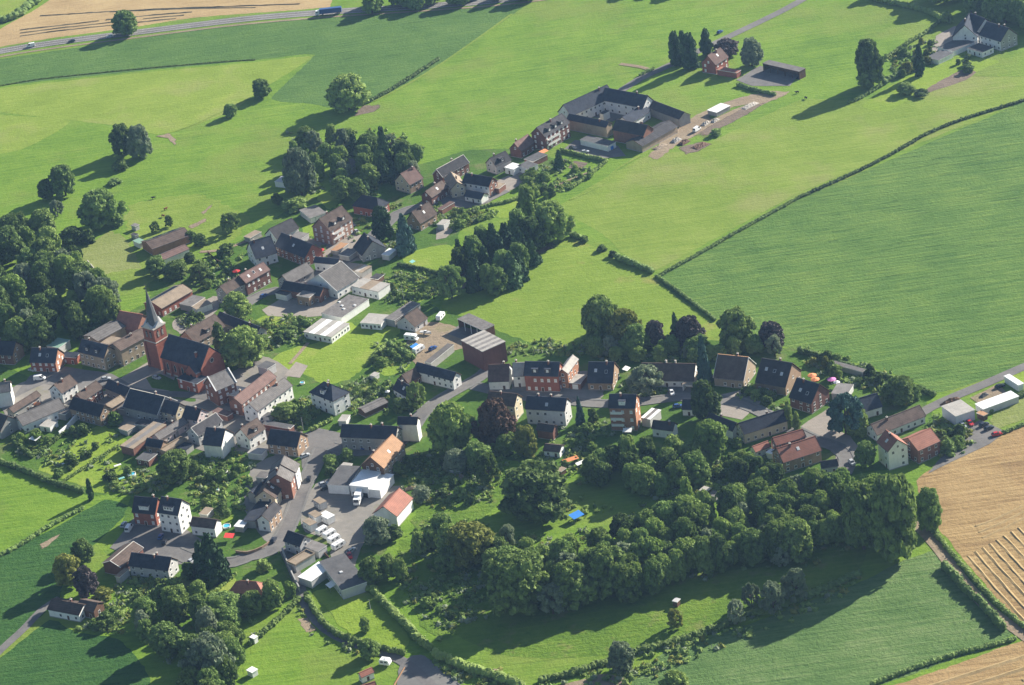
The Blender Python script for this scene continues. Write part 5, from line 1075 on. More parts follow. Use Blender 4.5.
T(407, 252, 213, 22, 'cone', 'blue', 'blue spruce beside the steep brown corner house')
# pine block
KP = [(3, 'cone', 'needle', 'dark conifer in the block beside the paddock'), (2, 'oval', 'dark', 'dark broadleaf tree in the block beside the paddock')]
grove([(458, 250), (466, 232), (480, 222), (500, 212), (518, 214), (536, 232), (530, 258), (505, 276), (470, 284), (456, 272)], 26, 12, 17, .72, KP, 'trees of the block beside the paddock', .45)
T(529, 226, 181, 22, 'oval', 'mid', 'tall lighter tree at the top of the dark conifer block')
T(553, 246, 198, 38, 'broad', 'mid', 'big round tree at the corner of the paddock')
T(536, 250, 220, 26, 'broad', 'dark', 'dark tree between the conifer block and the round paddock tree')
T(452, 298, 262, 28, 'loose', 'dark', 'ragged dark tree at the low end of the conifer block')
T(560, 168, 149, 12, 'cone', 'needle', 'small conifer in the garden of the dormered apartment house')
grove([(524, 168), (545, 164), (552, 180), (560, 190), (545, 195), (520, 185)], 10, 3, 6, .95, [(2, 'bush', 'mid', 'green bush in the garden below the farm yard'), (1, 'bush', 'dark', 'dark bush in the garden below the farm yard')], 'bushes in the garden below the farm yard')
grove([(566, 160), (600, 166), (590, 178), (575, 176)], 5, 2, 3.5, 1.0, [(1, 'bush', 'bright', 'low bush beside the vegetable bed below the farm yard')], 'low bushes by the vegetable bed')
# red farmhouse trees
T(676, 66, 31, 16, 'column', 'needle', 'first dark poplar of the row beside the red farmhouse')
T(690, 69, 33, 22, 'column', 'needle', 'broadest dark poplar of the row beside the red farmhouse')
T(684, 60, 30, 12, 'column', 'needle', 'thin dark poplar behind the broadest one')
T(707, 55, 28, 15, 'column', 'needle', 'single dark poplar standing next to the red farmhouse gable')
T(727, 59, 38, 22, 'broad', 'purple', 'dark purple tree behind the red farmhouse')
T(752, 69, 36, 22, 'oval', 'grey', 'grey-green tree beside the open cart shed')
T(716, 137, 129, 11, 'bush', 'dark', 'dark bush on the rubble of the builders yard', name='field_bush')
# top right homestead
T(870, 90, 36, 26, 'broad', 'dark', 'tall ragged tree at the garden corner of the far homestead')
T(868, 90, 68, 18, 'bush', 'mid', 'pale bush at the foot of the tall ragged tree', name='field_bush')
T(920, 76, 44, 12, 'column', 'needle', 'slim dark cypress in the homestead garden')
T(906, 96, 82, 16, 'broad', 'mid', 'small round tree on the homestead lawn')
T(921, 97, 89, 12, 'bush', 'dark', 'dark bush at the end of the soil bed')
T(968, 74, 65, 11, 'bush', 'dark', 'dark bush at the house end of the soil bed')
T(947, 24, 12, 11, 'bush', 'mid', 'round green bush at the hedge end near the homestead')
grove([(884, 60), (900, 45), (930, 36), (938, 50), (925, 62), (905, 75), (888, 80)], 16, 2.5, 5.5, .95, [(2, 'bush', 'dark', 'dark bush in the homestead garden'), (1, 'bush', 'mid', 'green bush in the homestead garden'), (.6, 'bush', 'yellow', 'yellowish bush in the homestead garden')], 'bushes in the homestead garden')
grove([(950, 60), (968, 54), (974, 62), (955, 70)], 4, 2, 3.5, 1.0, [(1, 'bush', 'dark', 'dark shrub along the homestead house front')], 'shrubs along the homestead front')
grove([(925, -25), (1060, -25), (1060, 16), (1020, 12), (990, 8), (962, 0)], 30, 14, 19, .7, [(1, 'broad', 'dark', 'dark tree in the far wood behind the white homestead')], 'trees of the far wood behind the homestead', .55)
grove([(560, -44), (620, -36), (760, -46), (840, -50), (920, -20), (880, -16), (780, -28), (640, -18)], 24, 9, 13, .75, [(1, 'broad', 'dark', 'dark tree of the wood at the top edge, above the meadow')], 'trees of the wood at the top edge', .55)
grove([(366, -5), (390, -9), (470, -12), (530, -18), (530, -8), (420, 1), (370, 4)], 20, 9, 12, .85, [(1, 'broad', 'dark', 'dark tree along the far side of the top road')], 'trees along the far side of the top road', .5)
# gardens east of the barn
T(603, 346, 292, 38, 'broad', 'mid', 'large tree at the lower paddock corner')
T(626, 352, 306, 34, 'broad', 'yellow', 'yellowish green tree next to the large paddock corner tree')
T(656, 350, 318, 20, 'broad', 'purple', 'purple-leaved tree in the middle of the garden tree line')
T(690, 352, 314, 30, 'broad', 'purple', 'wide greyish purple tree in the garden tree line near the crop')
T(677, 345, 312, 13, 'cone', 'needle', 'dark conifer between the two purple trees')
T(737, 352, 306, 36, 'oval', 'mid', 'tall full tree at the crop field corner')
T(772, 352, 320, 26, 'broad', 'purple', 'dark purple tree standing at the edge of the crop field')
T(705, 384, 334, 17, 'cone', 'blue', 'bluish conifer between the long bungalow and the brown roof')
T(638, 358, 322, 26, 'broad', 'dark', 'dark tree behind the yellowish green tree')
KE = [(3, 'broad', 'dark', 'dark tree in the gardens behind the through road houses'), (2, 'broad', 'mid', 'mid green tree in the gardens behind the through road houses'), (1, 'loose', 'grey', 'grey-green tree in the gardens behind the through road houses')]
grove([(570, 332), (600, 322), (660, 330), (720, 330), (770, 338), (800, 348), (795, 356), (740, 350), (690, 356), (630, 356), (580, 352)], 26, 6, 10, .85, KE, 'garden trees behind the through road houses', .55)
grove([(800, 350), (850, 360), (880, 374), (925, 388), (922, 400), (890, 392), (850, 378), (805, 362)], 20, 2.5, 6, .95, [(2, 'bush', 'dark', 'dark shrub in the gardens along the crop edge'), (1, 'bush', 'mid', 'green shrub in the gardens along the crop edge'), (.5, 'bush', 'yellow', 'yellowish shrub in the gardens along the crop edge')], 'shrubs along the crop edge')
T(901, 408, 375, 30, 'broad', 'mid', 'bushy tree between the black roof and the lane')
T(846, 434, 391, 37, 'loose', 'blue', 'big cedar with grey-blue layered crown in the paved court')
T(859, 438, 408, 24, 'broad', 'mid', 'green tree right beside the big cedar')
T(706, 426, 378, 32, 'broad', 'dark', 'dark roadside tree in front of the paved court')
T(711, 465, 418, 36, 'broad', 'bright', 'bright green tree below the dark roadside tree')
T(645, 392, 364, 36, 'loose', 'grey', 'spreading dark-twigged tree in front of the long bungalow')
T(789, 428, 400, 11, 'column', 'mid', 'slim pruned tree in front of the dark brick gable house')
T(797, 430, 411, 10, 'column', 'mid', 'second slim pruned tree, shorter, by the dark brick gable house')
T(581, 424, 396, 10, 'cone', 'blue', 'small blue spruce beside the light gable of the half grey house')
T(593, 424, 408, 10, 'bush', 'mid', 'clipped round bush beside the small blue spruce')
T(862, 438, 428, 10, 'bush', 'bright', 'clipped light green bush at the lane corner')
T(866, 470, 440, 22, 'broad', 'dark', 'dark tree beside the tall white house')
grove([(938, 428), (954, 418), (964, 436), (958, 448), (940, 452)], 9, 3, 5.5, .95, [(1, 'bush', 'mid', 'rounded bush between the red roof and the car park'), (1, 'bush', 'dark', 'dark bush between the red roof and the car park')], 'bushes between the red roof and the car park')
# centre
T(453, 456, 399, 45, 'broad', 'bright', 'large bright green tree at the village centre bend')
T(498, 450, 396, 38, 'broad', 'copper', 'large copper beech in front of the cream gabled house')
T(418, 408, 380, 18, 'loose', 'mid', 'leafy tree at the bend in front of the small white gable')
T(527, 458, 424, 24, 'oval', 'yellow', 'yellow-green tree below the copper beech')
T(508, 456, 432, 26, 'broad', 'mid', 'tree with dull green crown left of the yellow-green tree')
T(478, 472, 440, 26, 'broad', 'dark', 'dark tree between the bright green tree and the copper beech')
T(457, 476, 448, 26, 'broad', 'grey', 'greyish tree below the bright green bend tree')
T(490, 482, 450, 24, 'loose', 'mid', 'pale slender tree above the rough orchard grass')
T(401, 412, 398, 14, 'bush', 'mid', 'round bush at the end of the spotted grey shed')
T(286, 422, 402, 24, 'broad', 'mid', 'rounded tree in the garden of the white villa')
T(348, 462, 448, 12, 'bush', 'dark', 'dark bush in front of the grey-rendered house')
T(399, 475, 462, 14, 'bush', 'mid', 'green bush below the weathered orange roof')
T(178, 484, 449, 35, 'broad', 'mid', 'large tree in front of the tan terrace building')
T(116, 426, 412, 15, 'bush', 'bright', 'bright bush beside the big blue-black roof')
T(92, 500, 478, 9, 'column', 'needle', 'slim dark cypress at the hedge corner of the long garden')
T(216, 580, 533, 36, 'cone', 'needle', 'broad dark conifer at the court lane')
T(204, 575, 540, 22, 'cone', 'needle', 'narrower dark conifer touching the broad court conifer')
T(190, 580, 563, 16, 'bush', 'dark', 'dark bush at the foot of the court conifers')
T(70, 590, 552, 27, 'broad', 'yellow', 'yellowish tree beside the field lane chalet')
T(85, 566, 538, 22, 'broad', 'dark', 'dark tree behind the yellowish chalet tree')
T(89, 600, 565, 24, 'broad', 'purple', 'bare-looking purplish tree next to the yellowish chalet tree')
T(104, 602, 588, 17, 'bush', 'yellow', 'lime green bush beside the brown chalet')
KB = [(3, 'broad', 'dark', 'dark tree in the grove above the lower meadow'), (3, 'broad', 'mid', 'mid green tree in the grove above the lower meadow'), (1, 'oval', 'grey', 'grey-green tree in the grove above the lower meadow')]
grove([(125, 605), (160, 590), (185, 572), (200, 590), (205, 610), (240, 600), (262, 612), (232, 640), (225, 690), (195, 700), (180, 650), (150, 640), (125, 630)], 26, 8, 13, .82, KB, 'trees of the grove above the lower meadow', .55)
T(223, 625, 594, 42, 'broad', 'dark', 'round dark tree beside the red hip-roofed house')
T(213, 690, 634, 48, 'oval', 'grey', 'tall feathery tree at the lower end of the grove')
T(254, 616, 590, 24, 'broad', 'mid', 'round tree directly below the red hip-roofed house')
T(274, 612, 578, 22, 'oval', 'mid', 'oval tree between the red hip roof and the lane wall')
T(264, 572, 560, 14, 'bush', 'mid', 'bush at the lane fork beside the red hip roof')
T(291, 598, 582, 12, 'bush', 'bright', 'clipped hedge bush by the lane wall')
T(370, 661, 638, 20, 'broad', 'dark', 'ball-shaped tree beside the bottom lane')
T(366, 633, 616, 10, 'oval', 'mid', 'small young tree on the lawn inside the hedge')
T(373, 588, 556, 24, 'oval', 'mid', 'tree at the corner of the grey flat building')
T(390, 580, 553, 20, 'broad', 'mid', 'middle of three trees by the caravan yard corner')
T(402, 582, 557, 16, 'oval', 'mid', 'last of three trees by the caravan yard corner')
T(378, 548, 515, 26, 'broad', 'grey', 'grey-green tree in front of the orange-red roof')
T(395, 540, 525, 14, 'bush', 'dark', 'dark bush at the gable of the orange-red roof')
T(422, 505, 485, 20, 'broad', 'grey', 'grey bush-like tree behind the orange-red roof')
T(411, 468, 455, 14, 'bush', 'mid', 'garden bush between the orange roof and the tall white cube house')
# the long wood below the through road
KS = [(6, 'broad', 'dark', 'dark broadleaf tree in the long wood below the village'), (5, 'broad', 'mid', 'mid green broadleaf tree in the long wood below the village'), (3, 'oval', 'mid', 'mid green oval tree in the long wood below the village'), (.7, 'broad', 'bright', 'light green tree in the long wood below the village'), (1.2, 'loose', 'grey', 'grey-green open tree in the long wood below the village')]
GS = 'trees of the long wood below the village'
grove([(560, 545), (600, 530), (660, 512), (700, 500), (760, 490), (800, 478), (850, 480), (860, 520), (820, 530), (760, 545), (700, 560), (640, 580), (590, 590), (560, 580)], 96, 9.5, 16.5, .7, KS, GS, .43)
grove([(415, 540), (440, 520), (470, 515), (500, 530), (545, 550), (560, 580), (560, 600), (510, 590), (470, 570), (430, 560)], 24, 8, 13, .75, KS, GS, .48)
T(540, 525, 464, 80, 'broad', 'mid', 'very wide round tree above the shaded garden with the blue tarpaulin')
T(523, 622, 550, 66, 'broad', 'mid', 'huge round tree at the wood corner over the rough meadow')
T(470, 570, 522, 50, 'broad', 'yellow', 'large yellowish tree at the western end of the long wood')
T(575, 612, 560, 44, 'oval', 'mid', 'tall tree beside the huge round corner tree')
T(610, 600, 545, 46, 'oval', 'mid', 'full tree with soft crown in the middle of the wood front')
T(688, 508, 477, 18, 'column', 'bright', 'bright yellow-green tree at the end of the shaded lawn')
T(760, 500, 466, 14, 'cone', 'needle', 'pointed dark tree in the garden below the red lean-to')
grove([(585, 470), (600, 448), (640, 440), (680, 432), (700, 440), (720, 450), (700, 480), (660, 485), (610, 488)], 18, 9, 14, .78, [(3, 'broad', 'dark', 'dark tree on the slope below the orange apartment house'), (2, 'oval', 'mid', 'mid green tree on the slope below the orange apartment house')], 'trees on the slope below the apartment house', .55)
grove([(730, 450), (760, 462), (800, 478), (850, 474), (842, 484), (780, 488), (728, 470)], 14, 6, 11, .8, [(2, 'broad', 'dark', 'dark tree at the foot of the red-roofed wood edge houses'), (1, 'broad', 'mid', 'green tree at the foot of the red-roofed wood edge houses')], 'trees at the foot of the red roofs')
T(864, 556, 478, 44, 'broad', 'mid', 'big left crown of the tall tree group at the farm track')
T(896, 566, 470, 52, 'oval', 'mid', 'tallest tree of the group at the farm track')
T(880, 545, 472, 42, 'broad', 'bright', 'light green tree at the back of the farm track group')
T(930, 534, 486, 28, 'oval', 'dark', 'dark tree beside the farm track at the stubble corner')
T(622, 676, 641, 28, 'oval', 'grey', 'tree in the hedge at the corner of the bare soil')
T(677, 704, 670, 30, 'broad', 'mid', 'round tree at the lower edge of the mown meadow')
T(737, 624, 598, 18, 'loose', 'grey', 'orchard tree nearest the hut under the wood')
T(752, 606, 582, 17, 'loose', 'grey', 'orchard tree in the middle of the shaded meadow strip')
T(774, 612, 580, 26, 'loose', 'grey', 'wide pale orchard tree above the field hedge')
T(797, 600, 566, 26, 'loose', 'grey', 'pale orchard tree with forked stem near the sunlit grass strip')
T(782, 566, 546, 18, 'loose', 'grey', 'small orchard tree against the dark wood')
T(806, 558, 546, 12, 'loose', 'grey', 'smallest orchard tree close to the farm track group')
T(675, 628, 608, 16, 'loose', 'yellow', 'small yellowish tree below the field hut')
# bushes in gardens
BG = [('round green bush', 'mid'), ('dark bush', 'dark'), ('light green bush', 'bright')]
def bushes(poly, n, where, hmin=1.6, hmax=4.2):
    grove(poly, n, hmin, hmax, 1.15, [(w, 'bush', lf, '%s in the %s' % (t, where)) for (t, lf), w in zip(BG, (3, 2.4, 1.8))], 'bushes in the '+where, .6, 3000, .5)
bushes([(195, 470), (235, 455), (250, 480), (245, 500), (225, 515), (200, 500)], 20, 'gardens behind the street row')
bushes([(95, 445), (118, 430), (80, 465), (45, 480), (40, 470)], 9, 'long garden beside the walled plot')
bushes([(60, 425), (80, 420), (95, 430), (70, 445)], 6, 'garden under the big blue-black roof')
bushes([(12, 440), (40, 432), (52, 442), (25, 458)], 8, 'walled garden of the long white house')
bushes([(96, 480), (125, 465), (140, 470), (115, 492)], 8, 'narrow garden beside the slim cypress')
bushes([(262, 345), (300, 335), (320, 322), (300, 320), (268, 335)], 16, 'hedge garden above the big lawn')
bushes([(250, 325), (270, 320), (262, 340), (252, 338)], 6, 'front garden below the workshops')
bushes([(278, 412), (300, 398), (318, 412), (300, 430), (285, 430)], 10, 'garden of the white villa')
bushes([(350, 385), (375, 376), (392, 392), (360, 410)], 9, 'dry orchard below the big lawn')
bushes([(372, 355), (395, 342), (412, 352), (405, 362), (380, 366)], 11, 'hedged garden beside the caravans')
bushes([(390, 280), (425, 275), (440, 290), (405, 300), (385, 295)], 14, 'allotment garden beside the conifer block')
bushes([(440, 212), (470, 205), (488, 218), (462, 226)], 14, 'terrace garden above the conifer block')
bushes([(405, 465), (430, 455), (460, 480), (480, 500), (440, 505), (415, 495)], 16, 'shaded garden behind the orange roof')
bushes([(560, 430), (590, 420), (600, 440), (580, 460), (556, 470)], 9, 'sloping garden of the white garden house')
bushes([(680, 470), (720, 460), (760, 460), (740, 490), (690, 490)], 16, 'terraced garden below the cream house')
bushes([(725, 432), (740, 440), (735, 462), (715, 455)], 5, 'garden strip under the cream house')
bushes([(430, 560), (460, 580), (470, 610), (450, 625), (420, 600)], 12, 'rough meadow under the wood corner')
bushes([(90, 604), (120, 610), (115, 628), (85, 625)], 12, 'garden of the brown chalet')
bushes([(130, 580), (170, 582), (165, 600), (128, 595)], 8, 'garden under the long blue-black roof')
bushes([(640, 365), (670, 372), (640, 395), (620, 392)], 6, 'front garden of the long bungalow')
bushes([(742, 388), (770, 388), (770, 402), (750, 404)], 6, 'front gardens at the paved court')
bushes([(195, 262), (230, 262), (228, 285), (200, 285)], 10, 'garden between the sheds and the brick terrace')
bushes([(186, 312), (205, 312), (196, 322), (184, 322)], 5, 'yard behind the church spire')
bushes([(315, 466), (330, 456), (338, 470), (322, 480)], 5, 'corner garden at the square')
bushes([(410, 395), (440, 400), (425, 412), (408, 410)], 5, 'corner at the village bend')

def hedge(pts, w, h, leaf, label, group=None, gaps=0.0):
    line = smooth_line(pts, 3.0); r = np.random.default_rng(len(pts)*31+int(pts[0][0])); lob = []
    run = []
    segs = [run]
    for p in line:
        if gaps and r.random() < gaps:
            if run: run = []; segs.append(run)
            continue
        run.append(p)
    V = []; F = []; n = 0; acc = 0
    pts_ = [p for s in segs for p in s]
    dens = max(0.7, min(w, 3)*.4); last = None
    L = []
    for s in segs:
        for i in range(len(s)-1):
            d = (s[i+1]-s[i]).length; k = max(1, int(d/dens))
            for q in range(k):
                p = s[i].lerp(s[i+1], q/k); L.append(p)
    if len(L) > 1000: L = L[::max(1, len(L)//1000)]
    t = Vector((0, 0, 0)); org = L[0].copy()
    for p in L:
        rad = w/2*r.uniform(.8, 1.1); x, y = p.x-org.x+r.uniform(-.14, .14)*w, p.y-org.y+r.uniform(-.14, .14)*w; hh = h*r.uniform(.85, 1.12)
        lob.append((x, y, hh*.48, max(rad, dens*.85), hh*.54/max(rad, dens*.85)))
    me = crown_mesh('hedge', lob, .28, 12, 5, .22); me.materials[0] = M['leaf_'+leaf]
    o = link('hedge', me); o.location = org; tag(o, label, 'hedge', group); return o
H = hedge
H([(660, 276), (700, 254), (740, 231), (800, 198)], 1.7, 1.3, 'dark', 'field hedge running from the paddock corner up beside the big crop field')
H([(800, 198), (870, 166), (919, 139), (922, 137), (960, 121), (1024, 101), (1060, 88)], 1.7, 1.3, 'dark', 'upper stretch of field hedge along the big crop field to the picture edge')
H([(572, 236), (582, 240)], 3, 2.4, 'dark', 'short hedge stub below the round paddock tree')
H([(618, 259), (635, 266), (655, 274)], 3.4, 2.6, 'dark', 'dense short hedge ending at the paddock corner')
H([(657, 277), (675, 290), (695, 305), (716, 321)], 1.8, 1.4, 'dark', 'thin hedge between the paddock and the big crop field')
for x, y, lb in ((584, 241, 'first single bush in the gap of the paddock hedge'), (602, 250, 'second single bush in the gap of the paddock hedge'), (613, 256, 'third single bush in the gap, nearest the dense hedge')): T(x, y+2, y-5, 9, 'bush', 'dark', lb, name='field_bush')
H([(368, 103), (385, 94), (410, 79), (440, 59)], 2.2, 1.8, 'dark', 'low hedge between the crop and the bright meadow below the road')
H([(0, 86), (35, 80), (70, 76), (140, 69), (222, 62), (256, 60)], .7, .4, 'mid', 'thin hedge line between the upper crop and the pale meadow')
H([(-10, 25), (15, 18), (30, 7), (48, -6)], 6, 4, 'dark', 'thick hedge at the top corner beside the stubble field')
H([(868, -2), (880, 2), (900, 6), (930, 14), (940, 20)], 3, 3, 'mid', 'hedge along the far yard above the homestead')
H([(940, 22), (925, 34), (908, 44), (885, 60)], 2, 1.8, 'mid', 'garden hedge on the meadow side of the homestead')
H([(848, 104), (862, 98), (885, 84)], 1.8, 1.6, 'dark', 'clipped hedge at the tip of the homestead lawn')
H([(884, 84), (895, 78), (902, 73)], 3.2, 2.8, 'dark', 'dark block hedge inside the homestead garden')
H([(738, 86), (758, 92), (776, 96)], 2, 1.8, 'dark', 'low hedge in front of the far lane court')
H([(640, 76), (655, 69)], 1.6, 1.5, 'dark', 'short hedge beside the lane above the farm')
H([(561, 151), (580, 156), (607, 162)], 1.6, 1.8, 'mid', 'garden hedge along the lower side of the farm yard')
H([(607, 162), (592, 174), (570, 190)], 1.8, 1.6, 'mid', 'garden hedge running down from the farm yard corner')
H([(0, 463), (20, 470), (50, 483), (85, 494)], 2.4, 2.2, 'dark', 'hedge across the bottom of the long garden')
H([(56, 488), (70, 478), (95, 462), (120, 446)], 1.2, 1.2, 'mid', 'thin garden hedge splitting the long garden')
H([(14, 440), (30, 430), (50, 420)], 2, 2.2, 'dark', 'clipped hedge below the long white house')
H([(14, 443), (22, 450), (32, 458)], 2.2, 2.4, 'dark', 'clipped hedge at the low end of the walled garden')
H([(32, 458), (48, 447), (68, 432)], 1.4, 1.6, 'mid', 'straight hedge between the walled garden and the long garden')
H([(0, 556), (20, 546), (40, 533), (62, 520), (85, 508)], 2, 1.4, 'dark', 'field hedge between the left meadow and the beet crop')
H([(306, 597), (322, 622), (338, 636), (362, 645), (385, 651), (406, 655)], 2.4, 2.2, 'mid', 'tall clipped hedge following the bottom lane')
H([(370, 590), (386, 606), (402, 622), (418, 640), (432, 652)], 3.2, 2.8, 'mid', 'thick hedge between the lawn and the rough meadow')
H([(436, 656), (455, 665), (475, 672), (500, 680), (525, 690)], 3.6, 3, 'mid', 'wide hedge along the foot of the rough meadow')
H([(540, 682), (575, 674), (605, 664), (640, 652), (675, 643), (705, 634), (735, 622), (765, 612)], 3, 2.2, 'mid', 'bank hedge under the shaded meadow, lower stretch')
H([(765, 612), (790, 604), (820, 593), (845, 582), (862, 574)], 3, 2.2, 'dark', 'bank hedge under the shaded meadow, stretch near the farm track')
H([(250, 645), (270, 628), (288, 612), (300, 600)], 2.2, 2, 'mid', 'hedge between the bottom paddock and the grove')
H([(930, 528), (945, 546), (962, 566), (985, 592), (1010, 616), (1040, 640)], 2, 1.4, 'mid', 'low hedge on the stubble side of the farm track')
H([(944, 568), (960, 585), (985, 610), (1004, 632)], 3, 3, 'dark', 'hedge on the meadow side of the farm track')
H([(1014, 640), (985, 648), (950, 657), (900, 674), (870, 686)], 1.8, 1.4, 'dark', 'hedge line between the mown meadow and the lower stubble')
H([(990, 412), (1010, 402), (1040, 388)], 2.4, 2, 'dark', 'clipped hedge behind the long white shelter')
H([(1002, 434), (1024, 425), (1050, 412)], 1.4, 1.2, 'dark', 'thin hedge on the stubble edge of the small lawn')
H([(800, 352), (850, 368), (900, 384), (936, 397)], 2.6, 2.4, 'dark', 'dark hedge along the lower edge of the big crop field')
H([(880, 405), (870, 412)], 1.4, 1.4, 'mid', 'short hedge beside the white-sided house')
H([(312, 431), (324, 425), (334, 420)], 1.6, 1.6, 'bright', 'trimmed front hedge of the white villa')
H([(386, 344), (400, 352), (416, 360)], 2.6, 2.4, 'dark', 'clipped hedge below the parked caravans')
H([(372, 362), (380, 352), (388, 345)], 2.2, 2.2, 'mid', 'leafy hedge between the big lawn and the hedged garden')
H([(398, 266), (420, 270), (438, 275), (455, 280)], 1.8, 1.8, 'dark', 'hedge between the two lawns beside the conifer block')
H([(395, 294), (415, 296), (432, 298)], 1.4, 1.4, 'dark', 'low hedge at the foot of the lower lawn')
H([(470, 212), (490, 206), (510, 202), (525, 196)], 1.6, 1.6, 'mid', 'hedge above the lawn near the conifer block')
H([(296, 470), (300, 482)], 1.4, 1.4, 'mid', 'short hedge in front of the white street terrace')
H([(140, 492), (155, 482), (168, 474)], 1.6, 1.6, 'dark', 'hedge beside the narrow lawn and the blue pool')
H([(660, 505), (675, 498), (688, 490), (705, 482)], 1.4, 1.3, 'bright', 'sunlit low hedge up the terraced garden')
H([(236, 575), (222, 587), (205, 600)], 1.2, 1.2, 'bright', 'low bright hedge along the lawn by the hip roof')

# woods: past 300 broadleaf trees the smallest, hidden ones form one mass
bl = sorted([t for t in TREES if t[1] == 'broadleaf_tree' and t[0].get('group', '').startswith(('trees of the', 'garden trees', 'trees on', 'trees along'))], key=lambda t: t[2])
extra = max(0, sum(t[1] == 'broadleaf_tree' for t in TREES)-290)
wood_names = ['copper', 'dark', 'mid', 'bright', 'grey', 'yellow', 'purple']; V = []; F = []; MI = []; n = 0
def far_first(t): p = t[0].location; return (0 if (p.y > 330 or 'top edge' in t[0]['group'] or 'far wood' in t[0]['group']) else 1, t[2])
for root, nm_, _ in sorted(bl, key=far_first)[:extra]:
    mt = Matrix.LocRotScale(root.location, root.rotation_euler, root.scale); A = np.array(mt)
    for ch in list(root.children):
        me = ch.data; v = np.empty(len(me.vertices)*3); me.vertices.foreach_get('co', v); v = np.c_[v.reshape(-1, 3), np.ones(len(v)//3)] @ A.T; V.append(v[:, :3])
        mi = 7 if ch.name.startswith('trunk') else wood_names.index(ch.material_slots[0].material.name[5:])
        for p in me.polygons: F.append([n+q for q in p.vertices]); MI.append(mi)
        n += len(v); bpy.data.objects.remove(ch)
    bpy.data.objects.remove(root)
me = bpy.data.meshes.new('woodland'); me.from_pydata(np.concatenate(V).tolist(), [], F)
for q in wood_names: me.materials.append(M['leaf_'+q])
me.materials.append(M['bark']); me.polygons.foreach_set('material_index', MI); me.update()
wo = link('woodland', me); wo['kind'] = 'stuff'; wo['label'] = 'dark mass of far and inner woodland trees'; wo['category'] = 'woodland'
# ground cover of the gardens and rough ground: low leafy growth nobody could count
def cover(name, zones, leafs, label, hmin, hmax, smin, smax):
    r = np.random.default_rng(91); cl = []
    for poly, n in zones:
        xs = [p[0] for p in poly]; ys = [p[1] for p in poly]; k = 0; t = 0
        n_ = int(n*.72)
        while k < n_ and t < n*6:
            t += 1; x = r.uniform(min(xs), max(xs)); y = r.uniform(min(ys), max(ys))
            if not inside(x, y, poly): continue
            p = G(x, y)
            if blocked(p, .1): continue
            k += 1
            for q in range(int(r.integers(1, 4))): cl.append((p.x+r.normal()*1.3, p.y+r.normal()*1.3, r.uniform(smin, smax), r.uniform(hmin, hmax), int(r.integers(0, len(leafs)))))
    V = []; F = []; MI = []; n = 0; v0, f0 = ico(1)
    for x, y, s_, h_, mi in cl:
        v = v0*(1+r.uniform(-.35, .35, (len(v0), 1)))*np.array([s_, s_, h_*.6])+np.array([x, y, h_*.35]); V.append(v); F += (f0+n).tolist(); MI += [mi]*len(f0); n += len(v)
        m = 10; c = r.normal(size=(m, 3))*np.array([s_*.7, s_*.7, h_*.3])+np.array([x, y, h_*.55]); c[:, 2] = np.abs(c[:, 2]); a = r.normal(size=(m, 3)); a /= np.linalg.norm(a, axis=1)[:, None]; b = np.cross(a, r.normal(size=(m, 3))); b /= np.linalg.norm(b, axis=1)[:, None]; s2 = .3
        V.append(np.stack([c-a*s2-b*s2, c+a*s2-b*s2, c+a*s2+b*s2, c-a*s2+b*s2], 1).reshape(-1, 3)); F += [[n+4*i, n+4*i+1, n+4*i+2, n+4*i+3] for i in range(m)]; MI += [mi]*m; n += 4*m
    me = bpy.data.meshes.new(name); me.from_pydata(np.concatenate(V).tolist(), [], F)
    for q in leafs: me.materials.append(M['leaf_'+q])
    me.polygons.foreach_set('material_index', MI); me.update(); o = link(name, me); o['kind'] = 'stuff'; o['label'] = label; o['category'] = 'undergrowth'; return o
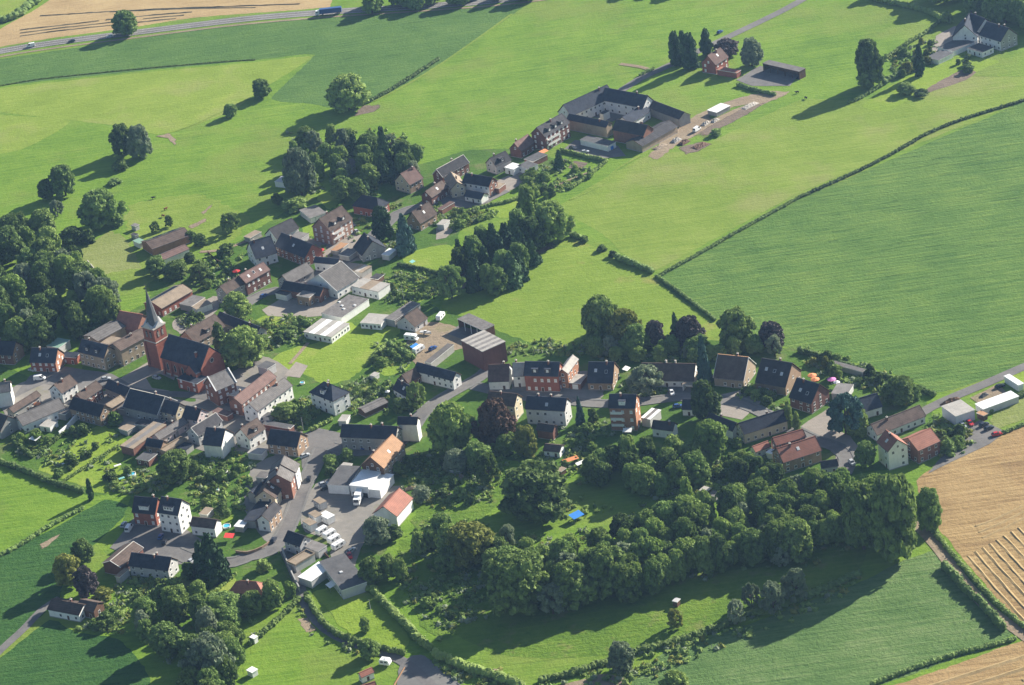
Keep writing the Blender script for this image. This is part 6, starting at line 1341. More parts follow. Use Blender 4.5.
cover('undergrowth', [
    ([(188, 460), (240, 450), (256, 470), (250, 500), (232, 520), (200, 512)], 170), ([(10, 440), (50, 428), (90, 425), (130, 440), (110, 470), (40, 470)], 70), ([(95, 485), (135, 465), (180, 485), (130, 495)], 80),
    ([(245, 320), (300, 318), (330, 322), (300, 345), (262, 348)], 130), ([(275, 410), (305, 395), (325, 410), (300, 432)], 70), ([(345, 385), (380, 374), (400, 395), (392, 412), (350, 415)], 110),
    ([(368, 350), (398, 340), (415, 352), (405, 372), (375, 370)], 60), ([(380, 275), (430, 272), (445, 295), (400, 305), (375, 300)], 130), ([(430, 205), (470, 202), (495, 215), (460, 230), (430, 225)], 130),
    ([(515, 165), (560, 160), (590, 165), (570, 190), (530, 198)], 110), ([(400, 460), (440, 450), (500, 470), (490, 500), (440, 510), (408, 500)], 190), ([(550, 430), (600, 420), (610, 450), (580, 475), (540, 465)], 120),
    ([(660, 465), (770, 455), (780, 480), (700, 500), (640, 490)], 230), ([(560, 345), (620, 335), (700, 345), (760, 350), (700, 360), (600, 360)], 190), ([(800, 348), (860, 362), (925, 390), (920, 405), (860, 390), (810, 372)], 200),
    ([(85, 600), (125, 605), (125, 632), (85, 628)], 90), ([(120, 575), (175, 580), (180, 600), (120, 600)], 90), ([(120, 600), (200, 590), (260, 605), (235, 685), (190, 690), (140, 640)], 120),
    ([(400, 550), (440, 530), (480, 570), (480, 620), (440, 640), (405, 600)], 170), ([(560, 480), (700, 480), (860, 470), (860, 560), (700, 580), (560, 600)], 260), ([(420, 515), (560, 540), (580, 600), (480, 600), (420, 560)], 120),
    ([(882, 60), (930, 35), (945, 55), (900, 78)], 60), ([(190, 260), (240, 255), (240, 285), (195, 290)], 90), ([(180, 310), (212, 310), (200, 330), (180, 330)], 40), ([(280, 130), (400, 130), (425, 165), (380, 195), (290, 195)], 170),
    ([(340, 215), (400, 205), (420, 240), (360, 262)], 60), ([(270, 225), (330, 240), (340, 260), (290, 262)], 30), ([(60, 325), (120, 305), (125, 325), (80, 338)], 60), ([(300, 596), (345, 640), (400, 655), (390, 662), (330, 645), (298, 610)], 60), ([(470, 455), (540, 440), (550, 470), (500, 490)], 60),
    ([(505, 345), (560, 338), (570, 355), (510, 358)], 60), ([(740, 386), (775, 385), (785, 410), (745, 404)], 40), ([(620, 385), (660, 370), (680, 385), (640, 398)], 40), ([(925, 420), (970, 412), (970, 450), (935, 458)], 70), ([(430, 655), (540, 685), (620, 660), (860, 575), (860, 590), (640, 680), (540, 700), (440, 675)], 200)],
    ['mid', 'bright', 'dark', 'grey', 'bright', 'yellow'], 'low leafy growth filling the gardens, wood floors and banks of the village', .5, 1.6, .5, 1.3)

# ------------------------------------------------------------------ vehicles
def mesh_of(mb, name, mats):
    me = bpy.data.meshes.new(name); me.from_pydata(mb.v, [], mb.f)
    for q in mats: me.materials.append(M[q])
    me.polygons.foreach_set('material_index', mb.m); me.update(); return me
def wheel_mesh(r, w):
    mb = MB(); mb.tube((0, -w/2, 0), (0, w/2, 0), r, r, 14, 0); mb.tube((0, -w/2-.02, 0), (0, -w/2, 0), r*.6, r*.62, 10, 1); mb.tube((0, w/2, 0), (0, w/2+.02, 0), r*.62, r*.6, 10, 1)
    return mesh_of(mb, 'wheel', ['tyre', 'rim'])
def loft(sections, mi=0):                      # sections: (x, half width low, half width high, z low, z high)
    mb = MB(); rings = []
    for x, wl, wh, zl, zh in sections: rings.append([(x, -wl, zl), (x, wl, zl), (x, wl*1.0, zl+(zh-zl)*.55), (x, wh, zh), (x, -wh, zh), (x, -wl*1.0, zl+(zh-zl)*.55)])
    for a, b in zip(rings, rings[1:]):
        for i in range(6): j = (i+1) % 6; mb.face([a[i], b[i], b[j], a[j]], mi)
    mb.face(rings[0], mi); mb.face(rings[-1][::-1], mi); return mb
def vehicle_kit(kind):
    K = {}
    if kind == 'car': Lh, body, cab, wb, wr = 2.15, [(-2.15, .72, .66, .38, .8), (-2.0, .85, .78, .25, .95), (-.9, .88, .82, .22, .96), (.75, .88, .82, .22, .95), (1.75, .86, .76, .24, .82), (2.15, .7, .62, .34, .66)], [(-1.95, .74, .98, .66, .95), (-1.35, .76, .6, 0, 1.43), (.15, .76, .6, 0, 1.46), (1.0, .72, 0, 0, .96)], 1.28, .32
    elif kind == 'van': Lh, body, cab, wb, wr = 2.6, [(-2.6, .9, .85, .35, 1.1), (-2.5, .97, .93, .28, 1.2), (1.5, .97, .93, .28, 1.2), (2.3, .93, .82, .28, 1.05), (2.6, .8, .7, .38, .8)], [(-2.55, .88, 0, 0, 1.18), (-2.45, .88, .8, 0, 2.2), (1.0, .88, .8, 0, 2.25), (1.95, .84, 0, 0, 1.12)], 1.65, .36
    zlow = .94 if kind == 'car' else 1.15
    K['body'] = mesh_of(loft(body), 'body', ['paint_white'])
    # cabin: painted roof and pillars, glass set in
    mb = MB(); g = MB(); c = cab
    B0, T0, T1, B1 = c[0][0], c[1][0], c[2][0], c[3][0]; wb_, wt = c[1][1], c[1][2]; zt0, zt1 = c[1][4], c[2][4]
    p = {}
    for s in (-1, 1): p[s] = [(B0, s*wb_, zlow), (T0, s*wt, zt0), (T1, s*wt, zt1), (B1, s*wb_, zlow)]
    mb.face([p[-1][1], p[-1][2], p[1][2], p[1][1]]); mb.face([p[-1][0], p[-1][1], p[1][1], p[1][0]]); mb.face([p[-1][2], p[-1][3], p[1][3], p[1][2]]); mb.face(p[-1][::-1]); mb.face(p[1])
    K['roof'] = mesh_of(mb, 'roof', ['paint_white'])
    def lerp(a, b, t): return tuple(x+(y-x)*t for x, y in zip(a, b))
    def quad(a, b, c_, d, sh, m=.12):
        ctr = tuple(sum(q)/4 for q in zip(a, b, c_, d)); g.face([tuple(u+(v-u)*m+w for u, v, w in zip(q, ctr, sh)) for q in (a, b, c_, d)])
    quad(p[-1][2], p[-1][3], p[1][3], p[1][2], (.02, 0, .015)); quad(p[1][1], p[1][0], p[-1][0], p[-1][1], (-.02, 0, .015))
    for s in (-1, 1):
        a, b, c_, d = p[s]
        if kind == 'car': m0 = lerp(a, d, .5); m1 = lerp(b, c_, .5); q1 = (a, m0, m1, b); q2 = (m0, d, c_, m1); qs = (q1, q2)
        else: m0 = lerp(a, d, .68); m1 = lerp(b, c_, .68); qs = ((m0, d, c_, m1),)
        for q in qs: quad(*(q if s < 0 else q[::-1]), (0, s*.02, .0), .14)
    K['window'] = mesh_of(g, 'window', ['glass']); K['wheel'] = wheel_mesh(wr, .2)
    h = MB(); h.box(-.03, .05, -.17, .17, -.08, .08, 0); K['headlight'] = mesh_of(h, 'headlight', ['lamp_glass']); K['wb'] = wb; K['wr'] = wr; K['x'] = Lh; K['w'] = body[2][1]
    return K
KITS = {k: vehicle_kit(k) for k in ('car', 'van')}
def heading(x, y, dx, dy): a, b = G(x, y), G(x+dx, y+dy); return math.atan2(b.y-a.y, b.x-a.x)
def car(x, y, dx, dy, paint, label, kind='car', sc=1.0, group='parked cars', name=None):
    K = KITS[kind]; p = G(x, y); root = empty(name or ('parked_'+kind), (p.x, p.y, GZ), heading(x, y, dx, dy), (sc, sc, sc)); tag(root, label, kind, group)
    for q in ('body', 'roof'):
        o = link(q, K[q], root); o.material_slots[0].link = 'OBJECT'; o.material_slots[0].material = M['paint_'+paint]
    link('window', K['window'], root)
    for sx in (-1, 1):
        for sy in (-1, 1): o = link('wheel', K['wheel'], root); o.location = (sx*K['wb'], sy*(K['w']-.1), K['wr'])
    for sy in (-1, 1): o = link('headlight', K['headlight'], root); o.location = (K['x']-.12, sy*.5, .62 if kind == 'car' else .75)
    return root
GZ = LAYER[0]+.01
car(31, 47, -8, 1.5, 'white', 'white van driving on the top road at the picture corner', 'van', group='vehicles on the top road', name='delivery_van')
car(72, 42, -8, 1.3, 'dark', 'dark car driving on the top road behind the white van', group='vehicles on the top road', name='driving_car')
car(110, 37.5, -8, 1.4, 'silver', 'silver car on the top road nearest the lone tree', group='vehicles on the top road', name='driving_car')
car(410, 4.6, -8, .8, 'white', 'white van on the shaded top road', 'van', group='vehicles on the top road', name='delivery_van')
car(720, 33, 7, -4, 'blue', 'blue car parked on the lane above the poplars')
car(585, 153, 8, -1, 'silver', 'silver car standing on the farm yard')
car(573, 149, 8, 2, 'dark', 'dark car parked at the brick apartment house side of the farm yard')
car(697, 131, 6, -4, 'white', 'white van among the rubble of the builders yard', 'van')
car(264, 297, 8, -4.5, 'blue', 'bright blue car parked before the brick terrace')
car(433, 349.5, 7, -4, 'blue', 'dark blue car beside the long narrow lean-to')
car(353, 226, 6, 4, 'dark', 'dark car parked below the dormered brick house')
car(357, 233, 6, 4, 'silver', 'silver car parked near the black gabled house')
car(672, 394, 3, 7, 'white', 'white car parked before the long bungalow')
car(678, 407.5, 9, -1, 'blue', 'dark blue car on the road below the white parked car')
car(963, 427, 6, 5, 'silver', 'silver car parked closest to the white garage wall')
car(970, 424.5, 6, 5, 'red', 'bright red car parked against the white garage')
car(984, 426, 7, -3, 'dark', 'dark car in the car park, hindmost of the dark pair')
car(989, 429.5, 7, -3, 'dark', 'dark blue-grey car in front of the other dark car')
car(997, 435.5, 8, -2, 'red', 'red car parked at the stubble edge of the car park')
car(852, 464, 5, 5, 'silver', 'silver car half in tree shade at the end of the court')
car(1000, 387.5, 8, -3, 'black', 'black car parked under the narrow white-topped shed')
car(124, 526, 4, -6, 'silver', 'silver car parked at the brick court house corner')
car(129.5, 530, 4, -6, 'white', 'white van parked beside the silver car on the court', 'van')
car(165, 543, 3, -7, 'black', 'black car parked before the tall white court house')
car(161, 538, 3, -7, 'blue', 'blue car parked tight to the tall white court house')
car(192, 562, 6, -5, 'silver', 'silver car parked beside the dark court conifers')
car(309, 480, 1.5, -7, 'black', 'black car parked along the white street terrace')
car(324, 485.5, 8, -2, 'silver', 'silver car beside the dark-roofed garage')
car(326, 489.5, 8, -2, 'black', 'black car in the shade of the dark-roofed garage')
car(350, 557, 2, 6, 'red', 'red car parked at the corner of the grey flat building')
car(351.5, 552, 5, -4, 'silver', 'pale blue-silver car tail to tail with the red car')
car(40, 380, 7, -.5, 'white', 'white van standing on the village square', 'van')
car(44, 369, 8, 1, 'black', 'black car parked before the orange-gabled house')
car(33, 371, 8, 1, 'silver', 'silver car parked before the orange-gabled house, next to the black one')
car(106, 380, 8, -1, 'silver', 'silver car on the square below the beige corner house')
car(305, 457, 7, -3, 'silver', 'silver car parked at the tan brick gable house')
car(361, 449, 6, 1.5, 'blue', 'blue car in front of the long grey-rendered house')
car(274, 541, 4, -6, 'dark', 'dark car parked at the end house of the street row')
car(157, 379, 8, 2, 'silver', 'pale car parked at the foot of the church wall')

def caravan(x, y, dx, dy, label, L=5.2, group='parked caravans', motor=False, name=None):
    p = G(x, y); root = empty(name or ('motorhome' if motor else 'caravan'), (p.x, p.y, GZ), heading(x, y, dx, dy)); tag(root, label, 'motorhome' if motor else 'caravan', group)
    h, w = (2.9, 1.12) if motor else (2.5, 1.08); mb = MB()
    pr = [(-L/2, .55), (L/2-.15, .55), (L/2, 1.1), (L/2-.45, h-.1), (L/2-.8, h), (-L/2+.35, h), (-L/2, h-.35)]
    if motor: pr = [(-L/2, .5), (L/2-.1, .5), (L/2, 1.1), (L/2-.9, 1.25), (L/2-1.3, 1.9), (L/2-.7, 2.1), (L/2-.8, h), (-L/2+.1, h), (-L/2, h-.2)]
    mb.solid([(a, -w, z) for a, z in pr][::1], [(a, w, z) for a, z in pr], 0); mb.build('body', ['white_sheet'], root)
    for s in (-1, 1):
        for cx in ((-L*.25), L*.15):
            mb = MB(); mb.box(cx-.55, cx+.55, min(s*(w+.001), s*(w+.03)), max(s*(w+.001), s*(w+.03)), 1.35, 1.95, 0); mb.build('window', ['glass'], root)
        mb = MB(); mb.box(-L/2+.4, L/2-.4, min(s*(w+.001), s*(w+.02)), max(s*(w+.001), s*(w+.02)), 1.0, 1.12, 0); mb.build('stripe', ['paint_blue' if motor else 'paint_silver'], root)
    mb = MB(); mb.box(-.4, .4, -.4, .4, h-.02, h+.12, 0); mb.build('roof_hatch', ['blind'], root)
    for sx in ((-L*.25, L*.3) if motor else (-.1,)):
        for sy in (-1, 1): o = link('wheel', KITS['van']['wheel'], root); o.location = (sx, sy*(w-.12), .36)
    mb = MB()
    if motor: q = [(L/2-.88, 1.27), (L/2-1.26, 1.88)]; mb.face([(q[0][0]+.02, -w*.85, q[0][1]), (q[0][0]+.02, w*.85, q[0][1]), (q[1][0]+.02, w*.85, q[1][1]), (q[1][0]+.02, -w*.85, q[1][1])]); mb.build('windscreen', ['glass'], root)
    else: mb.tube((L/2-.2, -.5, .5), (L/2+1.1, 0, .45), .05, .05); mb.tube((L/2-.2, .5, .5), (L/2+1.1, 0, .45), .05, .05); mb.tube((L/2+.9, 0, 0), (L/2+.9, 0, .6), .05, .05); mb.build('drawbar', ['iron'], root)
    return root
caravan(322.5, 533.5, 10, -6, 'white caravan in the yard row, hindmost and nearest the street', 5)
caravan(330, 537, 10, -6, 'white caravan in the yard row, next to the hindmost one', 5.6)
caravan(334.5, 542, 10, -6, 'white caravan in the yard row, next to the foremost one', 5.4)
caravan(339, 548, 10, -6, 'white caravan in the yard row, foremost and widest', 5.8)
caravan(412, 340.5, 10, 1, 'white motorhome parked by the hedge of the gravel yard', 6.2, motor=True)
caravan(419, 352, 8, -5, 'white caravan with blue tarpaulin beside it on the gravel yard', 6)
caravan(441, 319, 6, -7, 'white caravan standing alone at the paddock edge above the gravel yard', 5.6)
caravan(386, 665, 7, 1, 'small white caravan beside the ball-shaped tree', 4)
def box_unit(x, y, dx, dy, w, d, h, wall, top, label, name='container', cat='container', group='site huts of the caravan yard', door=True):
    p = G(x, y); root = empty(name, (p.x, p.y, GZ), heading(x, y, dx, dy)); tag(root, label, cat, group)
    mb = MB(); mb.box(-w/2, w/2, -d/2, d/2, .12, h, 0); mb.box(-w/2+.2, w/2-.2, -d/2+.2, d/2-.2, 0, .12, 1)
    for k in range(int(w/.6)): xx = -w/2+.3+k*.6; mb.box(xx-.05, xx+.05, -d/2-.04, -d/2-.001, .2, h-.1, 0)
    mb.build('body', [wall, 'iron'], root); mb = MB(); mb.box(-w/2-.08, w/2+.08, -d/2-.08, d/2+.08, h+.002, h+.14, 0); mb.build('roof', [top], root)
    if door: put('door', door_mesh(.95, 2.0, 'trim'), root, w*.2, -d/2-.05, .12, 0); put('window', window_mesh(.9, .8, 'glass'), root, -w*.2, -d/2-.05, 1.55, 0)
    return root
box_unit(311, 529, 10, 6, 5.2, 3.2, 3.0, 'white', 'tan_roof', 'white site hut with tan roof at the street end of the yard')
box_unit(316.5, 521, 10, 6, 5.0, 3.2, 3.0, 'white', 'tan_roof', 'white site hut with tan roof, second from the street end')
box_unit(321, 507.5, 10, 6, 5.0, 3.0, 3.0, 'pale_grey', 'tan_roof', 'pale site hut with tan roof farthest up the yard')
box_unit(328, 521.5, 10, 5, 5.6, 3.4, 2.8, 'white', 'white_sheet', 'wide white site hut with white roof next to the tan roofs')
def truck(x, y, dx, dy, label, L, boxm, cabm, group, roofm='white_sheet'):
    p = G(x, y); root = empty('truck', (p.x, p.y, GZ), heading(x, y, dx, dy)); tag(root, label, 'truck', group)
    mb = MB(); mb.box(-L/2, L/2-2.6, -1.25, 1.25, 1.05, 3.7, 0); mb.box(-L/2+.1, L/2-.5, -.6, .6, .7, 1.04, 1); mb.box(-L/2-.03, L/2-2.57, -1.28, 1.28, 3.702, 3.8, 2); mb.build('cargo_box', [boxm, 'iron', roofm], root)
    mb = MB(); pr = [(L/2-2.4, .6), (L/2, .6), (L/2, 1.7), (L/2-.25, 3.0), (L/2-2.2, 3.1), (L/2-2.4, 2.9)]; mb.solid([(a, -1.18, z) for a, z in pr], [(a, 1.18, z) for a, z in pr], 0); mb.build('cab', [cabm], root)
    mb = MB(); mb.face([(L/2+.01, -1.05, 1.75), (L/2+.01, 1.05, 1.75), (L/2-.22, 1.05, 2.85), (L/2-.22, -1.05, 2.85)])
    for s in (-1, 1): mb.box(L/2-1.5, L/2-.5, min(s*1.185, s*1.2), max(s*1.185, s*1.2), 1.8, 2.6)
    mb.build('window', ['glass'], root)
    for sx in ([L/2-1.2, -L/2+1.4, -L/2+2.7] + ([L/2-4.2] if L > 10 else [])):
        for sy in (-1, 1): o = link('wheel', KITS['van']['wheel'], root); o.location = (sx, sy*1.05, .48); o.scale = (1.33, 1.3, 1.33)
    for sy in (-1, 1): o = link('headlight', KITS['van']['headlight'], root); o.location = (L/2+.02, sy*.85, .95)
truck(329, 14.5, -9, 1, 'long blue lorry driving on the top road', 15.5, 'paint_blue', 'paint_white', 'vehicles on the top road', 'paint_blue')
truck(359, 502, -3.4, 8, 'white box truck backed up to the white hall gate', 7.5, 'white_sheet', 'paint_white', 'parked trucks')
def boat(x, y, dx, dy, L, label, tarp=None):
    p = G(x, y); root = empty('boat', (p.x, p.y, GZ), heading(x, y, dx, dy)); tag(root, label, 'boat')
    mb = MB(); secs = [(-.5, .85, .9), (-.2, 1, .95), (.15, .95, 1), (.36, .6, 1.1), (.5, .05, 1.25)]; R = []
    for a, w, z in secs: R.append([(a*L, -w*.95, z*.95+.35), (a*L, -w*.5, .5), (a*L, w*.5, .5), (a*L, w*.95, z*.95+.35)])
    for a, b in zip(R, R[1:]):
        for i in range(3): mb.face([a[i+1], b[i+1], b[i], a[i]])
        mb.face([a[0], b[0], b[3], a[3]], 1)
    mb.face(R[0]); mb.build('hull', ['white_sheet', tarp or 'pale_grey'], root)
    mb = MB(); mb.box(-.1*L, .12*L, -.5, .5, 1.25, 1.75, 0); mb.box(-.08*L, .1*L, -.45, .45, 1.752, 1.8, 1); mb.build('cabin', ['glass', 'white_sheet'], root)
    mb = MB(); mb.box(-.3*L, .5*L, -.08, .08, .3, .45); mb.build('trailer', ['iron'], root)
    for sy in (-1, 1): o = link('wheel', KITS['car']['wheel'], root); o.location = (-.1*L, sy*.8, .32)
boat(426, 334.5, 9, 1, 5.5, 'white and grey motorboat on a trailer in the gravel yard')

# ------------------------------------------------------------------ garden and yard things
def thing(name, x, y, label, cat, dx=1, dy=0, group=None):
    p = G(x, y); return tag(empty(name, (p.x, p.y, GZ), heading(x, y, dx, dy)), label, cat, group)
def parasol(x, y, col, label, r=1.7, group='garden parasols'):
    t = thing('parasol', x, y, label, 'parasol', group=group); mb = MB(); mb.tube((0, 0, 0), (0, 0, 2.5), .04, .03); mb.tube((0, 0, 0), (0, 0, .12), .3, .26, 10); mb.build('pole', ['rim'], t)
    mb = MB(); n = 8; rg = [(r*math.cos(i*.7854), r*math.sin(i*.7854), 2.05) for i in range(n)]
    for i in range(n): a, b = rg[i], rg[(i+1) % n]; mb.face([a, b, (0, 0, 2.65)]); mb.face([(a[0], a[1], 1.85), (b[0], b[1], 1.85), b, a])
    mb.build('canopy', [col], t)
parasol(237, 275, 'cloth_red', 'red parasol behind the brick terrace with three skylights', 2.0)
parasol(322, 254, 'cloth_red', 'red parasol at the red brick gable', 1.5)
parasol(812.5, 380, 'cloth_orange', 'orange parasol farther from the brick gable wall', 1.9)
parasol(815.5, 384, 'cloth_orange', 'orange parasol closest to the brick gable wall', 1.9)
parasol(832, 384, 'cloth_pink', 'pink parasol beside the flat grey shed', 1.9)
parasol(837, 387, 'cloth_white', 'small white parasol next to the pink one', 1.4)
parasol(225, 476, 'cloth_white', 'white parasol in the gardens behind the street row', 1.6)
parasol(388, 396, 'cloth_white', 'white parasol on the hedged lawn below the gravel yard', 1.1)
parasol(38, 408, 'cloth_orange', 'orange sunshade behind the long white house', 1.6)
parasol(417, 469, 'cloth_white', 'white parasol in the shaded garden behind the orange roof', 1.3)
def awning(x, y, col, label, w=4.0, d=2.6, dx=1, dy=0, z=2.4, group='awnings and sails'):
    t = thing('awning', x, y, label, 'awning', dx, dy, group); mb = MB()
    mb.solid([(-w/2, -d/2, z-.3), (w/2, -d/2, z-.3), (w/2, d/2, z+.2), (-w/2, d/2, z+.2)], [(-w/2, -d/2, z-.26), (w/2, -d/2, z-.26), (w/2, d/2, z+.24), (-w/2, d/2, z+.24)]); mb.build('canopy', [col], t)
    mb = MB()
    for sx in (-1, 1):
        for sy, zz in ((-1, z-.3), (1, z+.2)): mb.tube((sx*(w/2-.1), sy*(d/2-.1), 0), (sx*(w/2-.1), sy*(d/2-.1), zz), .04, .04)
    mb.build('frame', ['rim'], t)
awning(544, 156, 'cloth_orange', 'orange awning below the dormered apartment house', 4.8, 2.8, 8, -4)
awning(36, 443, 'cloth_white', 'cream sun sail in the walled garden', 4.2, 3.2, 7, 2)
awning(230, 540, 'cloth_red', 'red tent roof on the lawn beside the street row gardens', 3.4, 3.6, 2, -5, 1.9)
awning(413, 265, 'cloth_teal', 'pale turquoise garden swing on the lawn beside the blue spruce', 2.4, 1.8, 5, -3, 1.7)
awning(577, 520, 'cloth_blue', 'bright blue tarpaulin roof in the shaded garden', 5, 3.6, 6, -3, 2.2)
awning(415, 348.5, 'cloth_blue', 'blue tarpaulin between the motorhome and the caravan', 4, 2, 8, -5, 1.2)
awning(627, 374, 'cloth_white', 'white awning at the tan gable of the slate bungalow', 3.2, 2.4, 5, -5, 2.5)
awning(777, 473, 'cloth_white', 'white awning beside the red roof at the wood edge', 4.4, 3, 7, -4, 2.6)
awning(628, 436, 'cloth_white', 'white awning on the ground floor of the orange apartment house', 3.6, 2.6, 8, 0, 2.6)
awning(332, 590, 'cloth_white', 'pale blue-white canopy at the lawn end of the grey flat building', 3.6, 3, 6, 5, 2.3)
awning(571, 464, 'cloth_orange', 'orange-brown timber shelter roof on the shaded slope', 6.5, 2, 9, -3, 2)
awning(582, 466, 'cloth_white', 'narrow white awning under the orange-brown shelter', 5, 1.6, 9, -4, 1.6)
def pool(x, y, r, label, col='water_blue'):
    t = thing('paddling_pool', x, y, label, 'pool', group='garden pools'); mb = MB(); n = 18; a = [(math.cos(6.2832*i/n), math.sin(6.2832*i/n)) for i in range(n)]
    for i in range(n):
        (c, s), (c2, s2) = a[i], a[(i+1) % n]
        mb.face([(r*c, r*s, 0), (r*c2, r*s2, 0), (r*c2, r*s2, .8), (r*c, r*s, .8)]); mb.face([(r*c, r*s, .8), (r*c2, r*s2, .8), (r*.9*c2, r*.9*s2, .8), (r*.9*c, r*.9*s, .8)]); mb.face([(r*.9*c2, r*.9*s2, .8), (r*.9*c2, r*.9*s2, .5), (r*.9*c, r*.9*s, .5), (r*.9*c, r*.9*s, .8)][::-1])
    mb.build('rim', ['cloth_white'], t); mb = MB(); mb.face([(r*.9*c, r*.9*s, .6) for c, s in a]); mb.build('water', [col], t)
pool(132, 475.5, 1.7, 'round blue pool in the narrow garden beside the slim cypress')
pool(227, 527.5, 1.6, 'round blue pool below the small white house')
pool(302.5, 384, 1.0, 'tiny blue pool on the lawn beside the white villa')
pool(217, 491, 1.0, 'tiny turquoise pool in the gardens behind the street row', 'cloth_teal')
def gtable(x, y, label, top='cloth_white', w=1.8, d=.9):
    t = thing('garden_table', x, y, label, 'table', 3, -1, 'garden tables'); mb = MB(); mb.box(-w/2, w/2, -d/2, d/2, .7, .76); mb.build('tabletop', [top], t)
    for sx in (-1, 1):
        for sy in (-1, 1): mb = MB(); mb.tube((sx*(w/2-.1), sy*(d/2-.1), 0), (sx*(w/2-.1), sy*(d/2-.1), .7), .03, .03); mb.build('leg', ['rim'], t)
gtable(118, 467, 'white table on the narrow lawn above the blue pool', w=3, d=1.2)
gtable(122, 480, 'pale garden table beside the round blue pool in the narrow garden', 'cloth_teal', 2.4, 1.4)
gtable(65, 465, 'white bench table by the bushes of the long garden', w=2.4)
gtable(212, 276, 'white table in the garden behind the solar stable', w=2.6, d=1.8)
gtable(125, 432, 'white cafe table at the yellowish shed roof', w=1.6)
gtable(404, 377, 'pale table beside the low brown-roofed link', 'cloth_teal', 2)
gtable(511, 168, 'blue-white table on the terrace of the pinkish gabled house', w=2)
gtable(222, 479, 'red table in the gardens behind the street row', 'cloth_red', 1.6)
gtable(497, 355, 'white trestle table behind the low white house', w=4, d=1.6)
gtable(268, 339, 'white table in the hedge garden above the big lawn', w=2.6, d=1.4)
def heap(name, x, y, w, d, h, mat, label, cat, seed=1, dx=1, dy=0, group=None):
    p = G(x, y); r = random.Random(seed); mb = MB(); nx, ny = 14, 9
    P = [[((i/nx-.5)*w, (j/ny-.5)*d, max(0, h*math.sin(math.pi*i/nx)**.6*math.sin(math.pi*j/ny)**.6*r.uniform(.55, 1.1))) for j in range(ny+1)] for i in range(nx+1)]
    for i in range(nx):
        for j in range(ny): mb.face([P[i][j], P[i+1][j], P[i+1][j+1], P[i][j+1]])
    o = mb.build(name, [mat]); o.location = (p.x, p.y, GZ); o.rotation_euler = (0, 0, heading(x, y, dx, dy)); tag(o, label, cat, group); return o
heap('rubble_heap', 706, 124, 6, 3, 1.4, 'rubble', 'pale rubble heap in the middle of the builders yard', 'heap', 1, 5, -3)
heap('rubble_heap', 715, 121, 5, 3, 1.2, 'rubble', 'pale rubble heap nearest the white-roofed hall', 'heap', 2, 5, -3)
heap('rubble_heap', 676, 141, 6, 3.4, 1.6, 'pale_roof', 'white spoil heap at the farm end of the builders yard', 'heap', 3, 5, -3)
heap('soil_heap', 684, 143, 7, 3.5, 1.6, 'brown_wood', 'dark soil heap beside the white spoil heap', 'heap', 4, 5, -3)
heap('sand_heap', 660, 147, 8, 4, .8, 'tan_roof', 'flat sand heap at the lower end of the builders yard', 'heap', 5, 6, -3)
heap('soil_heap', 700, 146, 9, 5, .9, 'brown_wood', 'low brown soil heap on the meadow below the builders yard', 'heap', 6, 6, -3)
heap('soil_heap', 750, 106, 10, 4, 1.0, 'rubble', 'grey spoil bank at the lane end of the builders yard', 'heap', 7, 6, -3)
heap('log_pile', 442, 494, 7, 3, 1.6, 'grey_roof', 'grey brushwood pile above the rough orchard', 'log pile', 8, 6, 1)
heap('log_pile', 461, 478, 3.5, 3, 1.5, 'tan_roof', 'tan timber pile at the end of the blue lean-to shed', 'log pile', 9, 4, -4)
heap('log_pile', 411, 489, 5, 2, 1.2, 'timber', 'stack of sawn timber behind the orange-red roof', 'log pile', 10, 6, -1)
heap('rubble_heap', 336, 292, 9, 5, 1.0, 'rubble', 'broken brick heap between the workshops', 'heap', 11, 5, -4)
heap('sand_heap', 494, 672, 4, 2.5, 1.0, 'tan_roof', 'tan heap beside the wide hedge at the lower edge', 'heap', 13)
heap('machinery', 984, 396, 4, 2, 1.3, 'iron', 'dark scrap pile on the gravel beside the long shelter', 'heap', 14, 5, -3)
heap('woodpile', 950, 402, 9, 2, 1.5, 'brown_wood', 'long dark woodpile between the lane and the white garage', 'woodpile', 15, 7, -3)
sh('blue-grey lean-to shed in the deep shade behind the orange roof', (449, 470.5), (459, 471), (466, 462), 2.6, 'grey_render', 'felt')
sh('field hut with pale roof in the shade under the long wood', (671.5, 601), (677, 602), (681, 598.5), 2.4, 'brown_wood', 'pale_grey', name='field_hut', cat='hut')
sh('garden shed with pale roof beside the bright yellow-green tree', (700, 490), (706, 493), (710, 488), 2.5, 'brown_wood', 'pale_roof', name='garden_shed')
sh('second garden shed, darker, right of the bright yellow-green tree', (708, 495), (716, 497), (721, 492), 2.4, 'grey_render', 'grey_roof', name='garden_shed')
sh('small white shed on the deep shaded lawn', (669, 490), (673, 491), (676, 488), 2.0, 'white', 'white_sheet', name='garden_shed')
sh('little garden hut below the white garden house', (556.5, 470), (561, 472), (566, 468), 2.2, 'brown_wood', 'tan_roof', name='hut', cat='hut')
sh('greenhouse-like shed with beige roof in the long garden', (120, 428), (127, 432), (137, 424), 2.6, 'grey_render', 'tan_roof', name='garden_shed')
sh('small pale shed in the orchard near the spotted grey roof', (371, 375), (375, 377), (378, 373), 2.2, 'pale_grey', 'pale_roof', name='garden_shed')
sh('white hut among the trees of the tree belt', (277, 181), (288, 184), (292, 178), 3, 'white', 'pale_grey', name='hut', cat='hut')
sh('grey roof hidden in the tree belt above the brick house', (335, 166), (352, 169), (362, 160), 3.2, 'pale_grey', 'grey_roof', name='garden_house')
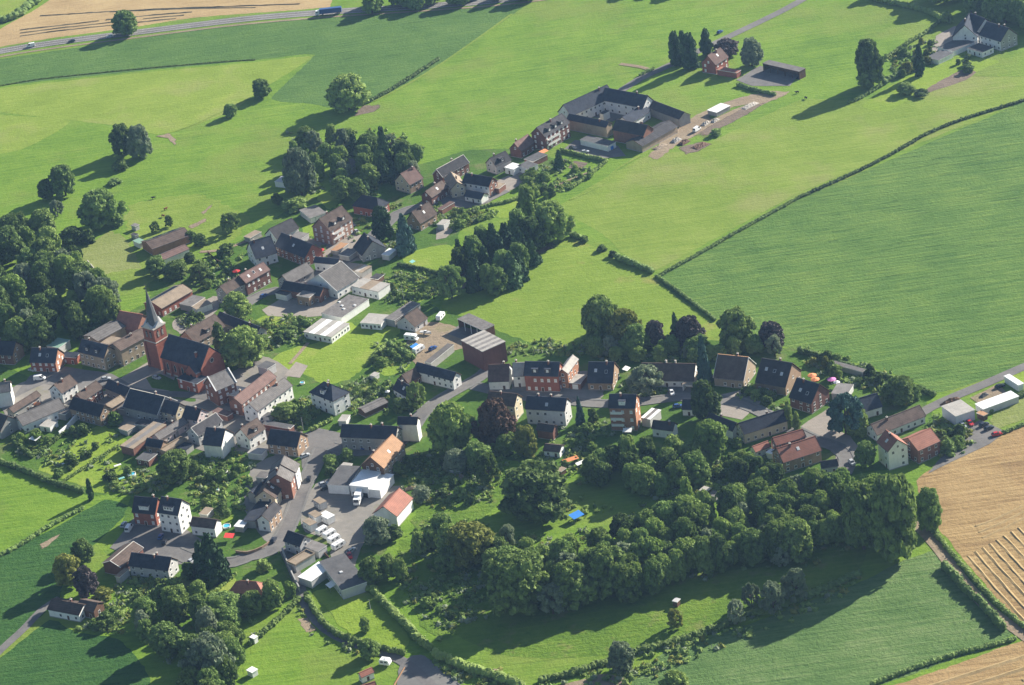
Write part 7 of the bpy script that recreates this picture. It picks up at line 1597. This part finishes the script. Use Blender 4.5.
# cows and posts
def cow(x, y, dx, dy, mat, label):
    p = G(x, y); me = bpy.data.meshes.new('cow'); V = [(-.9, 0, 1.0), (-.3, 0, 1.02), (.4, 0, 1.0), (.75, 0, 1.15), (1.05, 0, 1.3), (1.35, 0, 1.15)]; Ed = [(i, i+1) for i in range(5)]; R = [.32, .4, .36, .22, .17, .1]
    for bx, b in ((-.8, 0), (.45, 2)):
        for s in (-1, 1): n = len(V); V += [(bx, s*.24, .62), (bx+(-.05 if bx < 0 else .03), s*.24, .32), (bx, s*.24, .02)]; Ed += [(b, n), (n, n+1), (n+1, n+2)]; R += [.15, .09, .07]
    n = len(V); V += [(-1.15, 0, .95), (-1.2, 0, .45)]; Ed += [(0, n), (n, n+1)]; R += [.05, .04]
    for s in (-1, 1): n = len(V); V.append((1.0, s*.26, 1.38)); Ed.append((4, n)); R.append(.05)
    me.from_pydata(V, Ed, []); o = bpy.data.objects.new('cow', me); COL.objects.link(o); me.materials.append(M[mat]); sm = o.modifiers.new('skin', 'SKIN'); o.modifiers.new('sub', 'SUBSURF').levels = 1; o.modifiers['sub'].render_levels = 1
    for i, q in enumerate(R): me.skin_vertices[0].data[i].radius = (q, q)
    me.skin_vertices[0].data[1].use_root = True; o.location = (p.x, p.y, .02); o.rotation_euler = (0, 0, heading(x, y, dx, dy)); tag(o, label, 'cow', 'cows on the meadows')
mat_plain('cow_brown', (.22, .07, .03), .2, 1.5); mat_plain('cow_black', (.02, .02, .022), .3, 1.5)
cow(166, 210, 5, -2, 'cow_brown', 'brown cow higher up the horse meadow')
cow(163.5, 217, 5, 1, 'cow_brown', 'brown cow just above the young trees')
cow(153.5, 199, -5, 1, 'cow_black', 'dark cow alone on the horse meadow')
cow(806, 99, 5, 2, 'cow_black', 'dark cow on the meadow below the open cart shed')
cow(797, 93.5, -5, 1, 'cow_black', 'dark cow at the corner of the far lane court')
def post(x, y, h, label, wire=False):
    t = thing('pole', x, y, label, 'pole', group='poles'); mb = MB(); mb.tube((0, 0, 0), (0, 0, h), .11, .07, 8); mb.build('mast', ['pale_grey'], t); mb = MB(); mb.tube((-.5, 0, h-.3), (.5, 0, h-.3), .05, .05); mb.build('crossarm', ['iron'], t)
post(371, 611.5, 5, 'slim post casting a long shadow on the lower lawn')
post(404, 301, 9, 'white mast beside the long low grey shed')
post(303.5, 430.5, 6, 'street lamp post at the square before the white villa')
def wall_line(pts, h, w, mat, label, cat='wall', name='garden_wall'):
    L = smooth_line(pts, 3); A = offs(L, w/2); B = offs(L, -w/2); mb = MB(); n = len(L)
    for i in range(n-1):
        a0, a1, b0, b1 = A[i], A[i+1], B[i], B[i+1]; z = Vector((0, 0, h))
        mb.face([b0, b1, b1+z, b0+z]); mb.face([a1, a0, a0+z, a1+z]); mb.face([a0+z, b0+z, b1+z, a1+z])
    for i in (0, n-1): mb.face([A[i], B[i], B[i]+Vector((0, 0, h)), A[i]+Vector((0, 0, h))])
    o = mb.build(name, [mat]); tag(o, label, cat); return o
wall_line([(60, 437), (68, 430), (75, 422), (82, 417)], 2.6, .5, 'white', 'curved white garden wall under the big blue-black roof')
wall_line([(272, 542), (262, 549), (248, 554), (236, 553)], 1.2, .4, 'tan_brick', 'low curved wall at the lane bend beside the red tent roof')
wall_line([(283, 553), (288, 566), (294, 580), (300, 592)], 2.4, .5, 'grey_render', 'grey retaining wall along the lane under the tan terrace')
wall_line([(88, 263), (94, 270), (100, 277)], 1.6, .4, 'stone_trim', 'old stone wall at the edge of the lawn by the wood')
wall_line([(405, 668), (400, 676), (392, 690)], .5, .3, 'orange_tile', 'low orange kerb wall at the bottom lane end')
wall_line([(208, 253), (218, 262), (232, 266)], 1.1, .3, 'brown_wood', 'dark wooden fence curving through the garden beside the footpath', 'fence', 'garden_fence')
wall_line([(315, 545), (322, 552), (330, 560)], 1.2, .25, 'brown_wood', 'brown fence along the caravan yard planting', 'fence', 'garden_fence')

# ------------------------------------------------------------------ the air
hz = MB(); hz.box(-1300, 1300, -1150, 2300, -1.0, CAMH+60); ho = hz.build('haze', ['iron']); ho['kind'] = 'stuff'
hm = bpy.data.materials.new('air'); hm.use_nodes = True; nt = hm.node_tree; nt.nodes.remove(nt.nodes['Principled BSDF'])
pv = nt.nodes.new('ShaderNodeVolumePrincipled'); pv.inputs['Color'].default_value = (0.36, 0.6, 1.0, 1); pv.inputs['Density'].default_value = HAZE_DENSITY; pv.inputs['Anisotropy'].default_value = 0.3
nt.links.new(pv.outputs[0], nt.nodes['Material Output'].inputs['Volume']); ho.data.materials[0] = hm
